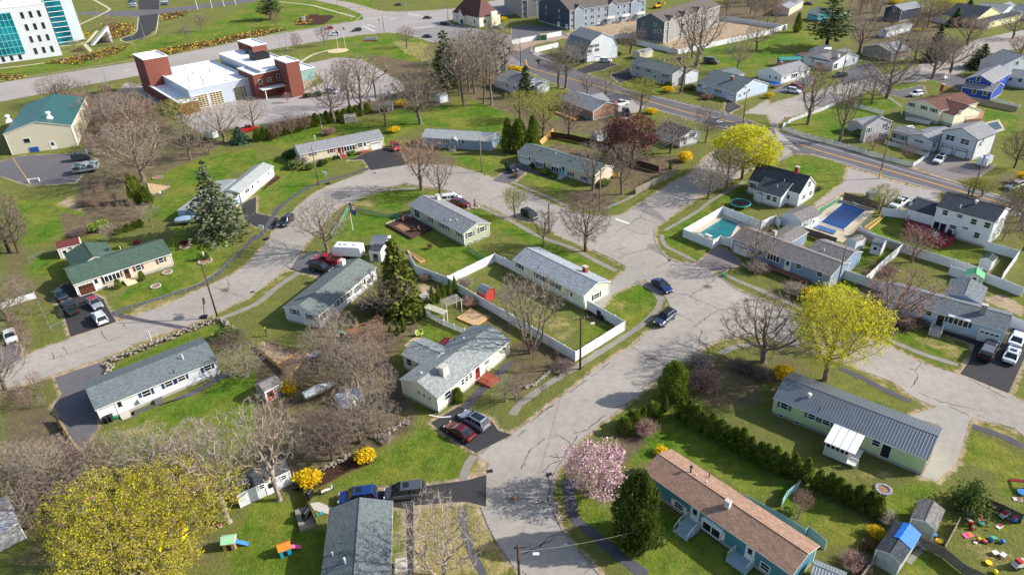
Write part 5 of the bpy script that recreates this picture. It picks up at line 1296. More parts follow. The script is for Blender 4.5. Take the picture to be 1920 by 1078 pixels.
h.op("32: 1056,682",'w',1.2,.85,SH_WHITE);h.op("32: 1152,765",'d',1.0,2.0);h.op("32: 1265,845",'b',2.2,1.2,SH_WHITE,2);h.op("32: 1497,1010",'d',.9,1.9);h.op("32: 1600,1065",'w',1.0,.9)
h.stoop("32: 1152,800",1.9,1.7,.55,3,mat('step_bluegrey','8fa3ab',.8),WHITE);h.stoop("32: 1470,1000",2.4,1.6,.55,0,mat('step_bluegrey','8fa3ab',.8),WHITE)
h.vent("32: 1135,425",.9,.09,BLACK,True);h.vent("32: 1253,455",.7,.06,BLACK);h.vent("32: 1237,490 1172,445",.3,.08);h.chimney("32: 1370,640",.8,.6,mat('chimney_white','d5d5d2',.7));h.done();HS['J']=h
h=House('ranch_house','house with blue-grey roof seen end-on at the bottom edge beside the black driveway','house',"31: 465,655 870,605",2.95,shingle('shingle_slate','6b7474',.22),W_GREY,w=15,slope=.34,axis="y",oh=.35,og=.25,near=True)
h.vent("31: 568,1000",.8,.12);h.vent("31: 488,950",.5,.08)
q=MB();
for k in range(4):q.box((h.L/2+.7,h.W/2-7-.01*k,.3+k*.01),(1.3,1.8,.5))if k==0 else None
for k in range(7):q.tube((h.L/2+.15+k*.2,h.W/2-6.1,.5),(h.L/2+.15+k*.2,h.W/2-6.1,1.4),.025,.025,4)
q.tube((h.L/2+.1,h.W/2-6.1,1.4),(h.L/2+1.4,h.W/2-6.1,1.4),.04,.04,4);h.part('side_stoop',q,CONCRETE)
h.done();HS['K']=h
h=House('ranch_house','cream house with T-shaped silver-grey roof and cream block chimney','house',"21: 1360,988 1908,548",2.95,S_MIX,W_CREAM,B="21: 1655,412",slope=.36)
h.wing("21: 1090,660 1265,530 1410,605",2.95,.36,'y',extend=(0,0,-1.5,0))
h.op("21: 1148,715",'w',1.0,1.1);h.op("21: 1205,735",'w',.5,.5);h.op("21: 1220,937 1260,962 1302,985",'w',.45,.5);h.op("21: 1433,960",'w',1.2,1.2);h.op("21: 1545,862 1575,835 1605,812",'w',.55,.95);h.op("21: 1657,788",'d',1.0,2.1,extra=D_RED);h.op("21: 1725,715 1850,620",'w',1.1,.6)
h.chimney("21: 1408,800",1.3,1.1,CHIMC);h.vent("21: 1488,555",.6,.06,BLACK);h.vent("21: 1238,800 1555,540",.3,.14)
h.stoop("21: 1690,830",2.6,2.0,.45,2,BRICK,BLACK);h.done();HS['L']=h
h=House('ranch_house','white ranch house with blue-green roof under the tall olive fir','house',"21: 470,368 11: 905,1040",2.9,S_GREENGREY,W_WHITE,B="21: 212,290",slope=.32)
h.op("21: 290,338 410,378",'w',.95,.95,SH_GREY);h.op("21: 510,360",'w',1.2,.9,SH_GREY);h.op("21: 612,272 643,250",'w',.8,.9,SH_GREY);h.op("21: 690,212 762,160 850,105",'w',1.1,.9,SH_GREY);h.op("21: 815,130",'d',.95,2.0)
h.chimney("11: 650,1025",1.0,.95,mat('chimney_white','d5d5d2',.7));h.vent("21: 612,205",.7,.08,BLACK);h.done();HS['M']=h
h=House('ranch_house','blue-grey ranch house with brown-grey L-shaped roof beside the fenced green pool','house',"12: 1640,822 23: 475,70",2.9,S_BROWNG,W_BLUEG,ridge="13: 560,1012",slope=.36)
h.wing("13: 340,890 440,832 700,935 570,1010",2.9,.34,'x',extend=(0,0,-1.2,0));h.wing("13: 60,800 150,722 255,795 195,842",2.8,.3,'y',extend=(0,0,-2.5,0));h.wing("12: 1690,740 1780,800 1916,780 1800,720",2.7,.2,'x',extend=(.5,0,0,0))if 0 else None
h.op("12: 1712,905",'g',2.6,2.0);h.op("12: 1857,937",'w',1.0,.9);h.op("13: 45,968",'b',2.4,1.2,None,4);h.op("13: 147,1022",'d',1.0,2.05);h.op("13: 230,1035",'w',1.0,.9);h.op("23: 388,55",'w',1.0,.9)
h.chimney("13: 45,805",.9,.7,CHIMC);h.vent("13: 418,920 480,870",.5,.1)
q=MB();q.box((2.2,-h.W/2-.55,.45),(9,1.4,.12));q.box((-1.6,-h.W/2-1.5,.25),(1.6,.6,.2));h.part('front_deck',q,mat('deck_redbrown','8a5a48',.85,.2));h.done();HS['N']=h
h=House('cape_house','white cape house with steep charcoal roof and brick chimney next to the trampoline','house',"12: 1768,388 13: 240,495",3.3,S_DARK,W_WHITE,B="13: 357,415",slope=.75,oh=.2)
h.wing("12: 1870,480 13: 110,515 215,432 0,400",2.8,.4,'x',extend=(0,0,0,1.0));h.wing("12: 1825,490 1880,500 1890,470",2.2,.4,'y')
h.op("12: 1795,430 1870,455",'w',.9,1.1,SH_GREEN);h.op("13: 310,420",'w',1.2,1.2);h.op("13: 318,487 268,515",'w',1.2,1.0);h.op("13: 5,520 50,535",'w',.9,1.0);h.op("13: 150,530",'d',1.0,2.0)
h.chimney("13: 213,335",1.3,.8,BRICK);h.vent("13: 70,445",.7);h.vent("13: 122,398",.4);h.done();HS['O']=h
h=House('pool_house','small white outbuilding with grey gable roof between the two pools','outbuilding',"13: 90,642 258,710",2.5,S_BROWNG,W_WHITE,B="13: 370,632",slope=.4,axis='y',oh=.2,found=.1)
h.op("13: 275,712 295,697 320,680",'w',.7,1.1);h.op("13: 345,665",'d',.9,1.9);h.done();HS['P']=h
h=House('colonial_house','two-storey white house with charcoal roof and dark red back deck','house',"13: 1257,590 1702,710",5.5,S_DARK,W_WHITE,B="13: 1810,605",slope=.4)
h.wing("13: 1095,622 1240,657 1275,555 1155,530",3.0,.3,'x',extend=(0,.5,0,0))
h.op("13: 1328,632",'w',.9,1.1);h.op("13: 1437,660",'w',.9,.7);h.op("13: 1541,702 1641,728",'w',.95,1.05);h.op("13: 1563,803",'w',.9,1.1);h.op("13: 1385,740",'w',1.2,.7);h.op("13: 1478,750",'w',1.0,.4);h.op("13: 1265,722",'D',2.4,2.05);h.op("13: 1745,690 1715,700",'w',.8,1.0);h.op("13: 1725,780 1690,810",'w',.8,1.1)
h.vent("13: 1438,600",.7,.09);h.vent("13: 1556,565",.5,.16,cap=True);h.done();HS['Q']=h
h=House('garage_house','light grey two-storey house with two white garage doors across the main road','house',"03: 1298,978 13: 1578,92",5.4,S_GREY,W_LGREY,B="03: 1665,978",slope=.4,axis='y',trim=mat('trim_dark','4a4e52',.5))
h.op("13: 1365,75 1475,105",'w',2.0,1.2,fm=WHITE);h.op("13: 1330,180 1437,207",'g',2.7,2.2);h.op("13: 1590,120 1610,85",'w',.9,1.1,fm=WHITE)
h.wing("13: 935,18 1060,55 1120,40 1000,0",2.9,.3,'x',extend=(0,1.0,0,2),wall=W_LGREY);h.wing("13: 1055,58 1250,110 03: 1250,960 1130,980",2.9,.3,'y',wall=W_LGREY)
h.op("13: 950,58 1010,75",'w',.9,1.1,SH_GREEN,fm=WHITE);h.op("13: 1130,100",'w',2.2,.5,fm=WHITE);h.op("13: 1243,135",'d',.9,1.9)
h.vent("03: 1412,940",.5,.1);h.done();HS['R']=h
h=House('cape_house','grey cottage with white front porch and grey roof behind the picket fence','house',"03: 738,948 938,908",4.6,S_GREY,W_GREY,B="03: 1045,868",slope=.4,axis='y')
h.wing("03: 672,930 735,945 830,892 740,875",2.7,.25,'x',extend=(0,1,0,0));h.op("03: 885,940",'w',1.2,1.0,SH_GREEN);h.op("13: 862,48",'w',1.8,.9,SH_GREEN);h.op("03: 755,975",'w',.9,1.1,SH_GREEN);h.op("03: 960,940 1000,910",'w',.9,1.1,SH_BLACK);h.vent("03: 998,850",.6);h.done()
h=House('split_level_house','cream house with wide brown gable roof and raised deck at the side','house',"03: 1035,758 1292,832",3.9,S_DBROWN,W_CREAM,B="03: 1478,742",slope=.3,axis='y',found=.9)
h.wing("03: 1310,815 1395,870 1478,790 1330,750",3.2,.35,'x',extend=(-1,0,0,0));h.op("03: 1075,785 1168,808 1240,828",'w',1.1,.9,SH_BLACK);h.op("03: 1365,825",'w',2.0,.6);h.op("03: 1440,830",'w',.8,1.0);h.chimney("03: 1305,665",1.2,.9,BRICK);h.vent("03: 1355,745",.6);h.done()
q=MB();h2=h
h=House('blue_house','royal blue house with white trim and low blue front wing','house',"03: 1470,592 1685,625",4.7,S_GREY,W_BLUE,B="03: 1805,540",slope=.45,axis='y')
h.wing("03: 1495,660 1685,690 1730,640 1530,608",2.9,.35,'x',wall=W_BLUE,extend=(0,0,0,1));h.op("03: 1583,572",'w',1.1,1.2);h.op("03: 1518,620",'w',.9,1.1);h.op("03: 1545,685 1625,700",'w',1.0,1.3);h.op("03: 1710,600 1740,580 1770,560",'w',.8,1.1);h.done()
h=House('white_house','white house with grey roof at the right edge behind the royal blue house','house',"03: 1795,575 1985,600",3.2,S_GREY,W_LGREY,w=8,slope=.4);h.op("03: 1805,578 1890,595",'w',1.0,1.1);h.done()
h=House('white_house','larger white house at the right edge farther up the side street','house',"03: 1745,500 2050,470",4.6,S_GREY,W_WHITE,w=9,slope=.4,axis='y');h.op("03: 1865,475",'w',.9,1.1);h.done()
h=House('ranch_house','white ranch house with grey roof, blue kayak rack outside on its left','house',"03: 108,572 322,515",2.9,S_GREY,W_WHITE,B="03: 240,450",slope=.36);h.op("03: 125,600",'d',1.2,2.0);h.op("03: 200,563",'b',2.2,1.0,None,2);h.op("03: 280,540",'w',.9,1.0);h.op("03: 15,575 60,585",'w',.8,.8);h.chimney("03: 100,485",.8,.7);h.vent("03: 235,455",.4,.1);h.done()
h=House('ranch_house','white ranch house with dark grey roof and broad wooden entry deck by the side street','house',"03: 490,470 683,420",2.9,S_BROWNG,W_WHITE,B="03: 610,350",slope=.36);h.wing("03: 310,425 490,475 560,400 400,395",2.9,.3,'y');h.op("03: 335,455",'w',.8,.9);h.op("03: 385,480",'b',2.2,1.1,None,3);h.op("03: 505,505",'D',1.8,2.0);h.op("03: 640,450 580,465",'w',.9,1.1);h.chimney("03: 525,430",.9,.9,WHITE);h.done()
h=House('ranch_house','brown-grey ranch house half hidden by bare trees on the side street','house',"03: 705,350 930,400",2.9,S_GREY,siding('siding_brown','8a7d74'),w=10,slope=.3,axis='y');h.op("03: 750,380 790,380 835,385",'w',.8,.9);h.done()
h=House('ranch_house','white house with grey roof in front of the dark blue house','house',"03: 830,225 900,235",2.9,S_GREY,W_WHITE,B="03: 985,170",slope=.4,axis='y');h.op("03: 870,235",'w',.9,1.0);h.done()
h=House('dark_house','dark blue two-storey house with grey roof near the top edge','house',"03: 872,60 1005,80",4.8,S_GREY,W_NAVY,B="03: 1150,50",slope=.4,axis='y');h.op("03: 955,40",'w',1.8,1.2);h.op("03: 940,85 990,90",'w',.8,1.1);h.op("03: 1035,38",'w',1.2,.8);h.done()
h=House('ranch_house','cream ranch house with dark roof and brick front at the top right','house',"03: 1555,150 1665,165",2.9,S_DARK,siding('siding_yellow','dcd6a2'),B="03: 1765,90",slope=.36,axis='y');h.op("03: 1630,190",'g',2.6,2.0);h.op("03: 1690,180 1740,150",'w',.9,.9);h.wing("03: 1450,100 1555,150 1660,120 1500,70",2.9,.36,'x');h.done()
h=House('small_house','small white gabled house among trees in the top right corner','house',"03: 1700,50 1800,60",4.2,S_GREY,W_WHITE,w=8,slope=.5,axis='y');h.op("03: 1770,35",'w',1.2,1.0);h.wing("03: 1615,90 1745,110 1790,60 1650,50",2.8,.3,'x');h.done()
h=House('small_house','pale house with grey roof at the top right edge beyond the small white gable','house',"03: 1800,70 1960,100",3.4,S_GREY,W_LGREY,w=9,slope=.4);h.done()
h=House('turquoise_house','turquoise cottage with grey roof left of the tall pine','house',"03: 292,95 375,118",2.9,S_GREY,siding('siding_turquoise','5fb0c4'),B="03: 440,80",slope=.4);h.op("03: 330,110",'w',.9,.9);h.done()
h=House('tan_house','pinkish tan house at the top edge above the turquoise cottage','house',"03: 165,70 270,10",3.2,S_GREY,siding('siding_pinktan','d6b9a6'),w=8,slope=.36);h.done()
h=House('ranch_house','pale blue ranch house with solar-dark roof, white awning and garage by the junction','house',"02: 1378,622 1682,698",2.9,S_BLUEGREY,W_PALEB,B="02: 1800,598",slope=.36);h.wing("02: 1540,545 1640,580 1670,545 1580,515",2.7,.3,'y');h.op("02: 1405,642",'w',.9,1.0,SH_BLACK);h.op("02: 1545,682",'b',2.6,1.1,None,5);h.op("02: 1637,725",'g',2.5,2.1);h.op("02: 1447,668",'d',1.0,1.9);h.op("02: 1705,717 1748,640 1775,677 1740,700",'w',.8,.9);h.chimney("02: 1648,600",1.1,.8)
a,tt,l,top,uu,zz=h.whit(P("02: 1445,650")[0]);pp=a+tt*uu;q=MB();q.add([(pp.x-.9,pp.y,2.5),(pp.x+.9,pp.y,2.5),(pp.x+.9,pp.y-1,2.15),(pp.x-.9,pp.y-1,2.15)],[(3,2,1,0)]);h.part('awning',q,WHITE);h.done()
h=House('split_level_house','grey split-level house with dark roof and green shutters facing the main road','house',"02: 885,472 1202,558",4.3,S_BLUEGREY,W_GREY,B="02: 1322,518",slope=.33,found=.3);h.op("02: 940,510 1020,532",'w',1.1,1.0,SH_GREEN);h.op("02: 1143,567",'b',2.4,1.1,SH_GREEN,4);h.op("02: 1074,582",'d',1.1,2.1,z=1.5,extra=D_GREEN);h.op("02: 940,560 1020,582 1125,612",'w',1.1,.6);h.wing("02: 1210,520 1300,560 1340,520",3.6,.3,'x',wall=W_LGREY);h.vent("02: 1110,450 1140,455",.5);h.done()
h=House('gambrel_house','white gambrel-roofed house next to the townhouse building site','house',"02: 398,330 560,385",4.4,S_GREY,W_WHITE,B="02: 662,305",slope=.5,style='gambrel',found=.3);h.op("02: 597,325 635,318",'w',.9,1.0,SH_BLACK);h.op("02: 580,385 637,375",'w',.9,1.0,SH_BLACK);h.op("02: 640,430",'g',2.2,2.0);h.op("02: 530,395 470,380",'w',.9,1.0);h.done()
h=House('brick_ranch_house','brick-ended ranch house with grey roof behind bare trees near the main road','house',"02: 352,745 605,838",2.8,S_GREY,mat('brick_tan','9b7a66',.9,.2,5),ridge="02: 725,772",slope=.36);h.wing("02: 580,730 640,770 690,740 620,710",2.8,.4,'y');h.done()
h=House('small_house','white house with black shutters and charcoal roof behind the plum tree','house',"02: 1075,965 1258,1035",2.9,S_DARK,W_WHITE,B="02: 1388,978",slope=.36);h.op("12: 1285,85 1350,52",'w',1.1,.9,SH_BLACK);h.op("12: 1290,130",'w',.8,.8);h.done()
h=House('small_house','white house with grey roof and dark conifer in front, left of the main road','house',"01: 1775,592 02: 60,660",2.9,S_GREY,W_WHITE,ridge="02: 92,560",slope=.36);h.op("02: 18,655",'w',.9,1.0);h.op("01: 1880,640",'w',.9,.9);h.wing("02: 165,612 240,615 240,640 150,640",2.6,.3,'x');h.done()
def town(label,base,wall,B,he,gables,wn,name='townhouse_block',roof=None,navy=None):
 h=House(name,label,'townhouses',base,he,roof or shingle('shingle_taupe','6a625c'),wall,B=B,slope=.42,base=True,found=.5,og=.3)
 L,W=h.L,h.W
 for f in gables:h.block(-L/2+L*f-2.6,-L/2+L*f+2.6,-W/2-.3,0,'y',he+.0,.7,.2,.3)
 n=wn
 for i in range(n):
  x=-L/2+L*(i+.5)/n
  for z in(1.7,4.4,7.2):
   if z>he-.7:continue
   k='w';w_,h_=(1.0,1.3)if i%3 else(1.7,1.3)
   if z<2:k='d' if i%3==1 else 'w'
   for pn,me,ch in opening(k,w_ if k=='w' else 1.0,h_ if k=='w' else 2.0,TRIM):
    o=link(pn,me,h.t,(x,-W/2+.34,z),0)
    for cn,cm in ch:link(cn,cm,o)
 for j in range(2):
  for z in(4.4,7.2):
   if z>he-.7:continue
   for pn,me,ch in opening('w',.9,1.2,TRIM):
    o=link(pn,me,h.t,(-L/2+.31,W/2-W*(j+.6)/2.4,z),R(-90))
    for cn,cm in ch:link(cn,cm,o)
 return h
h=town('three-storey grey townhouse row with navy end wall under construction',"02: 432,230 1000,145",[siding('siding_bluestone','939ea8')]*3+[W_NAVY],"02: 900,60",8.6,(.12,.55,.85),12)
h.op("02: 350,215 410,210",'g',2.2,2.0)
q=MB()
for k in range(3):
 x=-h.L/2+h.L*(.5+k*.2);q.box((x,-h.W/2-1.0,3.0),(4.2,2.2,.15));q.box((x,-h.W/2-2.05,3.6),(4.2,.08,1.0))
 for sx in(-2,2):q.box((x+sx,-h.W/2-2.0,1.5),(.14,.14,2.9))
h.part('balcony',q,WHITE);h.done()
h=town('three-storey dark grey townhouse row inside the white site fence',"02: 1135,330 1545,190",[siding('siding_stonegrey','8d8b88')]*3+[W_DGREY],"02: 1420,140",8.4,(.12,.35,.6),9);h.done()
h.op("02: 1100,235 1132,242",'w',1.1,1.4)
h=town('grey townhouse row behind bare trees at the top left of the building site',"02: 75,140 330,118",siding('siding_stonegrey','8d8b88'),"02: 300,20",8.4,(.3,.8),6);h.done()
h=House('ranch_house','pale blue ranch house with dark grey roof, white-railed steps and bow window at the right','house',"23: 845,228 1792,488",2.95,shingle('shingle_steel','71767b',.28),W_PALEB,B="23: 1840,345",slope=.34)
h.wing("23: 1335,165 1380,90 1640,175 1610,252",2.95,.36,'y',extend=(0,0,-1.5,0));h.op("23: 1165,305 1208,318",'w',.95,.95);h.op("23: 1297,375",'d',.95,2.0,extra=D_BLACK);h.op("23: 1430,397",'b',2.6,1.1,SH_NAVY,4);h.op("23: 1662,492",'g',2.6,2.0);h.op("23: 1010,270",'w',.9,1.0)
h.stoop("23: 1280,420",1.7,1.4,.6,4,CONCRETE,WHITE);h.chimney("23: 1605,345",1.4,.8,mat('chimney_grey','9a9894',.8));h.vent("23: 1645,258 1245,145",.4,.08)
g=h.done()
BRK=mat('brick_wall','7a473c',.9,.18,5);ROOFW=mat('membrane_roof','dcdee0',.6,.08,.4);PANEL=mat('metal_panel','b6bfc8',.45,.08,.6,metal=.2);RBR=mat('brick_coping','8a4034',.85,.15)
BEIGE=mat('bay_door_beige','b9ab8c',.6,.1)
h=House('fire_station','brick and white-panelled fire station with three bay doors and a square hose tower','fire station',"f: 353,168.8 471,145",6.6,ROOFW,PANEL,B="f: 413,110.6",style='flat',found=0)
h.wing("f: 291,158.5 313,154.5 333,193 357,190",3.9,0,'x','flat',wall=BRK)
h.wing("f: 259,102 268,112.5 306,106 293,95",13,0,'x','flat',wall=BRK,z=13)
h.wing("f: 468.5,138.5 516,132 500,118",8.4,0,'x','flat',wall=BRK)
h.wing("f: 518,109 535,118 554,114.5 539,106",11.8,0,'x','flat',wall=BRK)
h.wing("f: 438,96 488,133 522,126 480,91",9.0,0,'x','flat',wall=PANEL)
h.wing("f: 452,76 472,87 491,80.5 475,74",11.5,0,'x','flat',wall=BRK)
h.wing("f: 555,118 557,133 575,125 560,116",4.2,0,'x','flat',wall=mat('glass_wall','7f9a94',.2,.2))
h.op("f: 379,192 407,186 452,178",'g',4.3,4.2,extra=BEIGE);h.op("f: 488,154 505,150",'w',1.2,1.3);h.op("f: 524,145",'w',1.6,2.2)
for k in range(6):h.op("f: %d,%d"%(313+k*7,147+k*5.3),'p',.9,.6)
q=MB();c0=h.loc(G((489,168),3.4));q.box((c0.x+4.5,c0.y+.3,3.5),(9.5,5,.3));h.part('entrance_canopy',q,WHITE);q=MB()
for dx in(.8,8.2):q.tube((c0.x+dx,c0.y-1.6,0),(c0.x+dx,c0.y-1.6,3.4),.18,.18,8)
h.part('canopy_post',q,WHITE)
q=MB();c0=h.loc(G((470,98),9.2));q.box((c0.x,c0.y,9.6),(3,3,1.8));c0=h.loc(G((487,108),9.2));q.box((c0.x,c0.y,9.8),(6,4.5,2.0))
for i in range(3):
 for j in range(2):q.tube((c0.x-1.8+i*1.8,c0.y-1+j*2,10.8),(c0.x-1.8+i*1.8,c0.y-1+j*2,11.0),.7,.7,10,BLACK)
q.mats=q.mats if len(q.mats)>1 else q.mats
for i in range(len(q.m)):q.m[i]=q.m[i]
h.part('roof_unit',q,STEEL)
h.vent("f: 354,152 394,136 382,158",1.6,.16,STEEL);h.vent("f: 362,138 377,147 424,133 347,130 356,166 423,153",.5,.2,STEEL);h.done();HS['FS']=h
TEALG=NT('teal_curtain_glass');_v=TEALG.coord();_f=TEALG.ramp(TEALG.noise(_v,.12,3),.35,.65);TEALG=TEALG.fin(TEALG.mix(_f,srgb('0a4f5c'),srgb('158a98')),.12,.2,.7)
OFFW=mat('white_panel','c6c9cc',.5,.04,.3)
h=House('office_building','large white office block with sloping sheets of teal curtain glass','office building',"f: -70,130 117,104",22,ROOFW,OFFW,w=26,style='flat',base=True,found=0)
L,W=h.L,h.W
gl=MB();fr=MB();x1=L/2-13.5;x0=-L/2+1;gl.box(((x0+x1)/2,-W/2-.2,11.5),(x1-x0,.4,17));
for k in range(7):fr.box(((x0+x1)/2,-W/2-.45,3.3+k*2.75),(x1-x0,.12,.14))
for k in range(15):fr.box((x0+(x1-x0)*k/14,-W/2-.44,11.5),(.12,.1,17))
g=h.part('glass_front',gl,TEALG);fr.build('mullion',mat('mullion_teal','7fd0d4',.4),g)
for z in(3.2,8.2,13.2,18.2):
 for k in range(3):
  for pn,me,ch in opening('p',1.1,2.6,mat('frame_grey','9aa0a4',.5)):
   o=link(pn,me,h.t,(L/2-9.5+k*3.2,-W/2,z),0)
   for cn,cm in ch:link(cn,cm,o)
for k in range(5):
 for pn,me,ch in opening('p',1.1,2.0,mat('frame_grey','9aa0a4',.5)):
  o=link(pn,me,h.t,(L/2-16-k*3.2,-W/2,1.6),0)
  for cn,cm in ch:link(cn,cm,o)
p1,p2,p3=[h.loc(p)for p in gs("f: 111.5,86.5 138,78.3 150,64")]
lk=MB();lk.box((p1.x/2+p2.x/2,p1.y+8,10.5),(p2.x-p1.x,14,21));fr=MB()
for k in range(9):fr.box((p1.x/2+p2.x/2,p1.y+.9,1.2+k*2.3),(p2.x-p1.x-.3,.2,.22))
g=h.part('glass_link',lk,TEALG);fr.build('mullion',mat('mullion_white','d5dcdc',.4),g)
h.block(p2.x,p2.x+5,p2.y-1,max(p3.y,p2.y+8)+6,'x',21,0,.3,.2,'flat',OFFW)
for z in(3.5,9,14.5):
 for k in range(3):
  for pn,me,ch in opening('p',.7,3.2,mat('frame_grey','9aa0a4',.5)):
   o=link(pn,me,h.t,(p2.x+5,p2.y+1.4+k*1.5,z),R(90))
   for cn,cm in ch:link(cn,cm,o)
q=MB();q.box((L/2-22,2,23),(9,6,2.6));h.part('roof_unit',q,STEEL);h.done()
h=House('metal_barn','cream metal-sided hall with green ribbed roof and two white roof vents','hall',"f: 4,252.5 134,235.2",6.2,ribmetal('green_ribbed_roof','3a6f66',.5),ribmetal('cream_metal_wall','efe6c8',.4,.5,.1),B="f: 83.6,192.6",slope=.27,axis='y',found=0)
h.op("00: 200,1055",'p',1.6,1.3);h.op("10: 405,150",'d',1.3,2.2)
for s_ in("f: 93,222","f: 17,228"):
 g=h.rhit(P(s_)[0]);q=MB();q.box((0,0,.3),(1.6,1.6,1.0),taper=.5);q.tube((0,0,.7),(0,0,1.5),.45,.45,10);q.tube((0,0,1.5),(0,0,1.9),.75,.6,10);h.rk.append(('roof_ventilator',q.mesh('roof_ventilator',WHITE),g,[]))
h.done()
h=House('church_style_shop','cream building with steep brown hipped roof and gabled entrance by the crossroads','shop',"f: 849,41 899,52.6",4.4,mat('brown_roof','5d3630',.7,.12),mat('cream_stucco','ded6be',.85,.06),w=13,slope=1.25,base=True,found=0,style='hip')
h.block(-h.L/2+h.L*.38-2.6,-h.L/2+h.L*.38+2.6,-h.W/2-1.2,0,'y',4.0,1.1,.2,.2);h.op("f: 868,39",'D',2.6,2.4);h.op("f: 890,41 858,33",'w',1.1,1.6);h.op("f: 909,41",'w',1.6,1.6);q=MB();q.box((h.L/2+1.5,h.W*.1,3.3),(1.0,3.5,6.6));h.part('chimney_wall',q,mat('cream_stucco','ded6be'));h.done()
TIN=ribmetal('tin_roof','8e9497',.3)
RED=mat('barn_red','a23a30',.7,.12)
shed('tan shed with maroon roof behind the green-roofed house',"10: 425,908 600,868",2.3,shingle('shingle_maroon','6a3a36',.2),W_TAN,B="10: 580,822",door="10: 480,920",win="10: 525,900")
shed('little red barn shed with grey gambrel roof inside the white fence',"21: 1648,182 1718,216",1.7,TIN,RED,B="21: 1785,172",style='gambrel',trim=RED)
shed('red ribbed lean-to roof behind the cream house',"21: 1362,580 1410,592",2.0,ribmetal('red_ribbed_roof','8f2a38',.3),RED,B="21: 1475,540",slope=.12,axis='y')
shed('grey-green shed with grey shingle roof beside the juniper',"33: 905,715 1072,793",2.3,S_BROWNG,mat('shed_greygreen','a5aaa0',.85,.15),B="33: 1130,665",axis='y',slope=.45)
hb=shed('weathered shed with charcoal roof half covered by a blue tarpaulin',"33: 682,912 848,1008",2.2,S_DARK,mat('shed_mossy','a5a8a2',.9,.3,2),B="33: 985,822",axis='y',slope=.42)
q=MB();n=10;tl=hb.L/2;sl=.42
for side in(-1,1):
 for i in range(n):
  for j in range(n):
   def tp(a,b):
    y=-hb.W*.02+(hb.W/2-.05+hb.W*.02)*b;xx=side*(tl*(.8 if side<0 else 1.02))*a*(.55 if side<0 else 1);z=2.2+sl*(tl-abs(xx))+.06+.012*math.sin(9*a+7*b*side)*math.cos(11*b);return(xx,y,z)
   f=[tp(i/n,j/n),tp((i+1)/n,j/n),tp((i+1)/n,(j+1)/n),tp(i/n,(j+1)/n)];q.face(f if side>0 else f[::-1])
o=q.build('tarpaulin',mat('tarp_blue','2470cc',.65,.2,3,spec=.3),None,True,(hb.o.x,hb.o.y,0),hb.rz);tag(o,'bright blue tarpaulin spread over the weathered shed roof','tarpaulin')
shed('small shed with ribbed grey roof at the bottom edge below the teal house',"33: 270,1062 480,1150",2.0,TIN,W_GREY,B="33: 525,1068",axis='x',slope=.3)
shed('long white shed with dark grey roof and two small windows left of the forsythias',"30: 1500,570 31: 216,412",2.3,S_DARK,W_WHITE,B="31: 80,355",win="31: 35,515 175,455",door="31: 92,505")
shed('old grey shed with mossy roof next to the dirt garden',"21: 62,938 195,868",2.1,S_BROWNG,mat('shed_oldgrey','96938c',.9,.2),B="21: 152,792",door="21: 102,975",doorm=RED)
shed('white garden shed with curved grey roof behind the camper',"11: 855,858 972,862",2.2,TIN,W_LGREY,B="11: 1006,803",slope=.4)
shed('white shed with charcoal roof and grey door beside the tall fir',"11: 842,920 930,925",2.4,S_DARK,W_WHITE,w=3.2,slope=.2,door="11: 897,975",doorm=SH_GREY)
shed('small white shed at the corner of the blue pool terrace',"13: 590,828 662,858",2.2,S_BROWNG,W_WHITE,B="13: 703,812",axis='y',slope=.4)
shed('white gambrel shed with grey roof on the lawn behind the L-shaped house',"13: 770,878 852,900",1.7,S_GREY,W_WHITE,B="13: 906,865",style='gambrel',win="13: 845,905",door="13: 800,915")
shed('grey-white shed with charcoal roof in the corner of the fenced yard',"13: 1590,975 1682,1003",2.1,S_DARK,W_LGREY,B="13: 1725,965",axis='y',slope=.45)
shed('pale green shed with rounded bright green roof behind the pale blue ranch',"23: 1478,62 1620,92",1.8,mat('roof_green','4f9d68',.6,.15),mat('shed_palegreen','b4c2a8',.8),B="23: 1640,48",axis='y',slope=.5,door="23: 1540,100")
shed('tan shed with grey roof on the lawn behind the split-level house',"02: 958,400 1058,378",2.4,S_GREY,W_TAN,w=4,slope=.35)
shed('small grey wooden shed at the hedge by the fire station drive',"01: 660,880 750,868",2.0,WOODGREY,mat('shed_olive','8d8a78',.9,.2),w=2.6,slope=.35)
shed('brown wooden shed with twin doors beside a forsythia at the edge of the trees',"01: 915,790 1020,782",2.6,S_BROWNG,mat('shed_brown','a08e7c',.9,.2),w=3.4,slope=.35,door="01: 940,835 975,838",doorm=D_BROWN)
shed('small white shed by the dark pine',"01: 1375,725 1435,712",2.2,S_GREY,W_WHITE,w=2.8,slope=.4)
shed('green and tan site hut at the end of the white fence',"02: 208,265 262,262",2.3,mat('hut_tan','a89468',.8),mat('hut_green','2f7a4e',.7),w=2.6,slope=.2)
shed('long shelter with teal canopy roof beside the white ranch',"03: 92,450 250,445",2.4,mat('canopy_teal','2f8a80',.6),WOODGREY,w=3.6,slope=.3)
shed('small blue-grey shed right of the teal canopy',"03: 245,418 335,410",2.2,S_DBROWN,W_BLUEG,w=3,slope=.4)
shed('rounded grey metal hut in front of the tall pine',"03: 368,398 485,372",1.8,TIN,W_GREY,w=4,slope=.5,style='gambrel')
shed('white shed with yellowed side behind the brown stockade fence',"02: 640,1012 740,988",2.2,S_BROWNG,W_WHITE,w=3.2,slope=.4)
shed('neighbour roof of pale grey sheeting at the lower left edge',"30: -60,835 118,745",2.6,mat('sheet_grey','9fa3aa',.6,.15),W_GREY,B="30: 45,570",slope=.2)
fence("11: 1140,925 21: 1195,-8 1430,78 1510,130 1916,362 22: 475,636 845,408 565,252",'vinyl',1.8,'white vinyl fence round the mint house yard, turning the street corner',True)
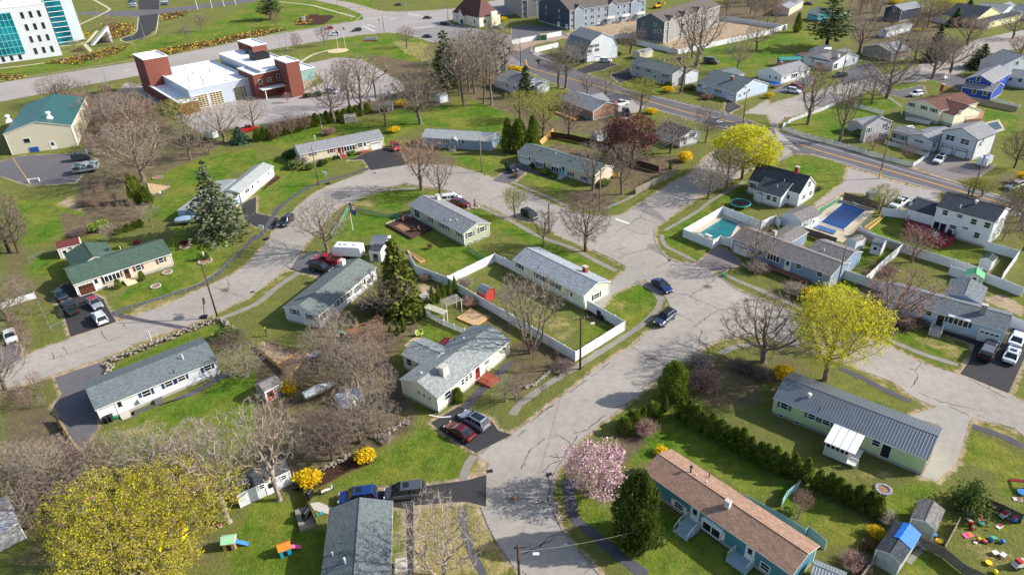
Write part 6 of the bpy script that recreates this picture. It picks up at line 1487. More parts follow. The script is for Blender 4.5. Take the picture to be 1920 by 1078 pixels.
fence("21: 1434,72 11: 1785,940 12: 20,1010",'vinyl',1.8,'short run of white vinyl fence between the sage and mint houses',True)
fence("12: 1700,880 1640,828 1560,808 1505,845 1285,757 1580,588 1870,700 1930,670 13: 60,655 92,690",'vinyl',1.8,'white vinyl fence enclosing the green covered pool',True)
fence("13: 690,740 790,792 1010,865 1200,925 1400,985 1600,1050",'vinyl',1.8,'long white vinyl fence across the back of the red-deck yard',True)
fence("13: 1008,870 880,975 23: 735,75",'vinyl',1.8,'white vinyl fence running down beside the L-shaped house lawn',True)
fence("23: 568,22 735,75 890,132",'vinyl',1.8,'white vinyl fence between the blue-grey and pale blue ranch houses',True)
fence("13: 1640,850 1885,918 1765,1085",'vinyl',1.8,'white vinyl fence enclosing the corner shed at the right',True)
fence("13: 860,598 1095,625",'vinyl',1.8,'white vinyl fence in front of the parked white pickup',True)
fence("23: 1370,-5 1500,35 1640,48 1916,155",'vinyl',1.8,'white vinyl fence behind the green-roofed shed',True)
fence("23: 1828,375 1930,412",'vinyl',1.8,'bit of white vinyl fence beside the two white sedans',True)
fence("13: 575,482 700,515 838,556",'wood',1.9,'dark wooden fence behind the blue covered pool',True,m=mat('fence_darkwood','5c534c',.9,.25))
fence("13: 255,738 380,775 515,822",'wood',1.6,'dark wooden fence at the near end of the blue covered pool',True,m=mat('fence_darkwood','5c534c'))
fence("13: 365,612 545,510",'mesh',1.3,'green mesh fence on the left of the blue covered pool',True)
fence("13: 648,785 780,650",'rail',1.1,'low metal fence on the right of the blue covered pool',True,m=STEEL)
fence("13: 665,762 780,812 1005,880",'board',1.5,'curving grey board fence inside the long white fence',True)
fence("13: 110,-10 300,50 540,108 800,185 1090,262 1205,190",'picket',1.1,'white picket fence along the far side of the main road',True)
fence("03: 115,925 180,885 280,850 400,810 505,765",'picket',1.1,'white picket fence round the corner of the side street',True)
fence("03: 650,778 760,805 860,832",'picket',1.1,'short white picket fence under the bare tree on the side street',True)
fence("03: 1035,872 1120,890 1215,908",'picket',1.1,'short white picket fence beside the grey cottage',True)
fence("13: 880,95 1020,130 1200,190",'picket',1.1,'white picket fence in front of the low grey link',True)
fence("12: 928,445 1230,302",'wood',1.8,'weathered grey stockade fence along the verge by the junction',True)
fence("12: 290,28 420,45 600,85 760,130 900,228 1100,285",'wood',1.8,'dark brown stockade fence behind the turquoise-door house',True,m=WOODDARK)
fence("02: 210,1050 310,960",'wood',1.8,'tan wooden fence panel between the cedars and the brown yard',True,m=WOODNEW)
fence("02: 0,300 370,235",'vinyl',1.9,'white site fence left of the townhouses',True)
fence("02: 172,360 345,320",'vinyl',1.9,'white fence panel beside the site entrance road',True)
fence("02: 600,280 900,250",'vinyl',1.9,'white site fence behind the gambrel house',True)
fence("02: 930,300 1245,372 1560,305 1916,228 03: 145,182",'vinyl',1.9,'long white site fence round the dark grey townhouses',True)
fence("02: 1560,122 1750,145 1916,172 03: 140,192",'vinyl',1.9,'white site fence at the far side of the bare earth',True)
fence("10: 205,975 240,950 400,893",'chain',1.2,'chain-link fence behind the tan shed',True)
fence("10: 1530,832 1765,945 1650,1055 20: 1470,132 1100,255 860,330",'chain',1.2,'chain-link fence round the green-roofed house front lawn',True)
fence("20: 300,300 345,400 390,490 495,445",'chain',1.2,'chain-link fence left of the dark driveway',False)
fence("11: 560,790 690,585 830,610 960,640 1085,640",'mesh',1.0,'low green mesh garden fence round the flagpole lawn',True)
fence("11: 1580,880 1705,960",'mesh',1.0,'short green mesh fence by the sage house corner',True)
TQ=mat('fence_seafoam','8fb0ae',.7,.12)
fence("32: 1490,570 33: 95,690 240,785 262,765 372,855",'wood',1.5,'sea-green board fence behind the brown-roofed teal house',True,m=TQ)
fence("33: 95,590 125,540 205,475",'wood',1.4,'sea-green board fence and gate beside the arborvitae hedge',True,m=TQ)
fence("33: 985,835 1130,905 1260,1010 1420,1085",'board',1.5,'dark grey board fence between the sheds and the toy-strewn yard',True,m=mat('fence_greywood','6f6a62',.9,.25))
fence("33: 1222,712 1128,888",'board',1.2,'low grey board fence beside the grey-green shed',True)
fence("33: 585,1085 690,955",'board',1.4,'grey board fence left of the tarpaulin shed',True)
fence("21: 1280,335 1400,400 1560,465",'picket',1.1,'low white picket fence behind the cream house',True)
fence("20: 0,278 120,232 252,195",'vinyl',1.2,'low white fence at the left edge of the dry lawn',True)
fence("31: 268,432 322,600 372,720",'board',1.2,'brown board fence beside the small wooden platform',True,m=WOODDARK)
fence("21: 0,600 100,700 245,832",'board',.8,'low wooden edging fence along the dirt garden',False,m=WOODNEW)
fence("21: 70,552 160,585 330,612",'rail',1.0,'low black metal fence at the back of the white house',True)
fence("03: 1548,735 1700,765 1870,800",'wood',1.5,'weathered wooden fence below the royal blue house',True)
fence("03: 1650,725 1890,785",'picket',1.0,'white picket fence below the royal blue house',True)
fence("03: 1228,132 1345,160",'vinyl',1.6,'white fence near the top right conifers',True)
fence("30: 345,60 440,215 500,300",'board',1.3,'mossy brown board fence along the grey driveway',True,m=WOODDARK)
fence("33: 1400,590 1500,630 1627,690",'wood',1.5,'dark board fence at the right edge above the toys',True,m=mat('fence_blackwood','3a3a40',.9,.25))
fence("03: 1290,380 1240,270",'vinyl',1.2,'white fence on the far side street',True)if 0 else None
def stone_wall(s,label,w=.9,h=.7,seed=1):
 ln=smooth_line(gs(s),.5);q=random.Random(seed);o3=ln[0];mb=MB();L=0
 for a,b in zip(ln,ln[1:]):
  n=(b-a);L=n.length;nr=Vector((-n.y,n.x))/max(L,1e-6)
  for k in range(int(max(1,L/.25))*3):
   p=a+n*q.random()+nr*q.uniform(-w/2,w/2)-o3;r=q.uniform(.14,.3);blob(mb,(p.x,p.y,q.uniform(.05,h)),(r,r*q.uniform(.7,1.2),r*.65),None,q.randint(0,9999),.22,6,4)
 o=mb.build('stone_wall',STONE);o.location=(o3.x,o3.y,0);tag(o,label,'wall');return o
stone_wall("20: 785,750 870,700 1150,590 1400,490 1640,400",'long dry-stone wall along the street above the navy-shuttered house',1.1,.8,1)
stone_wall("20: 1640,400 1720,460 1800,530",'stone wall turning back from the street under the shrub',.7,.7,2)
stone_wall("31: 430,415 520,370 600,330",'stone edging between the dark mulch bed and the woods',.7,.5,3)
stone_wall("31: 760,220 830,190 900,150 960,115",'loose stone wall at the top of the bottom lawn',.9,.6,4)
stone_wall("22: 100,910 190,870 290,780",'stone edging of the grey garden bed',.4,.3,5)
stone_wall("20: 790,760 850,740 790,800",'small ring of stones at the end of the street wall',.6,.5,6)
car('suv',"11: 262,662 188,728",'1d1f22','black SUV driving along the curving street','black',roof='rails',name='driving_suv')
car('pickup',"11: 1012,108 1072,170",'c01e28','bright red pickup on the black driveway of the maroon-shuttered house','red')
car('pickup',"11: 622,1000 438,975",'a51c2a','dark red pickup with black bed cover beside the camper','darkred')
car('suv',"11: 415,1032 565,1062",'17181a','black SUV parked next to the dark red pickup','black2')
car('minivan',"11: 1405,532 1515,522",'e2e4e6','white minivan behind the sage house','white')
car('suv',"11: 1468,556 1588,573",'6b1826','maroon SUV parked in front of the white minivan','maroon',roof='rails')
car('jeep',"f: 951,311 967,321",'2a2c2f','dark soft-top jeep by the tan turquoise-door house','charcoal')
car('suv',"12: 85,622 182,672",'1b1d20','black SUV parked at the kerb near the junction','black',roof='sunroof')
car('sedan',"22: 1068,95 1182,182",'1f2f66','dark blue sedan parked on the corner verge','navy',roof='sunroof')
car('suv',"22: 1202,335 1085,430",'39465c','slate blue SUV parked at the street corner','slate',roof='black')
t=car('pickup',"23: 1618,690 1688,560",'1a1b1d','black pickup with grey bed cap in the driveway','black3')
q=MB();q.box((-1.55,0,1.5),(2.2,1.62,.85),taper=.92);q.build('bed_cap',paint('capgrey','5c5e60'),t)
car('sedan',"23: 1845,582 1892,488",'dfe1e3','white sedan parked nearest the white gate','white2')
car('sedan',"23: 1800,708 1852,602",'cdd3da','silver-white sedan behind the other sedan beside the black pickup','silverw',roof='sunroof')
car('sedan',"31: 1372,202 1218,115",'5c1420','dark red sedan in the driveway of the cream house','burgundy')
car('suv',"31: 1468,138 1308,48",'8a93a0','silver-blue SUV next to the dark red sedan','silverblue',roof='moon')
car('suv',"31: 765,562 532,590",'1c3a78','blue SUV half behind the grey roof at the bottom','blue',roof='sunroof')
car('minivan',"31: 1068,532 825,560",'53575c','dark grey minivan on the black driveway','gunmetal',roof='sunroof')
car('sedan',"20: 668,228 742,305",'9a9da2','grey sports car with a red top and red hood stripe','greysport',roof='stripe')
car('suv',"20: 780,428 712,332",'dfe1e3','white SUV at the front of the dark driveway','white',roof='rails')
car('pickup',"20: 565,358 490,245",'2b2e33','dark grey pickup with blue load in its bed','graphite')
car('sedan',"20: 475,235 412,172",'14322e','dark green car in the shade behind the dark grey pickup','deepgreen')
car('sedan',"20: 55,468 92,562",'d9d9d6','white car under the bare trees at the left edge','white4')
car('suv',"02: 663,452 742,456",'e0e2e4','white SUV parked below the gambrel house','white')
car('pickup',"02: 770,790 858,765",'e0e2e4','white pickup beside the small boat in the brick-ended house drive','white5')
car('pickup',"02: 838,810 868,872",'1d1f22','black pickup parked across the drive of the brick-ended house','black')
car('van',"02: 1440,458 1542,470",'42464a','dark grey van standing on the open lawn','vangrey')
car('sedan',"02: 1468,885 1568,918",'bcc2c8','silver car driving on the main road','silver',name='driving_car')
car('suv',"01: 790,222 718,230",'33373b','dark grey SUV waiting near the crossing','dgrey',name='driving_suv')
car('suv',"01: 622,254 548,262",'c6cdd6','pale silver SUV on the highway in front of the flags','palesilver',name='driving_suv')
car('hatch',"01: 580,208 510,216",'9a1e2a','red car on the highway behind the pale silver SUV','red2',name='driving_car')
car('sedan',"01: 1245,135 1320,130",'3a3434','dark car crossing toward the brown-roofed shop','darkbrown',name='driving_car')
car('sedan',"01: 1250,272 1318,272",'2c2e33','dark car parked by the verge below the crossroads','dark5')
car('suv',"01: 1380,180 1448,178",'26282c','black SUV in the lot left of the brown-roofed shop','black5')
car('sedan',"01: 1780,205 1835,208",'8f949c','grey car parked against the brown-roofed shop','grey5')
car('sedan',"01: 1035,33 1098,36",'2c3238','dark car in the lot at the top edge','dark6')
car('minivan',"01: 535,680 608,688",'d5dbe2','white van behind the bare tree at the fire station','white6')
for i,(s_,c_,n_)in enumerate((("00: 955,14 1015,10",'2c4c8c','blue car in the office car park, rearmost of three'),("00: 958,30 1022,27",'e0e2e4','white car in the office car park, between blue and silver ones'),("00: 962,48 1028,44",'b9c4d6','silver car in the office car park, nearest the crossing'),("00: 1195,16 1260,10",'d8dade','white car right of the office access lane'),("00: 1198,35 1268,30",'2b4a94','blue car right of the office access lane'))):
 car('sedan',s_,c_,n_,'lot%d'%i,group='cars in the office car park')
car('jeep',"03: 1148,700 1068,712",'e4e6e6','white boxy SUV behind the brown-roofed split-level house','white7')
car('suv',"03: 142,672 242,688",'e4e6e6','white SUV in front of the white ranch on the side street','white8',roof='rails')
car('sedan',"03: 172,638 235,645",'9c1f2c','red car behind the white SUV on the side street','red8')
car('suv',"03: 588,560 485,570",'24272c','dark SUV beside the wooden entry deck house','dark8')
car('sedan',"03: 278,25 338,30",'6a1c2c','dark red car at the top edge above the turquoise cottage','darkred8')
car('suv',"03: 540,122 622,110",'dfe3e8','white vehicle behind the tall pine','white9')
car('suv',"13: 1318,210 1252,260",'e4e6e8','white SUV with glass roof in front of the two garage doors','white10',roof='moon')
car('pickup',"13: 1025,538 938,588",'e2e4e4','white pickup behind the white fence of the red-deck house','white11')
car('hatch',"13: 1148,528 1078,592",'6f9296','pale teal car between the white pickup and the house','paleteal',roof='moon')
car('suv',"13: 1885,420 1805,445",'aab0b4','silver car under the yellowish trees at the right edge','silver11')
car('pickup',"f: 453,245 478,239",'c2202c','red truck behind the fire station hedge','red11')
car('sedan',"f: 504,238 518,236",'2b2d30','black car behind the hedge, left one','black12',group='cars behind the hedge')
car('sedan',"f: 520,234 536,231",'232528','black car behind the hedge, right one','black13',group='cars behind the hedge')
def camper(s,label,L=6.0,W=2.3,Hh=2.6,name='camper_trailer',stripe=True):
 a,b=gs(s,1.2);c=(a+b)/2;d=b-a;t=thing(name,label,'camper',(c.x,c.y,0),math.atan2(d.y,d.x));q=MB();pr=[(-.5,.6),(-.5,2.3),(-.46,Hh),(.4,Hh),(.5,1.9),(.5,.9),(.44,.55)]
 n=len(pr)
 vs=[(x*L,-W/2,z)for x,z in pr]+[(x*L,W/2,z)for x,z in pr];q.add(vs,[tuple(range(n)),tuple(range(2*n-1,n-1,-1))]+[(i,i+n,(i+1)%n+n,(i+1)%n)for i in range(n)]);q.build('body',mat('camper_white','dfe2e4',.4,.05),t)
 for x in(-.3,.05,.25):
  q=MB();q.box((x*L,-W/2-.02,1.75),(.8,.04,.55));q.build('window',GLASS,t)
 if stripe:q=MB();q.box((0,-W/2-.015,1.05),(L*.9,.03,.18));q.build('stripe',mat('stripe_grey','8b8f96',.5),t)
 for x in(-.06,.06):
  for sy in(-1,1):q=MB();q.tube((x*L,sy*W/2-.1,.34),(x*L,sy*W/2+.1,.34),.34,.34,12);q.build('wheel',RUBBER,t)
 q=MB();q.tube((L*.5,0,.6),(L*.5+1.0,0,.5),.05,.05,5);q.build('hitch',BLACK,t)
 for x in(-.25,.05,.22):q=MB();q.box((x*L,0,Hh+.08),(.6,.6,.16));q.build('roof_vent',mat('vent_grey','a9adb0',.5),t)
 return t
camper("11: 790,925 590,915",'white camper trailer with grey side stripe parked behind the red pickup')
camper("13: 1655,225 1590,275",'small white camper trailer beside the two-garage house',4.2,2.1,2.4)
def box_trailer(s,label,colour,L=4,W=1.9,Hh=1.9):
 a,b=gs(s,.9);c=(a+b)/2;d=b-a;t=thing('cargo_trailer',label,'trailer',(c.x,c.y,0),math.atan2(d.y,d.x));q=MB();q.box((0,0,.5+Hh/2),(L,W,Hh));q.build('body',colour,t)
 for sy in(-1,1):q=MB();q.tube((0,sy*W/2-.05,.32),(0,sy*W/2+.12,.32),.32,.32,12);q.build('wheel',RUBBER,t)
 q=MB();q.tube((L/2,0,.45),(L/2+.9,0,.4),.05,.05,5);q.build('hitch',BLACK,t)
 for x in(-.4,-.1,.2):q=MB();q.box((x*L,0,.52+Hh),(.06,W*.96,.05));q.build('roof_rib',STEEL,t)
box_trailer("00: 1560,1010 1610,1020",'white box trailer behind the trees by the fire station drive',WHITE,3.5)
box_trailer("10: 560,225 670,210",'dark flat-roofed trailer at the edge of the hall yard',mat('trailer_dark','2c3236',.5),5,2.2,1.7)
t=thing('loaded_trailer','trailers heaped with grey and green scrap in the hall yard','trailer',(*g1("10: 650,330"),0),.35);q=MB();q.box((0,0,.9),(6,2.6,.5));q.build('trailer_bed',STEEL,t);q=MB();qq=random.Random(2)
for _ in range(40):q.box((qq.uniform(-3,3),qq.uniform(-1.6,1.6),qq.uniform(1.2,2.2)),(qq.uniform(.4,1.6),qq.uniform(.3,1.2),qq.uniform(.2,.6)),[STEEL,mat('scrap_green','4f7a70',.7),mat('scrap_grey','8d9596',.7),WOODGREY,mat('scrap_dark','3a4240',.7)][qq.randint(0,4)],qq.uniform(0,3))
q.build('scrap_load',None,t)
for x in(-1.6,1.6):q=MB();q.tube((x,-1.35,.4),(x,1.35,.4),.4,.4,12);q.build('axle_wheels',RUBBER,t)
def boat(s,label,L,W,cover,trailer=True):
 a,b=gs(s,1.0);c=(a+b)/2;d=b-a;t=thing('boat',label,'boat',(c.x,c.y,0),math.atan2(d.y,d.x));q=MB();n=10;secs=[]
 for i in range(n+1):
  f=i/n;hw=W/2*(1-max(0,f-.45)**2/.3025*.97);secs.append([(-L/2+L*f,-hw,1.25+.2*f),(-L/2+L*f,-hw*.8,.75),(-L/2+L*f,0,.5+.35*max(0,f-.6)/.4),(-L/2+L*f,hw*.8,.75),(-L/2+L*f,hw,1.25+.2*f)])
 vs=[p for s_ in secs for p in s_];q.add(vs,[(i*5+j,(i+1)*5+j,(i+1)*5+j+1,i*5+j+1)for i in range(n)for j in range(4)]+[(0,1,2,3,4)]);q.build('hull',WHITE,t,True)
 q=MB();vs=[]
 for i in range(n+1):f=i/n;s_=secs[i];vs+=[s_[0],(s_[2][0],0,1.5+.55*math.sin(math.pi*min(1,f*1.1))),s_[4]]
 q.add(vs,[(i*3+j,i*3+j+1,(i+1)*3+j+1,(i+1)*3+j)for i in range(n)for j in range(2)]);q.build('cover',cover,t)
 if trailer:
  q=MB();
  for sy in(-.5,.5):q.tube((-L/2,sy,.45),(L/2-.5,sy*.5,.45),.05,.05,5)
  q.tube((L/2-.5,0,.45),(L/2+1,0,.4),.05,.05,5);q.build('trailer_frame',STEEL,t)
  for sy in(-1,1):q=MB();q.tube((-.6,sy*.85,.32),(-.6,sy*1.05,.32),.32,.32,10);q.build('wheel',RUBBER,t)
 return t
boat("10: 1330,690 1490,680",'boat under a pale blue cover beside the grey-green spruce',5.5,2.2,mat('cover_blue','8fa9bd',.7,.1))
boat("02: 740,800 795,775",'small boat with maroon and white hull beside the white pickup',4.5,1.8,mat('cover_maroon','7a2c34',.7))
boat("03: 15,632 95,640",'bright blue boat-shaped kayak rack beside the white ranch',4.5,1.4,mat('kayak_blue','1f6fd0',.4))
UP=utility_pole
UP('a',"20: 1630,385","20: 1508,0",'tall brown utility pole at the end of the stone wall',h=10.8,m=POLEDARK)
UP('b',"11: 470,428","11: 413,122",'grey utility pole with small green street sign beside the walkway',wrap=True)
UP('c',"11: 1690,330","11: 1697,85",'utility pole in front of the blue-grey ranch at the bend')
UP('d',"12: 655,620","12: 682,300",'brown utility pole on the verge at the upper corner of the junction',arm=.6)
UP('e',"12: 277,785","12: 283,565",'short dark pole beside the small bare tree on the verge',m=POLEDARK)
UP('f',"22: 510,765","22: 517,368",'dark utility pole at the corner of the mint house fence',m=POLEDARK,arm=0.2,lampd=.2)
tp=G(P("32: 36,885")[0],10.6);b_=(tp.x,tp.y)
t=thing('utility_pole','utility pole with lamp arm at the bottom edge of the street','utility pole',(tp.x,tp.y,0));q=MB();q.tube((0,0,-.2),(0,0,10.6),.17,.11,8);q.build('pole',POLEDARK,t,True);q=MB();q.box((.2,0,10.2),(1.2,.1,.1));q.build('cross_arm',POLEDARK,t);q=MB();q.tube((0,0,8.6),(1.5,0,9.2),.035,.03,5);l_=q.build('lamp_arm',STEEL,t);q=MB();q.box((1.7,0,9.2),(.6,.26,.14));q.build('lamp_head',WHITE,l_);POLES['g']=Vector((tp.x,tp.y,10.6))
UP('h',"13: 830,380","13: 932,-30",'tall utility pole with yellow guard at the edge of the main road',m=POLEWOOD,arm=1.2,guard=True)
UP('i',"23: 500,218","23: 555,20",'utility pole on the lawn by the blue-grey house corner',h=9.5)
UP('j',"03: 555,565","03: 608,345",'utility pole in front of the entry deck house on the side street',arm=.5)
UP('k',"02: 65,500","02: 65,285",'dark utility pole by the forsythias on the main road',m=POLEDARK)
UP('l',"02: 1728,920","02: 1745,785",'utility pole at the main road junction with the side street',h=9,arm=1.0)
UP('m',"01: 627,170","01: 612,0",'utility pole on the lawn left of the traffic signals',h=11)
UP('n',"01: 1440,180","01: 1428,0",'utility pole left of the brown-roofed shop',h=11)
UP('o',"13: 1525,512","13: 1530,390",'utility pole among the yellowish trees beyond the two-storey white house',h=9.5,arm=1.2)
UP('p',"03: 1190,215","03: 1215,0",'utility pole near the top right conifers',h=11,arm=.8)
UP('q',"02: 732,572","02: 737,485",'short pole on the verge opposite the split-level house',h=6)
UP('r',"01: 960,240","01: 955,140",'dark signal pole at the near corner of the crossroads',h=8)
UP('s',"00: 490,700","00: 430,530",'leaning bare pole in the brown thicket',h=8)if 0 else None
def W_(a,b,lab,da=0,db=0,**k):wire(POLES[a]-Vector((0,0,da)),POLES[b]-Vector((0,0,db)),lab,**k)
for i_,d_ in enumerate((.2,.9)):
 W_('f','g','overhead wire along the lower street between the dark pole and the bottom pole',d_,d_,sag=.5)
 W_('h','o','overhead wire along the main road past the two garage doors',d_,d_,sag=.6)
 W_('h','l','overhead wire along the main road toward the side street',d_,d_,sag=.6)
W_('f','i','thin wire across the right hand street',.6,.4,sag=.5);W_('a','b','wire along the curving street on the left',.3,.3,sag=.8,pale=True);W_('b','c','wire round the head of the bend',.3,.3,sag=.7,pale=True);W_('d','c','wire from the junction pole to the bend',.3,.4,sag=.8,pale=True)
W_('d','l','pale wires running beside the tree-lined street to the main road',.4,.4,sag=.9,pale=True);W_('d','l','pale wires running beside the tree-lined street to the main road',1.2,1.2,sag=.9,pale=True);W_('d','l','pale wires running beside the tree-lined street to the main road',2.0,2.0,sag=.9,pale=True)
W_('j','p','wire along the side street at the upper right',.3,.3,sag=1);W_('j','l','wire from the junction to the entry deck house',.3,.3,sag=.8);W_('k','q','wire along the main road before the split-level house',.2,.2,sag=.4);W_('k','n','wire toward the brown-roofed shop',.2,.3,sag=.7);W_('m','n','wire across the crossroads',.2,.3,sag=.9)
wire(POLES['a']-Vector((0,0,.5)),(*G(P("20: 0,420")[0],7),7),'wire leaving the tall brown pole to the left edge',.8,pale=True)
wire(POLES['i']-Vector((0,0,.5)),(*G(P("13: 180,1060")[0],3.2),3.2),'service wire to the blue-grey house',.4,pale=True)
wire(POLES['g']-Vector((0,0,1.0)),(*G(P("32: 940,760")[0],3),3),'service wire from the bottom pole to the teal house',.5,pale=True)
wire(POLES['b']-Vector((0,0,.6)),(*G(P("11: 330,195")[0],3),3),'service wire to the maroon-shuttered house',.4,pale=True)
street_lamp("00: 805,645","00: 760,500",'grey street lamp at the tip of the wooded verge',R(165),4.5,h=9)
street_lamp("01: 235,370","01: 200,140",'tall street lamp on the lawn beside the fire station',R(150),2.2,h=10.5)
street_lamp("00: 1030,430","00: 975,235",'thin street lamp behind the hose tower',R(120),1.0,h=9)
street_lamp("00: 1080,275","00: 1045,150",'lamp beside the office access lane',R(120),1.0,h=8)
for s_,l_ in(("00: 1480,75",'white banner pole on the lawn, nearest the office'),("00: 1588,65",'white banner pole on the lawn, second from the office'),("00: 1678,52",'white banner pole on the lawn, third from the office'),("00: 1765,38",'white banner pole on the lawn, farthest from the office')):
 b=g1(s_);t=thing('banner_pole',l_,'pole',(b.x,b.y,0),0,'white poles along the office lawn');q=MB();q.tube((0,0,0),(0,0,7),.16,.12,6);q.build('pole',WHITE,t);q=MB();q.box((0,0,.15),(.6,.6,.3));q.build('base',CONCRETE,t)
for s_,tp_,l_ in(("01: 195,420","01: 170,280",'short pale lamp post left of the fire station path'),("01: 765,430","01: 755,325",'grey car park lamp behind the bare trees'),("01: 977,505","01: 965,410",'grey car park lamp beside the lawn edge'),("00: 600,165","00: 585,95",'car park lamp beside the office tower'),("00: 742,128","00: 720,50",'car park lamp by the zebra crossing'),("01: 335,455","01: 330,395",'low lamp beside the curved fire station path'),("01: 490,950","01: 478,840",'grey lamp post at the evergreen hedge'),("02: 1430,820","02: 1430,765",'white lamp in front of the pale blue ranch'),("00: 1880,285","00: 1865,205",'thin white post by the daffodil bed')):
 street_lamp(s_,tp_,l_,R(150),.5)
FB=mat('flag_blue','2a3a78',.7);FR=mat('flag_red','b0303c',.7);FW=mat('flag_white','d8d8d8',.7)
def flag(s,h,label,mats,at=.9,L=1.8):
 b=g1(s);t=thing('flagpole',label,'flagpole',(b.x,b.y,0),R(-30));q=MB();q.tube((0,0,0),(0,0,h),.09,.05,6);q.build('pole',WHITE,t)
 q=MB();q.tube((0,0,h),(0,0,h+.12),.09,.03,6);q.build('finial',mat('gold','c9a23a',.3,metal=.8),t)
 for k,mm in enumerate(mats):
  q=MB();n=8;z1=h*at-k*1.25
  for i in range(n):
   def fp(i):f=i/n;return(.08+L*f*.75,.22*math.sin(f*7+k),-.5*f)
   a,c=fp(i),fp(i+1)
   if mm=='stars':
    for j in range(5):m_=FB if(i<4 and j>2)else(FR,FW)[j%2];q.face([(a[0],a[1],z1+a[2]-1.0+j*.2),(c[0],c[1],z1+c[2]-1.0+j*.2),(c[0],c[1],z1+c[2]-.8+j*.2),(a[0],a[1],z1+a[2]-.8+j*.2)],m_)
   else:q.face([(a[0],a[1],z1+a[2]-1.0),(c[0],c[1],z1+c[2]-1.0),(c[0],c[1],z1+c[2]),(a[0],a[1],z1+a[2])],mm)
  q.build('flag',None,t)
flag("11: 725,765",6.5,'white flagpole with two flags on the lawn inside the green mesh fence',['stars',FB],.98)
flag("01: 617,385",9.5,'left flagpole with a blue flag on the fire station lawn',[FB],.9)
flag("01: 670,365",9.5,'right flagpole with a striped flag on the fire station lawn',['stars'],.95)
q=MB();g=g1("01: 615,382");q.tube((g.x,g.y,0),(g.x,g.y,.03),4.5,4.5,24);struct('flag_plaza',q,mat('plaza_stone','c6b08e',.9))
def signal(s,label,arm=0,L=0):
 b=g1(s);t=thing('traffic_signal',label,'traffic signal',(b.x,b.y,0),arm);q=MB();q.tube((0,0,0),(0,0,6.2),.12,.1,6);q.build('pole',STEEL,t)
 if L:q=MB();q.tube((0,0,6),(L,0,6.4),.08,.05,5);q.build('mast_arm',STEEL,t)
 for k in([L*.6,L]if L else[0.25]):
  q=MB();q.box((k,0,5.6),(.34,.3,1.0));hd=q.build('signal_head',mat('signal_yellow','d8a420',.5),t);q=MB()
  for z in(-.3,0,.3):q.tube((k,-.16,5.6+z),(k,-.2,5.6+z),.11,.11,8)
  q.build('lens',BLACK,hd)
signal("01: 700,150",'traffic signal with mast arm on the far left corner of the crossroads',R(-20),12);signal("01: 930,245",'traffic signal post at the near verge of the crossroads');signal("01: 1130,110",'traffic signal post on the far side of the crossroads',R(180),8);signal("01: 715,165",'yellow pedestrian signal at the pale pavement corner')
def sign(s,label,col,shape='rect',h=2.2,w=.6,hh=.5,rz=0,name='road_sign',text=None,cat='sign'):
 b=g1(s);t=thing(name,label,cat,(b.x,b.y,0),rz);q=MB();q.tube((0,.03,0),(0,.03,h+.2),.035,.035,5);q.build('post',STEEL,t);q=MB();c=h
 if shape=='oct':q.add([(w/2*math.cos(R(22.5+45*i)),-.03,c+w/2*math.sin(R(22.5+45*i)))for i in range(8)]+[(w/2*math.cos(R(22.5+45*i)),0,c+w/2*math.sin(R(22.5+45*i)))for i in range(8)],[tuple(range(8)),tuple(range(15,7,-1))])
 elif shape=='dia':q.add([(-w/2,-.03,c),(0,-.03,c-w/2),(w/2,-.03,c),(0,-.03,c+w/2)],[(0,1,2,3)])
 else:q.box((0,-.02,c),(w,.03,hh))
 f=q.build('sign_face',col,t)
 if text:
  cu=bpy.data.curves.new('text','FONT');cu.body=text;cu.size=hh*.5 if shape=='rect' else w*.32;cu.align_x='CENTER';cu.align_y='CENTER';me0=bpy.data.objects.new('tmp',cu);C.objects.link(me0);dg=bpy.context.evaluated_depsgraph_get();me=bpy.data.meshes.new_from_object(me0.evaluated_get(dg));bpy.data.objects.remove(me0);me.materials.clear();me.materials.append(FW)
  o=link('lettering',me,f,(0,-.05,c));o.rotation_euler=(R(90),0,0)
 return t
sign("13: 100,205",'red octagonal stop sign at the end of the tree-lined street',mat('sign_red','b52424',.5),'oct',2.2,.8,rz=R(-30),text='STOP')
sign("03: 123,925",'yellow diamond sign at the picket fence corner',mat('sign_yellow','e0a818',.5),'dia',1.6,.8,rz=R(-20));sign("03: 1630,305",'yellow sign on the verge near the top right road',mat('sign_yellow','e0a818',.5),'dia',1.6,.8);sign("00: 1070,672",'small dark sign on the fire station drive',BLACK,'rect',1.6,.7,.5)
sign("12: 960,100",'',WHITE)if 0 else None
for s_,l_,w_,h_,m_ in(("01: 860,310",'long pale memorial wall sign on the corner lawn',5.5,1.6,mat('stone_sign','a9aeb0',.8)),("01: 360,165",'white monument sign in the oval mulch bed',1.6,2.6,WHITE)):
 b=g1(s_);t=thing('monument_sign',l_,'sign',(b.x,b.y,0),.05);q=MB();q.box((0,0,h_/2),(w_,.5,h_));q.build('slab',m_,t);q=MB();q.box((0,-.4,.25),(w_*1.1,.5,.5));q.build('base',BRICK,t)
def hoop(s,label,rz,board=WHITE,round_=False):
 b=g1(s);t=thing('basketball_hoop',label,'basketball hoop',(b.x,b.y,0),rz);q=MB();q.box((0,.5,.12),(.9,1.1,.24));q.build('base',BLACK,t);q=MB();q.tube((0,.4,.2),(0,-.1,3.0),.06,.05,6);q.build('pole',STEEL if not round_ else BLACK,t);q=MB()
 if round_:q.tube((0,-.2,3.2),(0,-.26,3.2),.65,.65,16)
 else:q.box((0,-.2,3.2),(1.2,.06,.8))
 bd=q.build('backboard',board,t);q=MB();pv=None
 for i in range(13):
  a=i*math.pi/6;p=Vector((.23*math.cos(a),-.5+.23*math.sin(a),3.0))
  if pv:q.tube(pv,p,.018,.018,4)
  pv=p
 q.build('rim',mat('rim_orange','c8501e',.5),bd);return t
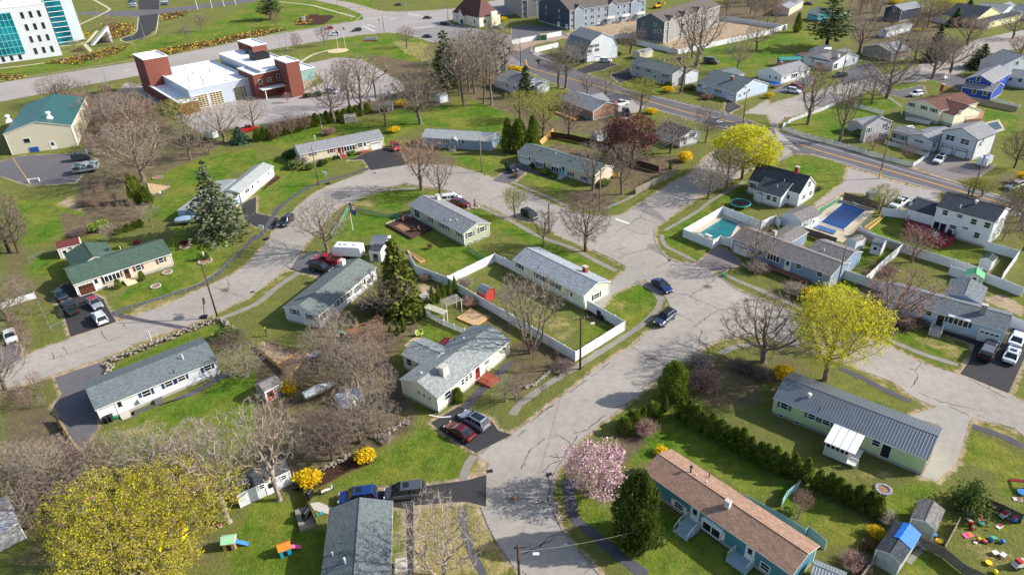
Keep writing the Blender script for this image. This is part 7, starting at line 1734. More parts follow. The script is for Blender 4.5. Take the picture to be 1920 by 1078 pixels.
hoop("20: 1550,375",'black basketball hoop with round backboard at the street edge',R(100),BLACK,True);hoop("11: 530,425",'white basketball hoop by the walkway near the green street sign',R(-20));hoop("11: 68,840",'basketball hoop beside the black SUV and side driveway',R(-20))
def wheelie(s,label,m,h=1.0,rz=0,cat='bin'):
 b=g1(s);t=thing('wheeled_bin',label,cat,(b.x,b.y,0),rz);q=MB();q.box((0,0,h/2),(.55,.6,h),taper=1.12);q.build('bin_body',m,t);q=MB();q.box((0,.02,h+.04),(.66,.72,.08));q.build('lid',m,t)
BINB=mat('bin_black','24262a',.5);BING=mat('bin_green','1f7a48',.5)
wheelie("30: 683,108",'black wheeled bin against the white wall, left one',BINB);wheelie("30: 708,98",'black wheeled bin against the white wall, beside the green tub',BINB);wheelie("22: 648,372",'dark blue wheeled bin inside the white fence',mat('bin_navy','22304a',.5));wheelie("22: 668,392",'overturned dark bin next to the blue one',BINB,.5)
for s_,l_,m_,sz in(("30: 738,85",'green recycling tub beside the black bins',BING,(.6,.45,.35)),("02: 990,205",'dark green site bin beside the townhouses',mat('bin_dkgreen','1f4a36',.6),(1.8,1.6,1.8)),("13: 773,520",'grey-blue chest behind the dark pool fence',mat('chest_grey','6f8088',.6),(2.2,1.2,1.3)),("22: 1583,72",'small green utility box on the verge',mat('util_green','2f8a50',.6),(.6,.5,.45)),("10: 270,175",'blue skip against the cream hall wall',mat('skip_blue','2a4f94',.6),(2.2,1.6,1.4)),("01: 665,680",'green metal cabinet beside the fire station shrubs',mat('cab_green','5c7a62',.6),(2.4,1.6,1.7)),("01: 187,710",'red bench box under the fire station canopy',mat('box_red','b0222c',.6),(1.4,.8,.8)),("02: 570,890",'round grey tank beside the brick-ended house',STEEL,(1.5,1.5,1.2))):
 b=g1(s_);t=thing('storage_box',l_,'box',(b.x,b.y,0),.3);q=MB();q.box((0,0,sz[2]/2),sz);q.build('box_body',m_,t);q=MB();q.box((0,0,sz[2]+.03),(sz[0]*1.04,sz[1]*1.04,.07));q.build('lid',m_,t)
def pool(poly,label,water,deckpoly,group=None,wm=None,steps=None):
 pts=gs(poly);c=sum(pts,Vector((0,0)))/len(pts);loc=[p-c for p in pts];t=thing('covered_pool',label,'swimming pool',(c.x,c.y,0));q=MB();q.poly(loc,.06,water);q.build('pool_cover',water,t)
 q=MB();n=len(loc)
 for i in range(n):a,b=loc[i],loc[(i+1)%n];d=b-a;q.box(((a.x+b.x)/2,(a.y+b.y)/2,.06),(d.length+.3,.35,.1),rz=math.atan2(d.y,d.x))
 q.build('coping',CONCRETE,t);q=MB();dp=[p-c for p in gs(deckpoly)];q.poly(dp,.028);q.build('pool_deck',mat('pool_deck','b3a58c',.9,.15,.8),t)
 return t,c,loc
def cover(name,c):
 t=NT(name);v=t.coord();f=t.ramp(t.noise(v,.5,4),.3,.7);w=t.ramp(t.noise(v,3,2),.3,.7);a=srgb(c);col=t.mix(f,tuple(x*.75 for x in a),tuple(min(1,x*1.2)for x in a));t.bump(w,.15,.05);return t.fin(col,.35,0,.5)
t,c,loc=pool("12: 1580,672 1700,715 1640,820 1500,838 1390,790",'rectangular pool under a green cover inside the white fence',cover('cover_green','17696c'),"12: 1575,640 1880,740 1720,850 1640,835 1560,815 1505,850 1345,770")
q=MB();g=g1("12: 1470,818")-c;q.box((g.x,g.y,.5),(.5,1.6,.08),rz=.6);q.box((g.x,g.y,.25),(.4,.4,.4));q.build('diving_board',WHITE,t)
t,c,loc=pool("13: 560,562 738,618 565,770 385,708",'rectangular pool under a deep blue cover behind the dark fence',cover('cover_blue_pool','0e3870'),"13: 545,520 830,590 560,860 250,755")
q=MB();g=g1("13: 655,582")-c;q.box((g.x,g.y,.5),(.5,1.8,.08),rz=.5);q.box((g.x,g.y,.25),(.4,.4,.4));q.build('diving_board',WHITE,t)
pool("03: 1640,925 1720,910 1760,965 1690,985 1640,960",'small dark covered pool behind the two-storey grey house',cover('cover_dark','2c4448'),"03: 1620,920 1730,895 1775,975 1690,1000 1620,970")
q=MB();pts=gs("13: 345,720 515,772 490,800 300,740");c=sum(pts,Vector((0,0)))/4;t=thing('solar_blanket','folded blue pool blanket at the near end of the blue pool','pool blanket',(c.x,c.y,.05));q.prism([p-c for p in pts],.04,.12);q.build('blanket',cover('blanket_blue','3a5a88'),t)
def deck(poly,label,m,h=.5,name='wooden_deck',rail=None,cat='deck',loc0=0):
 pts=gs(poly,h);c=sum(pts,Vector((0,0)))/len(pts);t=thing(name,label,cat,(c.x,c.y,0));lp=[p-c for p in pts];q=MB();q.prism(lp,h-.12,h);q.build('deck_boards',m,t);q=MB();n=len(lp)
 for i in range(n):a,b=lp[i],lp[(i+1)%n];d=b-a;q.box(((a.x+b.x)/2,(a.y+b.y)/2,(h-.12)/2),(d.length,.05,h-.12),rz=math.atan2(d.y,d.x))
 q.build('skirt',m,t)
 if rail:
  q=MB()
  for i in range(n):
   a,b=lp[i],lp[(i+1)%n];q.tube((a.x,a.y,h+.9),(b.x,b.y,h+.9),.05,.05,4);k=max(2,int((b-a).length/.5))
   for j in range(k):p=a.lerp(b,j/k);q.tube((p.x,p.y,h),(p.x,p.y,h+.9),.03,.03,4)
  q.build('railing',rail,t)
 return t,c
DK=mat('deck_brown','4a352c',.8,.25,3)
tdeck,dc=deck("11: 978,720 1130,655 1315,748 1160,822",'dark brown wooden deck behind the sage house',DK,.45)
q=MB();
for i,s_ in enumerate(("11: 975,722 1130,655","11: 975,722 1160,826","11: 1160,826 1200,800")):
 a,b=[p-dc for p in gs(s_)];d=b-a;q.box(((a.x+b.x)/2,(a.y+b.y)/2,.12),(d.length,.2,.24),rz=math.atan2(d.y,d.x))
q.build('pale_edging',mat('edging_pale','b5ae9c',.9),tdeck)
q=MB();q.prism([p-dc for p in gs("11: 1040,735 1085,718 1160,760 1115,780",.46)],.455,.475);q.build('deck_mat',mat('mat_brown','8f6a4c',.9),tdeck)
RD=mat('deck_red','7c3038',.75,.2,3)
deck("13: 1035,695 1085,665 1400,770 1390,850 1310,870 1215,810 1160,775 1045,745",'dark red wooden deck behind the white two-storey house',RD,.9,rail=RD)
deck("03: 1470,850 1540,815 1620,835 1600,890 1480,900",'reddish raised deck beside the brown-roofed split-level house',mat('deck_salmon','a57a66',.85),1.2,rail=mat('deck_salmon','a57a66'))
deck("02: 320,840 360,815 510,865 470,900",'orange-brown wooden deck behind the brick-ended house',mat('deck_orange','a0673c',.85),.5)
tpl,pc=deck("31: 245,665 335,632 378,755 280,795",'small grey wooden platform carrying a black grill',WOODGREY,.4,name='wooden_platform',cat='platform')
deck("31: 340,620 400,612 480,645 465,690 370,665",'pale stone patio beside the grey roof at the bottom',mat('patio_pale','b5b0a4',.9),.06,name='patio',cat='patio')
deck("21: 1105,590 1185,525 1245,535 1215,570 1130,605",'pale patio with chairs behind the cream house',mat('patio_sand','b39b80',.9),.06,name='patio',cat='patio')
def chair(s,z,label,m,rz=0,group=None):
 b=g1(s,z);t=thing('garden_chair',label,'chair',(b.x,b.y,z),rz,group);q=MB();q.box((0,0,.4),(.6,.6,.07));q.build('seat',m,t);q=MB();q.box((0,.3,.72),(.6,.07,.66));q.build('backrest',m,t)
 for x in(-.26,.26):
  for y in(-.26,.26):q=MB();q.tube((x,y,0),(x,y,.37),.03,.03,4);q.build('leg',m,t)
  q=MB();q.box((x*1.1,0,.62),(.07,.6,.05));q.build('armrest',m,t)
CHB=mat('chair_brown','6a4a3c',.7)
for i,(s_,r_)in enumerate((("11: 1085,690",0),("11: 1110,700",1),("11: 1130,688",2.5))):chair(s_,.45,'brown garden chair in the cluster at the far side of the dark deck',CHB,r_,'chairs at the far side of the deck')
for i,(s_,r_)in enumerate((("11: 1165,770",-.5),("11: 1190,772",2),("11: 1228,768",1.2))):chair(s_,.45,'brown garden chair in the cluster at the near edge of the dark deck',CHB,r_,'chairs at the near edge of the deck')
chair("21: 1210,520",.06,'lime green chair on the patio behind the cream house, left one',mat('chair_lime','b9c86a',.6),.5);chair("21: 1235,515",.06,'lime green chair on the patio behind the cream house, right one',mat('chair_lime','b9c86a',.6),-.4)
chair("33: 955,895",0,'grey garden chair beside the weathered tarpaulin shed',mat('chair_grey','8f9396',.6),1.0)
for i,s_ in enumerate(("13: 1245,820","13: 1265,810")):chair(s_,.9,('white chair on the red deck, farther from the grill','white chair on the red deck, nearer the grill')[i],WHITE,i)
def grill(s,z,label):
 b=g1(s,z);t=thing('barbecue_grill',label,'grill',(b.x,b.y,z),1.2);q=MB();q.box((0,0,.5),(1.1,.55,.7));q.build('cart',BLACK,t);q=MB();q.tube((-.45,0,.95),(.45,0,.95),.3,.3,10);q.build('hood',BLACK,t)
grill("31: 325,712",.4,'black barbecue grill on the small grey platform');grill("13: 1352,805",.9,'black barbecue grill on the dark red deck');grill("31: 345,588",0,'small dark grill on the lawn edge near the bottom patio')
b=g1("12: 1705,590");t=thing('trampoline','round trampoline with teal pad and black safety net behind the green pool fence','trampoline',(b.x,b.y,0));q=MB();q.tube((0,0,.85),(0,0,.88),1.9,1.9,24);q.build('mat',BLACK,t);q=MB();pv=None
for i in range(25):
 a=i*math.pi/12;p=Vector((2.1*math.cos(a),2.1*math.sin(a),.9))
 if pv:q.tube(pv,p,.16,.16,5)
 pv=p
q.build('pad',mat('pad_teal','2f8d8a',.6),t);q=MB()
for i in range(6):a=i*math.pi/3;q.tube((2.1*math.cos(a),2.1*math.sin(a),0),(2.1*math.cos(a),2.1*math.sin(a),2.7),.04,.04,5)
q.build('net_pole',BLACK,t);q=MB()
for i in range(24):a,c_=i*math.pi/12,(i+1)*math.pi/12;q.face([(2.1*math.cos(a),2.1*math.sin(a),.95),(2.1*math.cos(c_),2.1*math.sin(c_),.95),(2.1*math.cos(c_),2.1*math.sin(c_),2.65),(2.1*math.cos(a),2.1*math.sin(a),2.65)])
_n=NT('safety_net');_n.fin(srgb('202426'),.7,0);_w1=_n.n('ShaderNodeBsdfTransparent');_mx=_n.n('ShaderNodeMixShader');_mx.inputs[0].default_value=.3;_n.l(_w1.outputs[0],_mx.inputs[1]);_n.l(_n.b.outputs[0],_mx.inputs[2]);_n.l(_mx.outputs[0],_n.t.nodes['Material Output'].inputs['Surface']);q.build('net',_n.m,t)
PGM=mat('pergola_paint','b9b5a8',.8,.15)
def pergola(s,label,L,W,Hh,n=7):
 a,b=gs(s,Hh);c=(a+b)/2;d=b-a;t=thing('pergola',label,'pergola',(c.x,c.y,0),math.atan2(d.y,d.x));L=d.length
 for x in(-L/2,L/2):
  for y in(-W/2,W/2):q=MB();q.box((x,y,Hh/2),(.12,.12,Hh));q.build('post',PGM,t)
 q=MB()
 for y in(-W/2,W/2):q.box((0,y,Hh+.06),(L+.6,.08,.14))
 q.build('beam',PGM,t);q=MB()
 for i in range(n):q.box((-L/2+L*i/(n-1),0,Hh+.19),(.09,W+.6,.12))
 q.build('slat',PGM,t)
pergola("21: 1405,275 1515,235",'white pergola beside the slim arborvitae row',3,1.8,2.4,8);pergola("21: 1280,300 1415,350",'low white trellis pergola behind the cream house',3,.8,1.9,12)
def frame_bed(s,label,m,soil,h=.3,name='raised_bed'):
 pts=gs(s);c=sum(pts,Vector((0,0)))/len(pts);lp=[p-c for p in pts];t=thing(name,label,'garden bed',(c.x,c.y,0));q=MB();n=len(lp)
 for i in range(n):a,b=lp[i],lp[(i+1)%n];d=b-a;q.box(((a.x+b.x)/2,(a.y+b.y)/2,h/2),(d.length,.12,h),rz=math.atan2(d.y,d.x))
 q.build('frame',m,t);q=MB();q.poly(lp,h*.7);q.build('soil',soil,t)
SOIL=mat('soil_brown','8a6c52',.95,.3,3);SOILL=mat('soil_straw','b89b74',.95,.3,3)
frame_bed("21: 1508,392 1605,325 1745,385 1640,450",'big straw-covered garden bed beside the white fence',WOODNEW,SOILL);frame_bed("21: 160,735 330,640 390,655 250,830",'wooden framed dirt plot in the brown garden',WOODNEW,SOIL,.25);frame_bed("21: 1218,232 1285,190 1318,220 1255,270",'grey slatted cold frame by the arborvitae',WOODGREY,mat('cold_frame','a8a494',.8),.6,'cold_frame');frame_bed("13: 720,750 855,660 865,672 750,765",'narrow garden bed with yellow edging by the shed lawn',mat('edging_yellow','d6b45c',.7),SOIL,.25);frame_bed("11: 1130,925 1170,945 1265,1000 1230,1010",'planter boxes along the white fence',WOODNEW,SOIL,.35)
frame_bed("10: 1100,415 1275,440 1230,465 1130,505",'sandy bed with scattered stones on the back lawn',WOODGREY,SOILL,.2)
def ring(s,label,r=1.1,m=None,centre=None):
 r*=.85
 b=g1(s);t=thing('stone_ring',label,'garden ring',(b.x,b.y,0));q=MB()
 for i in range(16):a=i*math.pi/8;blob(q,(r*math.cos(a),r*math.sin(a),.12),(.24,.2,.16),None,i,.2,6,4)
 q.build('stones',m or mat('ring_white','a8a092',.9),t);q=MB();q.tube((0,0,0),(0,0,.12),r,r,16);q.build('soil',SOIL,t);return t
ring("10: 1390,890",'white stone ring round a reddish shrub on the side lawn',1.3);ring("10: 1535,1000",'white stone ring round the little statue and two shrubs',1.5);ring("20: 1165,150",'white stone ring with a black pot on the front lawn',1.0);ring("20: 1252,45",'white stone ring with a white bench near the house corner',1.0);ring("11: 1640,595",'white ring round a cut tree stump by the maroon SUV',1.0);ring("33: 730,537",'round stone fire ring on the lawn below the metal-roofed house',.95,mat('ring_grey','9a9c9e',.9));ring("10: 1180,375",'stone fire ring with chairs at the edge of the back lawn',1.5,STONE)
b=g1("10: 1530,975");t=thing('garden_statue','small white garden statue between two round shrubs','statue',(b.x,b.y,0));q=MB();q.box((0,0,.3),(.5,.5,.6));q.build('plinth',CONCRETE,t);q=MB();q.tube((0,0,.6),(0,0,1.3),.2,.1,8);blob(q,(0,0,1.42),(.13,.13,.15),None,1,.05);q.build('figure',WHITE,t)
plant("dwarf_conifer","10: 1500,990",1.7,'dark round shrub left of the white statue');plant("dwarf_conifer","10: 1553,985",1.7,'dark round shrub right of the white statue');plant("red_shrub","10: 1385,870",1.1,'reddish leafless shrub in the white stone ring',w=2.2);plant("dwarf_conifer","20: 892,160",2.0,'cone-shaped green shrub in the front bed beside the steps');plant("dwarf_conifer","20: 1070,100",2.0,'cone-shaped green shrub right of the front door');plant("dwarf_conifer","20: 850,260",.9,'small pot plant by the path')if 0 else None
b=g1("11: 1640,585");t=thing('tree_stump','tall cut tree stump in the white ring','stump',(b.x,b.y,0));q=MB();q.tube((0,0,0),(0,0,1.9),.22,.16,8);q.build('trunk',BARK,t,True);q=MB();q.tube((0,0,1.9),(0,0,1.92),.16,.16,8);q.build('cut_face',WOODNEW,t)
def toyhouse(s,label,wall,roof,rz=0,sc=1.0,slide=None):
 b=g1(s);t=thing('play_house',label,'toy',(b.x,b.y,0),rz);q=MB();q.box((0,0,.5*sc),(1.1*sc,1.0*sc,1.0*sc));q.build('wall',wall,t);q=MB();q.add([(-.65*sc,-.6*sc,sc),(.65*sc,-.6*sc,sc),(.65*sc,.6*sc,sc),(-.65*sc,.6*sc,sc),(-.65*sc,0,1.45*sc),(.65*sc,0,1.45*sc)],[(0,1,5,4),(2,3,4,5),(1,2,5),(3,0,4),(3,2,1,0)]);q.build('roof',roof,t);q=MB();q.box((0,-.51*sc,.4*sc),(.4*sc,.03,.7*sc));q.build('doorway',BLACK,t)
 if slide:q=MB();q.add([(.55*sc,-.25,.8),(1.6*sc,-.25,.1),(1.6*sc,.25,.1),(.55*sc,.25,.8),(.55*sc,-.25,.7),(1.6*sc,-.25,0),(1.6*sc,.25,0),(.55*sc,.25,.7)],[(0,1,2,3),(7,6,5,4),(0,4,5,1),(3,2,6,7)]);q.build('slide',slide,t)
T_=lambda n,c:mat('toy_'+n,c,.45)
toyhouse("31: 190,935",'orange and turquoise play house with a pink slide on the lawn',T_('turq','1fa0b0'),T_('orange','e07a2a'),.4,1.1,T_('pink','e0608c'));toyhouse("30: 1470,895",'pale green and tan toy play house under the yellow tree',T_('tan','b08a60'),T_('mint','9cc8a0'),.1,1.2,T_('blue','3a7ac0'))
q=MB();b=g1("30: 1060,910");t=thing('play_slide','bright yellow slide and swing frame under the big yellow tree','slide',(b.x,b.y,0),.3);YS=T_('yellow','f0e020')
q.box((0,0,1.0),(.7,2.6,.1));q.box((-.35,0,1.12),(.08,2.6,.3));q.box((.35,0,1.12),(.08,2.6,.3));q.build('chute',YS,t);q=MB();q.box((2.3,-.3,1.4),(.6,2.7,.12));q.build('second_chute',YS,t);q=MB()
for x in(-.3,2.3):q.tube((x,1.2,0),(x,1.2,2.2),.06,.06,5)
q.tube((-.3,1.2,2.2),(2.3,1.2,2.2),.06,.06,5);q.build('frame',T_('orange','e07a2a'),t)
TOYS=[('red','a83a34'),('blue','4a74b0'),('yellow','cfb848'),('green','4a8a64'),('pink','c8889c'),('white','c8c6be'),('cyan','4a94ac'),('orange','c07a48')]
def toy(s,label,ci,kind,rz=0.0,sz=1.0):
 sz*=.72;b=g1(s);m1=T_(*TOYS[ci]);m2=T_(*TOYS[(ci+3)%8]);t=thing({'car':'ride_on_toy','ball':'toy_ball','table':'toy_table','board':'toy_board','slide':'toy_slide','tub':'toy_tub'}[kind],label,'toy',(b.x,b.y,0),rz)
 if kind=='car':
  q=MB();q.box((0,0,.3*sz),(.9*sz,.45*sz,.3*sz),taper=.8);q.build('body',m1,t);q=MB();q.box((-.15*sz,0,.55*sz),(.3*sz,.35*sz,.25*sz));q.build('seat',m2,t)
  for x in(-.3,.3):
   for y in(-.24,.24):q=MB();q.tube((x*sz,y*sz-.03,.14*sz),(x*sz,y*sz+.03,.14*sz),.14*sz,.14*sz,8);q.build('wheel',BLACK,t)
 elif kind=='ball':q=MB();blob(q,(0,0,.25*sz),(.25*sz,)*3,None,1,0,12,8);q.build('ball',m1,t,True)
 elif kind=='table':
  q=MB();q.box((0,0,.5*sz),(1.0*sz,.8*sz,.08));q.build('top',m1,t)
  for x in(-.4,.4):
   for y in(-.3,.3):q=MB();q.tube((x*sz,y*sz,0),(x*sz,y*sz,.48*sz),.04,.04,5);q.build('leg',m2,t)
 elif kind=='board':q=MB();q.box((0,0,.06),(1.3*sz,.7*sz,.08));q.build('panel',m1,t);q=MB();q.box((.2,0,.13),(.5*sz,.5*sz,.05));q.build('inset',m2,t)
 elif kind=='slide':q=MB();q.add([(-.7*sz,-.25,.9*sz),(.7*sz,-.25,.1),(.7*sz,.25,.1),(-.7*sz,.25,.9*sz),(-.7*sz,-.25,.8*sz),(.7*sz,-.25,0),(.7*sz,.25,0),(-.7*sz,.25,.8*sz)],[(0,1,2,3),(7,6,5,4),(0,4,5,1),(3,2,6,7)]);q.build('chute',m1,t);q=MB();q.box((-.75*sz,0,.45*sz),(.15,.5,.9*sz));q.build('ladder',m2,t)
 else:q=MB();q.tube((0,0,0),(0,0,.35*sz),.4*sz,.5*sz,12);q.build('tub',m1,t);q=MB();q.tube((0,0,.34*sz),(0,0,.36*sz),.42*sz,.42*sz,12);q.build('content',m2,t)
for a_ in(("33: 1270,690",'blue and green toy frame at the shed corner of the toy yard',6,'table',.3,1.3),("33: 1275,740",'white and red toy slide lying in the toy yard',5,'slide',1.2,1.1),("33: 1300,785",'red ride-on toy near the slide',0,'car',.4,1.0),("33: 1355,752",'green tub toy in the middle of the toy yard',3,'tub',0,1),("33: 1350,712",'flat pinkish panel leaning in the toy yard',4,'board',.9,1.1),("33: 1270,825",'faded pink flat panel on the grass by the low fence',4,'board',.2,1.2),("33: 1320,868",'white flat toy beside the orange one',5,'board',.7,.7),("33: 1342,858",'orange and yellow ride-on toy on the grass',7,'car',.2,.9),("33: 1375,870",'pink and white ride-on toy right of the orange one',4,'car',-.4,.9),("33: 1435,850",'green arch-shaped toy slide',3,'slide',.4,.9),("33: 1487,872",'small blue ball-like toy in the toy yard',1,'ball',0,1.4),("33: 1440,945",'white toy table in the toy yard, left one',5,'table',.2,.9),("33: 1490,960",'white toy table in the toy yard, right one',5,'table',.6,.9),("33: 1590,1020",'large white and multicoloured heap of toys at the right edge',5,'car',.3,2.4),("33: 1440,1065",'yellow ball toy at the bottom edge',2,'ball',0,1.4),("33: 1400,1005",'beige toy tub near the bottom right corner',7,'tub',0,1.0),("33: 1470,770",'grey flat toy board near the dark fence',5,'board',.5,.9),("33: 1500,705",'large white and blue wheeled toy by the dark fence',5,'car',.4,1.9),("33: 1570,735",'blue and grey wheeled toy by the dark fence',1,'car',.1,1.5),("33: 1590,500",'long red toy slide on the upper right lawn',0,'slide',2.3,1.9),("33: 1610,560",'cyan toy tub on the upper right lawn',6,'tub',0,1.4),("33: 1585,598",'pale blue flat board on the upper right lawn',5,'board',-.2,1.0),("33: 1085,868",'orange wooden tub beside the board fence corner',7,'tub',0,1.1),("33: 1060,825",'teal bucket at the corner of the grey-green shed',6,'tub',0,.7),("31: 405,690",'bright green and blue toy mat on the grass by the patio',3,'board',.4,.9),("30: 1400,768",'pale blue toy under the edge of the yellow tree',5,'tub',0,.7),("30: 1340,745",'orange toy at the yellow tree edge',7,'car',.8,1.0),("21: 645,505",'dark green toy slide in the brown wooded yard',3,'slide',.1,1.1),("21: 470,0",'x',0,'ball'),("30: 580,605",'blue plastic tub by the board fence at the left, upper',1,'tub',0,1.6),("30: 520,690",'blue plastic table by the board fence at the left, lower',1,'table',.5,1.6),("30: 395,770",'small blue ride-on toy by the left board fence',1,'car',.5,1.3)):
 if a_[1]!='x':toy(*a_)
b=g1("21: 740,530");t=thing('wooden_play_set','orange-brown wooden play set among the bare trees','play set',(b.x,b.y,0),.4);PO=mat('play_orange','a8683c',.8);q=MB();q.box((0,0,1.3),(1.6,1.6,.12));q.build('platform',PO,t)
for x in(-.75,.75):
 for y in(-.75,.75):q=MB();q.box((x,y,1.3),(.12,.12,2.6));q.build('post',PO,t)
q=MB();q.tube((.75,0,2.2),(4.2,0,2.2),.07,.07,5);q.tube((4.2,-.8,0),(4.2,0,2.2),.06,.06,5);q.tube((4.2,.8,0),(4.2,0,2.2),.06,.06,5);q.build('swing_beam',PO,t)
for x in(1.8,3):q=MB();q.tube((x,-.2,.6),(x,-.2,2.2),.015,.015,3);q.tube((x,.2,.6),(x,.2,2.2),.015,.015,3);q.box((x,0,.58),(.2,.5,.05));q.build('swing',BLACK,t)
q=MB();blob(q,(0,0,.6),(2.0,1.6,1.1),mat('tarp_whiteblue','c4ccd4',.6,.25,2),4,.22,12,7);blob(q,(.9,.3,1.0),(1.0,.8,.8),mat('tarp_blue2','3a78b8',.5,.3,3),9,.2,10,6);o=q.build('covered_heap');b=g1("21: 700,1010");o.location=(b.x,b.y,0);tag(o,'heap under a white and blue tarpaulin among the bare trees','tarpaulin heap')
boat("21: 380,960 560,885",'upturned white rowing boat among the bare trees',4.6,1.5,WHITE,False)
q=MB();b=g1("21: 440,690");t=thing('work_bench','grey tarpaulin-topped bench in the brown yard','bench',(b.x,b.y,0),.5);q.box((0,0,.8),(2.4,1.2,.08));q.build('top',mat('bench_grey','9a9ea2',.6),t)
for x in(-1.1,1.1):
 for y in(-.5,.5):q=MB();q.box((x,y,.38),(.09,.09,.76));q.build('leg',WOODGREY,t)
b=g1("31: 450,550");t=thing('motor_scooter','white motor scooter standing on the lawn by the mulch bed','scooter',(b.x,b.y,0),.6);q=MB();q.box((-.3,0,.6),(.8,.32,.4),taper=.8);q.box((.35,0,.35),(.7,.3,.12));q.box((.72,0,.65),(.15,.32,.7));q.build('body',mat('scooter_white','d8d4cc',.35),t);q=MB();q.box((-.3,0,.84),(.7,.3,.1));q.build('seat',mat('seat_brown','7a4a34',.6),t);q=MB();q.tube((.72,-.35,1.05),(.72,.35,1.05),.03,.03,5);q.build('handlebar',BLACK,t)
for x in(-.55,.75):q=MB();q.tube((x,-.06,.24),(x,.06,.24),.24,.24,12);q.build('wheel',RUBBER,t)
b=g1("31: 262,520");t=thing('garden_cart','dark garden cart beside the white shed fence','cart',(b.x,b.y,0),1.3);q=MB();q.box((0,0,.45),(1.3,.8,.35),taper=1.15);q.build('tray',BINB,t)
for y in(-.42,.42):q=MB();q.tube((-.3,y-.04,.22),(-.3,y+.04,.22),.22,.22,10);q.build('wheel',RUBBER,t)
b=g1("20: 1140,570");t=thing('white_post','thin white post at the stone wall','post',(b.x,b.y,0));q=MB();q.box((0,0,1.2),(.12,.12,2.4));q.build('post',WHITE,t);q=MB();q.box((-.2,0,2.35),(.6,.1,.12));q.build('arm',WHITE,t)
b=g1("03: 1330,597");t=thing('garden_swing','white garden swing seat on the lawn by the side street','swing seat',(b.x,b.y,0),.4);q=MB()
for x in(-1,1):q.tube((x,-.6,0),(x,0,2),.06,.06,5);q.tube((x,.6,0),(x,0,2),.06,.06,5)
q.tube((-1,0,2),(1,0,2),.06,.06,5);q.build('frame',WHITE,t);q=MB();q.box((0,0,.5),(1.5,.5,.08));q.box((0,.25,.85),(1.5,.06,.6));q.build('seat',WHITE,t)
b=g1("02: 1830,670");t=thing('round_table','small round stone table on the lawn beside the pale blue ranch','table',(b.x,b.y,0));q=MB();q.tube((0,0,.6),(0,0,.7),1.0,1.0,14);q.build('top',CONCRETE,t);q=MB();q.tube((0,0,0),(0,0,.6),.3,.25,8);q.build('pedestal',CONCRETE,t)
b=g1("13: 1060,20");t=thing('picnic_table','white picnic table behind the low grey link','table',(*g1("03: 1060,965"),0),.2);q=MB();q.box((0,0,.74),(1.8,.8,.06));q.build('top',WHITE,t);q=MB();q.box((0,.75,.44),(1.8,.3,.05));q.box((0,-.75,.44),(1.8,.3,.05));q.build('bench',WHITE,t);q=MB()
for x in(-.7,.7):q.box((x,0,.37),(.1,1.3,.7))
q.build('leg_frame',WHITE,t)
b=g1("10: 1215,550");t=thing('bird_house_pole','green pole with a small feeder on the back lawn','bird feeder',(b.x,b.y,0));q=MB();q.tube((0,0,0),(0,0,2.2),.06,.06,5);q.build('pole',mat('pole_green','2f6a48',.6),t);q=MB();q.box((0,0,2.3),(.5,.5,.3),taper=.6);q.build('feeder',WHITE,t)
b=g1("10: 258,405");t=thing('yard_barrier','white barrier frame at the edge of the hall yard','barrier',(b.x,b.y,0),.3);q=MB();q.box((0,0,.9),(2.6,.1,.2));q.build('board',WHITE,t)
for x in(-1.2,1.2):q=MB();q.box((x,0,.5),(.1,.5,1.0));q.build('leg',WHITE,t)
lane('yard_line',"10: 95,225 230,425",.15,.024,MARKY)
b=g1("02: 1085,65");t=thing('excavator','yellow excavator behind the townhouses','excavator',(b.x,b.y,0),.5);YM=mat('machine_yellow','d8a018',.5);q=MB();q.box((0,-.9,.4),(3.6,.6,.8));q.box((0,.9,.4),(3.6,.6,.8));q.build('tracks',BLACK,t);q=MB();q.box((-.3,0,1.5),(3,2.2,1.1));q.build('body',YM,t);q=MB();q.box((.6,-.5,2.5),(1.3,1.0,1.3),taper=.9);q.build('cab',GLASS,t);q=MB();q.tube((1.2,.2,1.8),(3.4,.2,4.2),.22,.18,6);q.tube((3.4,.2,4.2),(5.0,.2,2.2),.16,.14,6);q.box((5.0,.2,1.7),(.8,.9,.8));q.build('boom',YM,t)
b=g1("00: 715,335");t=thing('entrance_canopy','white angular entrance canopy beside the office block','canopy',(b.x,b.y,0),.75);q=MB();q.add([(-2,-1.5,0),(-1,-1.5,0),(6,-1.5,7),(7.5,-1.5,7.5),(7.5,-1.5,0),(6.6,-1.5,0),(6.4,-1.5,5.4)]+[(-2,1.5,0),(-1,1.5,0),(6,1.5,7),(7.5,1.5,7.5),(7.5,1.5,0),(6.6,1.5,0),(6.4,1.5,5.4)],[(0,1,6,3),(3,6,5,4),(10,13,8,7),(11,12,13,10),(0,3,10,7),(3,4,11,10),(1,8,13,6),(6,13,12,5)]);q.build('shell',OFFW,t);q=MB();q.box((3.5,0,1.5),(4,.1,2.8));q.build('glazing',GLASS,t)
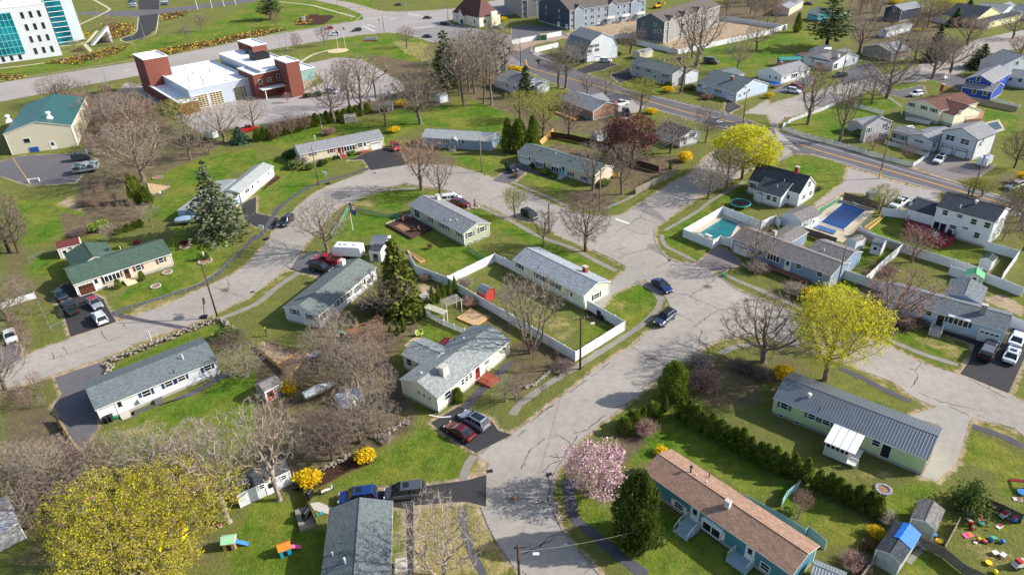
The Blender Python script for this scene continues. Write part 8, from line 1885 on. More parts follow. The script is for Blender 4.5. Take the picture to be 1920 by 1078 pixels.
def person(s,label,rz,top,legs,hair,skin='c9997a',hat=None):
 b=g1(s);t=thing('person',label,'person',(b.x,b.y,0),rz)
 me=bpy.data.meshes.new('body');V=[(0,0,.95),(0,0,1.2),(0,0,1.42),(0,0,1.52),(0,.02,1.66),(.1,0,.9),(.12,.05,.5),(.13,.0,.08),(.13,.14,.04),(-.1,0,.9),(-.13,-.06,.5),(-.14,-.12,.08),(-.14,.02,.04),(.2,0,1.4),(.27,.04,1.14),(.25,.2,.95),(-.2,0,1.4),(-.28,.05,1.14),(-.25,.22,.98)]
 E_=[(0,1),(1,2),(2,3),(3,4),(0,5),(5,6),(6,7),(7,8),(0,9),(9,10),(10,11),(11,12),(2,13),(13,14),(14,15),(2,16),(16,17),(17,18)]
 me.from_pydata(V,E_,[]);o=link('body',me,t);md=o.modifiers.new('skin','SKIN');rad=[.16,.15,.15,.06,.1,.1,.075,.05,.045,.1,.075,.05,.045,.065,.05,.04,.065,.05,.04]
 for i,r in enumerate(rad):me.skin_vertices[0].data[i].radius=(r,r*.85)
 me.skin_vertices[0].data[0].use_root=True
 sb=o.modifiers.new('sub','SUBSURF');sb.levels=1;sb.render_levels=1
 dg=bpy.context.evaluated_depsgraph_get();nm=bpy.data.meshes.new_from_object(o.evaluated_get(dg));o.modifiers.clear();o.data=nm
 nm.materials.clear();ms=[mat('skin',skin,.6),mat('cloth_'+top,top,.8),mat('cloth_'+legs,legs,.8),mat('shoe','2a2622',.7)]
 for m_ in ms:nm.materials.append(m_)
 for p in nm.polygons:
  z=p.center.z;x=abs(p.center.x);p.material_index=0 if z>1.5 else 3 if z<.12 else 2 if z<.93 and x<.22 else(0 if x>.22 and z<1.02 else 1);p.use_smooth=True
 q=MB();blob(q,(0,.005,1.73),(.105,.12,.085),mat('hair_'+hair,hair,.9),3,.05,10,6);q.build('hair' if not hat else 'hat',None,t,True)
 return t
person("21: 82,520",'person in dark clothes with a yellow cap standing beside the white house',2.0,'23262c','6a5a48','d8d020',hat=True)
def tr(kind,base,top,label,wpx=None,h=None,group=None,cat=None):
 """foot, tip and crown width as measured on the survey sheets"""
 bp,tp=P(base)[0],P(top)[0];b=G(bp);H=h or max(1.2,hgt(bp,tp))
 if wpx:
  d=Vector((b.x,b.y,H*.6))-Vector((0,0,CAMH));depth=d.dot(_F);wm=wpx/(TS[int(base[0])]if base[0]!='f' else 1)*depth/FPX
  k=wm/PW.get(kind,1)
 else:k=None
 return plant_at(kind,b,H,label,group,k,cat)
tr('maple_red',"11: 1240,465","11: 1225,70",'large vase-shaped reddish bare tree on the inner verge of the bend',300)
tr('maple_vase',"11: 1385,510","11: 1390,235",'smaller bare tree right of the reddish one on the inner verge',220)
tr('oak_wide',"11: 535,930","11: 470,540",'spreading bare tree leaning over the street beside the camper',360)
tr('dark_tree',"12: 550,922","12: 585,470",'dark bare tree with drooping twigs on the verge above the junction',340)
tr('maple_vase',"12: 605,470","12: 620,120",'bare grey tree before the right end of the tan ranch',250)
tr('maple_vase',"12: 822,497","12: 835,115",'bare tree inside the corner of the stockade fence',230)
tr('small_tree',"12: 240,882","12: 215,630",'small bare tree beside the short dark pole',190)
tr('green_haze',"12: 20,668","12: 28,455",'small budding tree behind the parked black SUV',170)
tr('oak',"12: 1465,532","12: 1462,235",'bare tree nearest the junction on the tree-lined street',270)
tr('maple_vase',"12: 1595,465","12: 1592,150",'bare tree in the middle of three on the tree-lined street',240)
tr('yellow_dense',"12: 1718,385","12: 1640,-10",'brilliant yellow round tree on the tree-lined street',410)
tr('oak',"12: 1185,190","02: 1200,870",'bare tree in front of the white house with black shutters',260)
tr('oak',"02: 1450,1070","02: 1440,765",'thin bare tree left of the brilliant yellow tree',200)
tr('plum',"12: 900,258","02: 940,865",'dark red leafy plum tree behind the brown fence',330)
tr('plum',"12: 800,215","12: 1000,-70",'smaller dark red plum tree behind the brown fence',210)
tr('maple_red',"12: 690,240","02: 700,960",'bare reddish tree left of the plum trees',200)
tr('green_haze',"02: 962,850","02: 978,590",'round budding green-yellow tree at the main road verge',230)
tr('oak',"02: 700,745","02: 715,560",'bare tree on the near verge of the main road opposite the drive',170)
tr('small_tree',"02: 560,712","02: 590,565",'small leaning bare tree on the near verge of the main road',160)
tr('tall_thin',"02: 350,655","02: 330,330",'tall bare tree at the main road, left of a pair',230)
tr('tall_thin',"02: 395,668","02: 400,290",'tall bare tree at the main road, right of a pair',250)
tr('oak',"02: 495,485","02: 490,310",'bare tree before the gambrel house wall',180)
tr('tall_thin',"02: 1255,700","02: 1270,230",'tall bare tree beside the pale blue ranch',230)
tr('maple_vase',"02: 1380,500","02: 1430,50",'largest bare tree in front of the dark townhouses',360)
tr('tall_thin',"02: 1350,440","02: 1350,60",'tall slim bare tree in front of the dark townhouses',160)
tr('oak',"02: 885,405","02: 880,195",'bare tree behind the tan shed',200)
tr('oak',"02: 1685,545","02: 1700,250",'bare tree on the open lawn near the dark van',180)
tr('oak',"02: 1828,378","02: 1840,170",'bare tree on the open lawn by the site fence',180)
tr('small_spruce',"f: 986,182","f: 990,123",'dark green spruce in front of the white grey-roofed house',36)
tr('green_haze',"02: 230,1050","02: 240,680",'tall budding tree behind the tan fence panel',260)
tr('green_haze',"02: 60,900","02: 60,690",'olive budding tree above the two cedars',220)
tr('maple_vase',"02: 425,1030","02: 430,700",'bare tree before the brick-ended house',200)
tr('cedar_tall',"12: 55,175","02: 45,885",'broad dark green cedar left of the tan fence panel',165)
tr('cedar_tall',"12: 160,165","02: 155,862",'slimmer dark green cedar touching the broad cedar',120)
tr('cedar_tall',"11: 1890,180","01: 1900,880",'dark green cedar at the edge of the blue-grey ranch lawn',110)
tr('oak_wide',"01: 1235,930","01: 1210,520",'broad pale bare tree on the lawn behind the blue-grey ranch',390)
tr('oak',"01: 590,925","01: 565,510",'bare tree beside the small olive shed',280)
tr('maple_vase',"01: 795,865","01: 780,420",'tall multi-limbed bare tree by the fire station lot',280)
tr('maple_vase',"01: 700,800","01: 690,430",'bare tree left of the tall multi-limbed one',200)
tr('tall_thin',"01: 895,730","01: 880,430",'slim bare tree at the lot edge',150)
tr('tall_thin',"01: 970,950","01: 965,600",'slim bare tree in front of the brown shed',160)
for i,(x,y,t_,w_)in enumerate(((1565,795,220,260),(1640,700,230,200),(1700,780,330,190),(1765,790,300,200),(1600,690,250,180),(1850,560,200,230),(1810,530,220,200),(1700,540,200,220),(1500,640,290,200),(1760,460,180,180),(1450,480,240,170),(1560,560,210,200),(1660,600,240,190),(1720,640,250,200),(1620,480,170,200),(1830,640,260,210),(1530,720,300,200),(1800,400,130,200),(1350,560,330,180))):tr('tall_thin',"01: %d,%d"%(x,y),"01: %d,%d"%(x-15,t_),'tall thin bare tree in the stand between the lawn and the main road',w_,group='tall bare trees near the crossroads')
tr('pine',"01: 1435,700","01: 1400,225",'dark pine rising over the stand of bare trees',210)
tr('juniper',"01: 1420,640","01: 1420,480",'low dark pine below the taller pine',190)
tr('small_tree',"01: 517,345","01: 510,200",'small bare tree on the fire station lawn near the flags',110)
tr('small_red',"01: 310,380","01: 305,245",'small brownish tree on the fire station lawn',80)
tr('oak',"01: 1128,355","01: 1120,190",'bare tree on the corner lawn near the crossroads',120)
tr('small_red',"01: 150,205","01: 140,80",'small brown tree beside the oval bed',90)
tr('pine',"01: 110,150","01: 115,-60",'big dark evergreen at the top of the office lawn',200)
tr('small_tree',"00: 1515,235","00: 1510,110",'small bare tree on the office lawn',110);tr('small_tree',"00: 1410,320","00: 1400,190",'pale small bare tree on the office lawn edge',90);tr('small_red',"00: 840,220","00: 835,120",'small bare tree in the office shrub bed',90);tr('small_tree',"00: 560,370","00: 555,300",'tiny bare tree by the office wall',70);tr('small_red',"00: 835,340","00: 830,240",'small bare tree near the office canopy',80)
for i,(x,y,t_)in enumerate(((165,1045,900),(270,1018,850),(370,985,850))):tr('small_red',"01: %d,%d"%(x,y),"01: %d,%d"%(x,t_),('small pinkish bare tree before the hedge, left of three','small pinkish bare tree before the hedge, middle of three','small pinkish bare tree before the hedge, right of three')[i],110)
row('arborvitae_wide',"01: 20,1055 250,1000 500,930 840,850",1.9,3.6,'dark evergreen in the clipped hedge below the fire station lot','evergreens of the fire station hedge',1.5)
tr('bluish',"00: 1800,1070","00: 1790,945",'blue-green spruce at the left end of the hedge',140);plant('green_shrub',"00: 1415,1065",3.2,'bright green shrub among bare trees left of the spruce',w=5)
for i,(s_,w_)in enumerate((("01: 395,730",4),("01: 460,720",4.5),("01: 120,1050",2.5),("01: 220,1010",2.2),("01: 320,975",2.4),("01: 430,940",2.6))):plant(('green_shrub','green_shrub','dry_shrub','dry_shrub','dry_shrub','dry_shrub')[i],s_,2.0,('round green shrub left of the pair by the fire station','round green shrub right of the pair by the fire station','low brown shrub at the hedge foot, leftmost','low brown shrub at the hedge foot, second from left','low brown shrub at the hedge foot, third from left','low brown shrub at the hedge foot, rightmost')[i],w=w_)
plant('forsythia',"01: 1095,800",3.2,'yellow forsythia beside the brown shed',w=4);plant('forsythia',"01: 1035,990",2.2,'bright yellow round forsythia behind the maroon-shuttered house',w=4.2);plant('bare_shrub_red',"01: 540,1010",3.0,'tan leafless bush behind the grey-roofed house',w=6)
plant('cherry_bud',"01: 240,770",3.5,'small pink budding tree by the fire station canopy');plant('forsythia',"f: 960,133",2.5,'yellow forsythia pair beside the main road, left one',w=4);plant('forsythia',"f: 972,134",2.3,'yellow forsythia pair beside the main road, right one',w=4);plant('forsythia',"f: 943,40",2.6,'yellow forsythia right of the brown-roofed shop',w=4)
THK=['thicket','thicket_red','thicket','thicket_red','small_tree']
scatter("00: 380,740 560,690 760,700 900,740 1050,730 1200,880 1260,1040 10: 1300,60 1100,120 850,240 700,200 590,110 560,-20 00: 450,880",85,THK,(4,7.5),'bare grey-brown sapling in the thicket between the hall and the fire station','saplings of the brown thicket',2.2,None,3)
scatter("10: 590,420 760,440 1000,560 1080,680 850,720 700,640 640,560",30,['thicket_red','thicket'],(1.8,3.2),'low leafless brush on the bank below the hall yard','brush on the bank',1.5,None,4)
for s_,t_,w_,k_,l_ in(("00: 800,920","00: 760,700",330,'oak','taller bare tree on the left of the thicket'),("00: 1000,1000","00: 960,700",350,'pale_tree','pale-branched tree in the middle of the thicket'),("10: 1075,400","10: 1050,-60",480,'oak_wide','big spreading bare tree at the back of the lawn beside the cedars'),("00: 460,780","00: 430,560",260,'oak','bare tree at the left end of the thicket')):tr(k_,s_,t_,l_,w_)
tr('green_haze',"00: 1390,985","00: 1370,735",'yellow budding tree in front of the fire station bay',290)
tr('oak',"00: 1680,1060","00: 1640,770",'dark bare tree before the fire station bays',300);tr('oak',"00: 1910,975","00: 1860,720",'bare tree before the fire station entrance',200);tr('oak',"10: 1430,240","00: 1400,860",'bare tree at the lawn edge near the fire station drive',220);tr('thicket',"10: 1560,200","00: 1560,900",'clump of bare stems at the drive edge',160)
for i,(b_,t_,w_)in enumerate((("10: 1025,565","10: 968,330",95),("10: 1062,545","10: 1050,345",80),("10: 1112,565","10: 1085,430",90))):tr('cedar_tall',b_,t_,('tall cedar of the clump on the back lawn, left one','tall cedar of the clump on the back lawn, middle one','shorter cedar of the clump on the back lawn, right one')[i],w_)
tr('spruce_grey',"10: 1660,800","10: 1580,235",'large grey-green spruce in front of the white ranch',430);tr('small_tree',"10: 1140,742","10: 1125,560",'small pale bare tree below the cedar clump',150)
for i,x in enumerate(((890,795),(960,772),(1010,752),(1055,738))):tr('dwarf_conifer',"10: %d,%d"%x,"10: %d,%d"%(x[0]-5,x[1]-58),'small dark cone-shaped evergreen in the row along the back lawn',55,group='row of four dwarf evergreens')
tr('dark_tree',"10: 75,935","10: 60,430",'dark bare tree at the left edge',360);tr('dark_tree',"10: 140,935","10: 175,545",'bare tree right of the dark tree at the left edge',230);plant('bare_shrub_dark',"10: 600,800",2.2,'brown leafless bush behind the green-roofed house',w=6);plant('bright_shrub',"10: 740,760",2.2,'olive bush beside the brown one behind the green-roofed house',w=5);plant('bare_shrub_dark',"10: 640,580",2.0,'dark bush on the sandy bank',w=6);tr('small_tree',"10: 840,850","10: 800,720",'small bare tree behind the green roof',130);plant('bright_shrub',"10: 905,900",1.4,'green shrub behind the green roof',w=1.8);plant('red_shrub',"10: 1030,870",1.4,'reddish shrub behind the green roof',w=1.8)
for i,(s_,w_,k_)in enumerate((("11: 265,215",5,'yew_shrub'),("11: 300,300",4.5,'yew_shrub'),("11: 400,310",3.5,'yew_shrub'),("11: 490,280",3.5,'green_shrub'),("11: 540,250",2.2,'bright_shrub'),("11: 592,235",2.2,'green_shrub'),("11: 715,200",3,'bright_shrub'),("11: 775,200",2,'dry_shrub'))):plant(k_,s_,w_*.55,('dark evergreen shrub at the left corner of the long ranch','dark evergreen shrub in the front bed below the corner one','dark evergreen shrub behind the street-sign pole','green shrub right of the street-sign pole','yellow-green shrub in the middle of the long front bed','round green shrub left of the brick steps','tan-green shrub under the bow window','brown shrub beside the garage')[i],w=w_)
plant('bare_shrub_pale',"11: 350,270",3.2,'pale leafless bush in the bed of the long ranch',w=5.5);plant('bare_shrub_red',"11: 1310,130",3,'reddish leafless bush at the left end of the blue-grey ranch',w=4.5);plant('dry_shrub',"11: 1305,905",1.6,'small brown shrub on the lawn below the sage house',w=1.4)
plant('green_shrub',"12: 155,310",2.4,'dark green shrub by the garage of the tan ranch',w=1.5);plant('yew_shrub',"12: 245,345",1.8,'dark shrub below the bow window of the tan ranch',w=3);plant('yew_shrub',"12: 310,375",1.2,'low dark shrub left of the turquoise door',w=2);plant('forsythia',"12: 775,370",1.2,'small yellow forsythia at the right end of the tan ranch',w=2);plant('forsythia',"12: 1290,250",3.2,'yellow forsythia beside the far end of the stockade fence',w=4);tr('arborvitae_slim',"12: 1185,310","12: 1187,245",'slim dark evergreen behind the stockade fence',26);plant('yew_shrub',"12: 690,430",1.8,'dark shrub at the tan ranch gable',w=4);plant('bare_shrub_dark',"12: 30,370",1.6,'brown bush at the left edge of the tan ranch drive',w=3)
tr('fir_olive',"21: 1085,330","11: 1010,825",'tall olive-green fir behind the white ranch',300)
tr('oak_wide',"21: 960,375","21: 985,30",'dense bare tree in front of the olive fir',380);plant('bare_shrub_dark',"21: 850,330",2.8,'dark leafless bush against the white ranch',w=7);plant('bare_shrub',"21: 790,120",3.0,'leafless bush by the white ranch eave',w=4)
row('arborvitae_slim',"21: 1495,205 1295,300",1.25,3.4,'slim dark arborvitae in the row beside the pergola','slim arborvitae row');row('arborvitae_slim',"21: 1270,375 1165,440",1.3,2.3,'slim arborvitae in the lower row behind the cream house','lower arborvitae row');row('arborvitae_slim',"21: 1110,485 1015,540",1.3,2.6,'slim arborvitae near the wooden play set','arborvitae by the play set')
tr('multi_stem',"22: 150,640","22: 170,75",'large many-stemmed bare tree at the mint house fence',430);plant('bare_shrub_red',"21: 1605,290",2.2,'tan leafless bush along the white fence',w=4);plant('bare_shrub',"21: 1270,105",1.8,'small leafless bush in the stone-edged bed',w=3);plant('bare_shrub_pale',"21: 1560,150",2.4,'pale leafless bush inside the white fence near the red shed',w=4.5);tr('small_tree',"21: 1880,330","21: 1850,160",'small bare tree right of the red shed',180)
tr('round_cedar',"22: 1200,985","22: 1200,715",'round green cedar at the end of the hedge by the street',225)
for i,(s_,h_,w_)in enumerate((("22: 1430,900",3.2,7),("22: 1400,740",2.5,5),("22: 1700,760",2.0,4),("22: 1790,790",2.0,4.5),("22: 1880,830",2.0,4.5))):plant(('bare_shrub_red','bare_shrub','bare_shrub_dark','bare_shrub_dark','bare_shrub_dark')[i],s_,h_,('large tan leafless bush behind the round cedar','tan leafless bush at the kerb above the round cedar','dark leafless bush in the row on the corner lawn, left','dark leafless bush in the row on the corner lawn, middle','dark leafless bush in the row on the corner lawn, right')[i],w=w_)
tr('oak_wide',"22: 1878,718","22: 1850,270",'spreading bare tree on the corner lawn beside the yellow tree',620);tr('yellow_maple',"23: 425,850","23: 600,215",'big yellow budding maple beside the metal-roofed house',590);tr('maple_red',"23: 915,492","23: 960,40",'dark reddish bare tree before the pale blue ranch',480)
for i,(s_,w_,h_)in enumerate((("23: 800,330",5,2.6),("23: 1040,450",5,2.2),("23: 1130,440",4,1.8),("23: 880,420",4,2.2))):plant('bare_shrub_dark',s_,h_,('dark leafless bush at the left end of the pale blue ranch','dark leafless bush before the pale blue ranch, beside the tree','dark leafless bush nearest the white-railed steps','dark leafless bush under the reddish bare tree')[i],w=w_)
plant('forsythia',"23: 110,830",2.6,'yellow forsythia at the left end of the metal-roofed house',w=3.4);plant('forsythia',"23: 310,240",2.4,'yellow-tipped bush on the verge behind the yellow maple',w=4);plant('bare_shrub',"23: 200,200",2.4,'olive leafless bush on the verge below the blue-grey house',w=6);plant('bare_shrub',"12: 1830,1070",2.4,'leafless bush by the brownish driveway',w=6);tr('oak',"12: 1800,1045","12: 1800,690",'bare tree in front of the L-shaped house garage',280)
tr('cherry_bud',"13: 1075,1005","13: 1110,745",'pink budding tree on the near side of the long white fence',250);tr('green_haze',"13: 835,640","13: 880,440",'tan budding tree at the corner of the dark pool fence',200);tr('green_haze',"13: 1500,500","13: 1480,370",'thin yellow-green tree at the main road, left of the pole',160);tr('green_haze',"13: 1600,515","13: 1590,375",'thin yellow-green tree at the main road, right of the pole',170);tr('green_haze',"13: 1890,705","13: 1880,400",'yellow-tinged tree at the right edge beyond the two-storey house',220);tr('small_red',"13: 780,165","13: 790,45",'small reddish tree behind the picket fence',140);tr('small_red',"13: 1040,230","13: 1060,110",'small bare tree before the low grey link',120);tr('maple_vase',"03: 532,1062","03: 560,560",'bare vase-shaped tree inside the picket fence',230);plant('bare_shrub_dark',"13: 380,470",1.6,'brown bush at the white cape house corner',w=2.5);tr('dark_tree',"13: 1840,300","13: 1870,0",'dark bare tree at the right edge beside the camper',200);tr('forsythia',"13: 1900,420","13: 1900,330",'yellow-orange bush at the right edge',None,3.5)
plant('yew_shrub',"13: 690,60",2.0,'dark shrub at the grey cottage porch',w=4);plant('bare_shrub_red',"23: 900,60",2.4,'brown bush by the white fence behind the pale blue ranch',w=4);tr('maple_vase',"03: 297,932","03: 330,480",'bare vase-shaped tree at the corner of the side street',270);tr('oak',"03: 885,737","03: 900,375",'broad bare tree in the middle of the side street',360);tr('oak',"03: 775,782","03: 770,560",'smaller bare tree left of the broad one on the side street',200);tr('oak_wide',"03: 1225,592","03: 1270,250",'bare tree on the side street lawn beside the swing seat',300);tr('oak',"03: 1360,552","03: 1400,270",'bare tree right of the swing seat',250);tr('maple_vase',"03: 680,400","03: 720,110",'bare tree right of the tall pine',230);tr('oak',"03: 950,480","03: 960,170",'bare tree before the brown-grey ranch',250);tr('tall_thin',"03: 1100,470","03: 1115,230",'thin bare tree before the grey-green roofs',150)
tr('pine',"03: 435,360","03: 470,-30",'tall dark pine dominating the upper right',340);tr('spruce',"03: 1580,510","03: 1600,325",'dark spruce near the right end of the side street',200);tr('spruce',"03: 1235,460","03: 1255,170",'dark conifer behind the bare trees on the side street',160);tr('spruce',"03: 1395,200","03: 1400,60",'dark conifer beside the top right houses, left one',130);tr('spruce',"03: 1510,170","03: 1520,80",'dark conifer beside the top right houses, right one',90);tr('cedar_tall',"03: 215,242","03: 222,92",'narrow dark cedar on the open lawn by the white fence',62);tr('cherry_bud',"03: 1880,425","03: 1890,270",'reddish flowering tree at the right edge of the side street',180);tr('oak',"03: 1195,195","03: 1230,-40",'bare tree right of the dark blue house',200);tr('spruce',"03: 1505,70","03: 1510,-20",'dark conifer at the top edge near the small white gable',60);tr('yellow_maple',"03: 1320,110","03: 1310,-20",'yellowish tree at the top edge',180);plant('forsythia',"03: 940,30",3,'yellow forsythia behind the dark blue house',w=7);plant('forsythia',"03: 5,735",2.2,'yellow forsythia at the corner before the white ranch',w=3);plant('forsythia',"03: 1120,235",1.6,'yellow low bush on the side street bank',w=3.5);plant('forsythia',"03: 1640,490",2,'yellow bush beside the dark spruce',w=3);tr('oak',"03: 1830,290","03: 1840,90",'bare tree at the top right bend',200);tr('maple_red',"03: 1490,340","03: 1500,130",'reddish bare tree before the brick-fronted ranch',260);tr('small_red',"03: 40,280","03: 45,200",'tiny bare tree at the white fence end',80);tr('small_red',"03: 400,560","03: 380,470",'small bare tree before the entry deck house',120)
scatter("02: 1570,0 1916,0 1916,190 1560,100",16,['tall_thin','oak','maple_red'],(9,13),'bare tree in the brown wood behind the townhouses','trees of the brown wood',5,None,6);scatter("03: 0,0 200,0 180,130 0,180",8,['maple_red','thicket_red'],(5,8),'bare reddish tree in the scrub at the top edge','scrub at the top edge',5,None,8);scatter("03: 600,30 860,60 830,160 640,120",7,['maple_red','oak'],(6,9),'bare tree in the grove left of the dark blue house','grove by the dark blue house',5,None,9)
plant('forsythia',"02: 1170,690",2.4,'yellow-green bush below the split-level house',w=4);plant('forsythia',"02: 1040,850",2,'yellow forsythia at the main road verge',w=4);plant('yew_shrub',"02: 1175,650",2.2,'dark shrub at the split-level house corner',w=3);plant('bare_shrub_red',"02: 1460,745",2.6,'brown leafless bush before the pale blue ranch',w=5);plant('yew_shrub',"02: 1330,670",2.0,'dark low shrubs left of the pale blue ranch',w=5);plant('bare_shrub_pale',"02: 735,395",2.4,'pale flowering shrub behind the gambrel house',w=3);plant('yew_shrub',"02: 800,420",2,'dark shrub in the bed behind the gambrel house',w=2.6);plant('red_shrub',"02: 765,405",1.6,'purple shrub in the bed behind the gambrel house',w=2);plant('small_spruce',"02: 1020,425",3,'small dark conifer before the tan shed');plant('yew_shrub',"02: 590,430",2.4,'green shrub at the gambrel house corner',w=2.4)
tr('magnolia',"32: 530,560","32: 510,262",'pink flowering magnolia at the street edge',335);tr('yew_big',"32: 785,870","32: 775,420",'large rounded dark green yew beside the teal house',325)
row(['arborvitae','arborvitae_wide'],"32: 1075,80 1350,240 1627,395 33: 0,402 150,450 270,500",1.15,3.8,'dark green arborvitae in the long hedge below the metal-roofed house, upper run','arborvitae hedge, upper run',1.12,.2);row(['arborvitae','arborvitae_wide'],"33: 320,540 480,610 600,660 720,715",1.05,3.5,'dark green arborvitae in the long hedge near the sheds, lower run','arborvitae hedge, lower run',1.12,.2)
row(['round_cedar','arborvitae_wide'],"32: 720,170 800,110 985,25",1.8,2.6,'evergreen in the short hedge along the street','evergreens along the street',.6);plant('bare_shrub_red',"32: 850,180",2.8,'tan leafless bush at the end of the short hedge',w=4.2);plant('bare_shrub_red',"32: 650,310",1.8,'tan leafless shrub behind the magnolia',w=3);plant('forsythia',"32: 945,310",1.4,'yellow shrub behind the brown roof',w=1.9);plant('juniper',"33: 1270,650",4.2,'wide dark juniper beside the sheds');plant('forsythia',"33: 685,830",1.6,'yellow shrub left of the tarpaulin shed',w=2.1);plant('dry_shrub',"33: 625,905",1.4,'small brown shrub below the yellow shrub',w=1.9);plant('bare_shrub_red',"33: 545,1020",2.0,'large brown leafless bush at the bottom edge',w=4);plant('bare_shrub_pale',"33: 745,730",1.8,'pale leafless bush at the end of the arborvitae hedge',w=3);tr('cherry_bud',"33: 190,720","33: 225,540",'small pale flowering tree by the sea-green gate',110);plant('bright_shrub',"33: 125,690",1.2,'green shrub by the sea-green fence',w=1.6)
plant('forsythia',"31: 705,350",2.4,'golden forsythia ball at the right end of the mulch bed',w=2.9);plant('forsythia',"31: 345,495",2.4,'golden forsythia ball at the left end of the mulch bed',w=3.5);tr('round_cedar',"21: 1515,1010","21: 1515,905",'small bright green cone shrub before the cream house',80);plant('forsythia',"21: 245,930",2.4,'yellow forsythia beside the old grey shed',w=3.4);plant('bare_shrub_pale',"31: 830,230",1.4,'pale leafless shrub at the loose stone wall',w=2.4)
for s_,t_,w_,k_,l_ in(("31: 148,600","31: 100,-60",420,'pale_tree','pale-barked bare tree in front of the long white shed'),("31: 665,235","31: 590,-90",330,'oak','bare double tree behind the golden forsythia'),("31: 790,175","31: 770,0",260,'oak','bare tree at the loose stone wall'),("31: 690,120","31: 700,-150",280,'pale_tree','pale bare tree behind the mulch bed stones'),("31: 485,350","31: 440,40",260,'dark_tree','bare tree in the woods above the mulch bed'),("31: 545,305","31: 520,60",230,'oak','slim bare tree in the woods above the mulch bed'),("31: 400,330","31: 360,60",260,'oak','bare tree left in the woods above the mulch bed'),("21: 620,700","21: 560,380",380,'pale_tree','pale crooked bare tree in the brown yard'),("21: 470,800","21: 400,500",250,'oak','bare tree left of the pale crooked one'),("21: 860,880","21: 850,540",260,'oak','bare tree right in the brown yard by the cream house'),("21: 760,900","21: 740,560",330,'pale_tree','pale bare tree in the middle of the brown yard'),("21: 980,1000","21: 960,740",200,'oak','bare tree at the cream house corner'),("21: 640,960","21: 620,640",230,'oak','dark bare tree by the covered heap'),("21: 560,520","21: 520,330",200,'oak','bare tree at the white house gable'),("21: 900,700","21: 880,430",190,'maple_red','reddish bare tree near the arborvitae'),("21: 330,900","21: 300,720",220,'oak','bare tree beside the old grey shed'),("30: 1455,740","30: 1390,60",520,'pale_tree','large pale bare tree at the edge of the yellow tree'),("30: 450,590","30: 400,190",330,'oak','bare tree beside the grey driveway end'),("30: 780,500","30: 760,190",380,'oak_wide','bare tree below the navy-shuttered house'),("30: 1000,440","30: 1050,120",360,'pale_tree','pale bare tree above the yellow tree'),("30: 1250,400","30: 1250,130",360,'oak','bare tree on the lawn below the navy-shuttered house'),("30: 620,480","30: 600,230",260,'maple_red','tan bare tree at the end of the grey driveway'),("30: 200,780","30: 60,480",300,'oak','leaning bare tree at the lower left'),("30: 60,480","30: 60,250",330,'oak_wide','bare tree at the left edge below the drive'),("30: 290,460","30: 300,230",300,'pale_tree','pale bare tree left of the grey driveway'),("30: 520,640","30: 520,380",300,'oak','bare tree at the blue tubs'),("20: 45,920","20: 20,560",420,'oak_wide','bare tree at the left edge by the street'),("20: 60,400","20: 30,60",380,'oak','bare tree at the left edge by the dry lawn'),("20: 1850,820","20: 1880,580",330,'oak','bare tree at the right end of the navy-shuttered house'),("20: 1740,600","20: 1760,500",240,'dark_tree','dark low tree below the stone wall'),("22: 30,990","22: 20,820",150,'small_tree','small bare tree in the grey garden bed'),("22: 230,980","22: 220,860",60,'small_tree','thin stump-like tree at the verge'),("31: 1180,1100","31: 1130,690",520,'birch','pale crooked birch on the straw lawn at the bottom'),("21: 1870,1010","21: 1840,840",200,'pale_tree','pale bare tree in the front bed of the cream house')):tr(k_,s_,t_,l_,w_)
tr('yellow_big',"30: 1000,1085","30: 990,440",'huge yellow-green budding tree at the lower left',960)
scatter("30: 260,230 420,300 560,560 900,520 1000,400 1300,330 1450,500 1300,560 800,640 300,800 200,600",22,['thicket','thicket','thicket_red'],(2.5,4.5),'leafless grey undergrowth between the left lawns','undergrowth at the lower left',2.0,None,12);scatter("21: 400,560 640,500 900,420 1050,560 1000,800 1080,920 900,1060 500,1060 400,860",13,['thicket','thicket_red','thicket'],(2.2,4.2),'leafless brown undergrowth in the wooded yards','undergrowth in the wooded yards',1.8,None,13)
scatter("31: 330,160 640,40 800,180 640,310 420,390 320,420",7,['thicket','thicket_red'],(1.8,3.2),'leafless undergrowth above the mulch bed','undergrowth above the mulch bed',1.8,None,14);scatter("20: 0,200 250,320 260,600 60,560 0,500",18,['thicket_red','thicket'],(2,4),'leafless undergrowth at the left edge','undergrowth at the left edge',2.2,None,15);scatter("22: 0,600 150,560 430,700 250,800 0,980",14,['thicket','thicket_red'],(1.2,2.4),'leafless garden brush outside the white fence','garden brush',1.4,None,16);scatter("20: 0,960 300,880 380,1078 0,1078",14,['thicket','thicket_red'],(2,4),'leafless brush below the street at the left edge','brush at the left edge',2,None,17)
scatter("01: 1300,330 1500,330 1560,560 1400,640 1150,560",16,['thicket','thicket_red'],(2,4),'leafless brush at the edge of the corner lawn','brush at the corner lawn',3,None,18);scatter("12: 680,0 900,60 1080,200 760,200 640,120",8,['thicket_red','thicket'],(2.5,4),'leafless reddish brush around the plum trees','brush around the plum trees',2,None,19)
scatter("13: 1690,560 1916,540 1916,1000 1850,900 1700,860",9,['oak','dark_tree','thicket'],(5,8),'bare tree at the right edge beyond the two-storey white house','bare trees at the right edge',4,None,20)
scatter("03: 900,200 1300,140 1320,230 1000,330",8,['oak','maple_red'],(6,9),'bare tree among the upper right houses','bare trees among the upper right houses',5,None,21)
plant('yew_shrub',"20: 1700,540",2.2,'dark evergreen shrub below the stone wall corner',w=4.5);plant('bare_shrub_dark',"22: 380,770",1.6,'dark brush pile along the white fence',w=5)
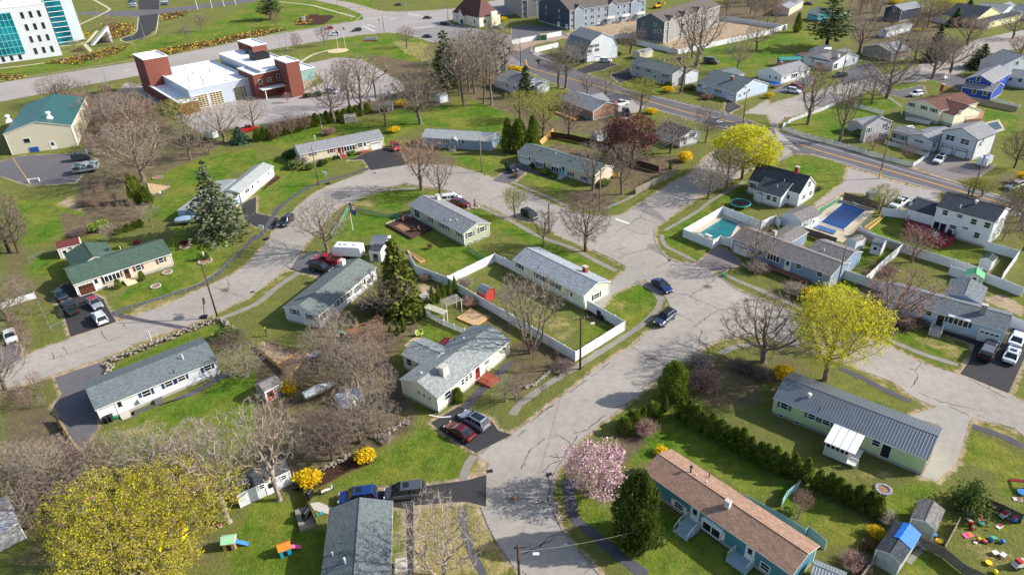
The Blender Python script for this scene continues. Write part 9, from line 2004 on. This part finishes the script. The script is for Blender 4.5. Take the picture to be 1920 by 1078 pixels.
def beds(s,n,label,seed):
 poly=gs(s);q=random.Random(seed);mb=MB();x0,x1=min(p.x for p in poly),max(p.x for p in poly);y0,y1=min(p.y for p in poly),max(p.y for p in poly);c=0
 for _ in range(n*20):
  if c>=n:break
  p=Vector((q.uniform(x0,x1),q.uniform(y0,y1)))
  if not in_poly(p,poly):continue
  c+=1;mm=q.choice([L_FORS,L_DRY,L_DRY,L_DRY,L_BOX,leaf('leaf_straw','d8b868','9a7a40',.2)])
  for _ in range(3):leafface(mb,Vector((p.x,p.y,.3))+Vector((q.gauss(0,.3),q.gauss(0,.3),q.uniform(-.1,.3))),q,.7,mm)
 o=mb.build('flower_bed');tag(o,label,'flower bed',kind='stuff')
beds("00: 920,440 1200,370 1600,300 01: 0,230 270,215 60,270 00: 1300,410",900,'daffodils and dry planting along the highway kerb',1);beds("00: 320,480 980,330 900,400 600,490",500,'dry planting strip before the office',2);beds("00: 760,190 900,170 1020,190 1000,260 790,310",400,'dry shrub bed beside the office access lane',3);beds("00: 1200,110 1400,85 1390,125 1200,165",160,'daffodil bed on the office lawn',4);beds("01: 290,160 400,110 420,190 300,190",120,'yellow flowers at the edge of the oval mulch bed',5);beds("00: 560,290 660,240 690,230 620,320",150,'straw-coloured planting at the foot of the office tower',6);beds("00: 0,560 220,570 150,600 0,605",100,'dry planting at the left end of the highway verge',7)
SUN_EL,SUN_AZ=R(31.8),R(1.0)
w=bpy.data.worlds.new('World');scene.world=w;w.use_nodes=True
nt=w.node_tree;sky=nt.nodes.new('ShaderNodeTexSky');sky.sky_type='NISHITA';sky.sun_disc=False
sky.sun_elevation=SUN_EL;sky.sun_rotation=R(90)-SUN_AZ;sky.air_density=1.0;sky.dust_density=1.5
bg=nt.nodes['Background'];nt.links.new(sky.outputs[0],bg.inputs[0]);bg.inputs[1].default_value=.13
sl=bpy.data.lights.new('sun','SUN');sl.energy=4.3;sl.angle=R(.9);sl.color=(1,.965,.91)
so=bpy.data.objects.new('sun',sl);C.objects.link(so)
dv=Vector((math.cos(SUN_EL)*math.cos(SUN_AZ),math.cos(SUN_EL)*math.sin(SUN_AZ),math.sin(SUN_EL)))
so.rotation_euler=dv.to_track_quat('Z','Y').to_euler()
vs=scene.view_settings;vs.view_transform='Standard';vs.look='None';vs.exposure=.7;vs.gamma=1
scene.cycles.max_bounces=6;scene.cycles.transparent_max_bounces=12
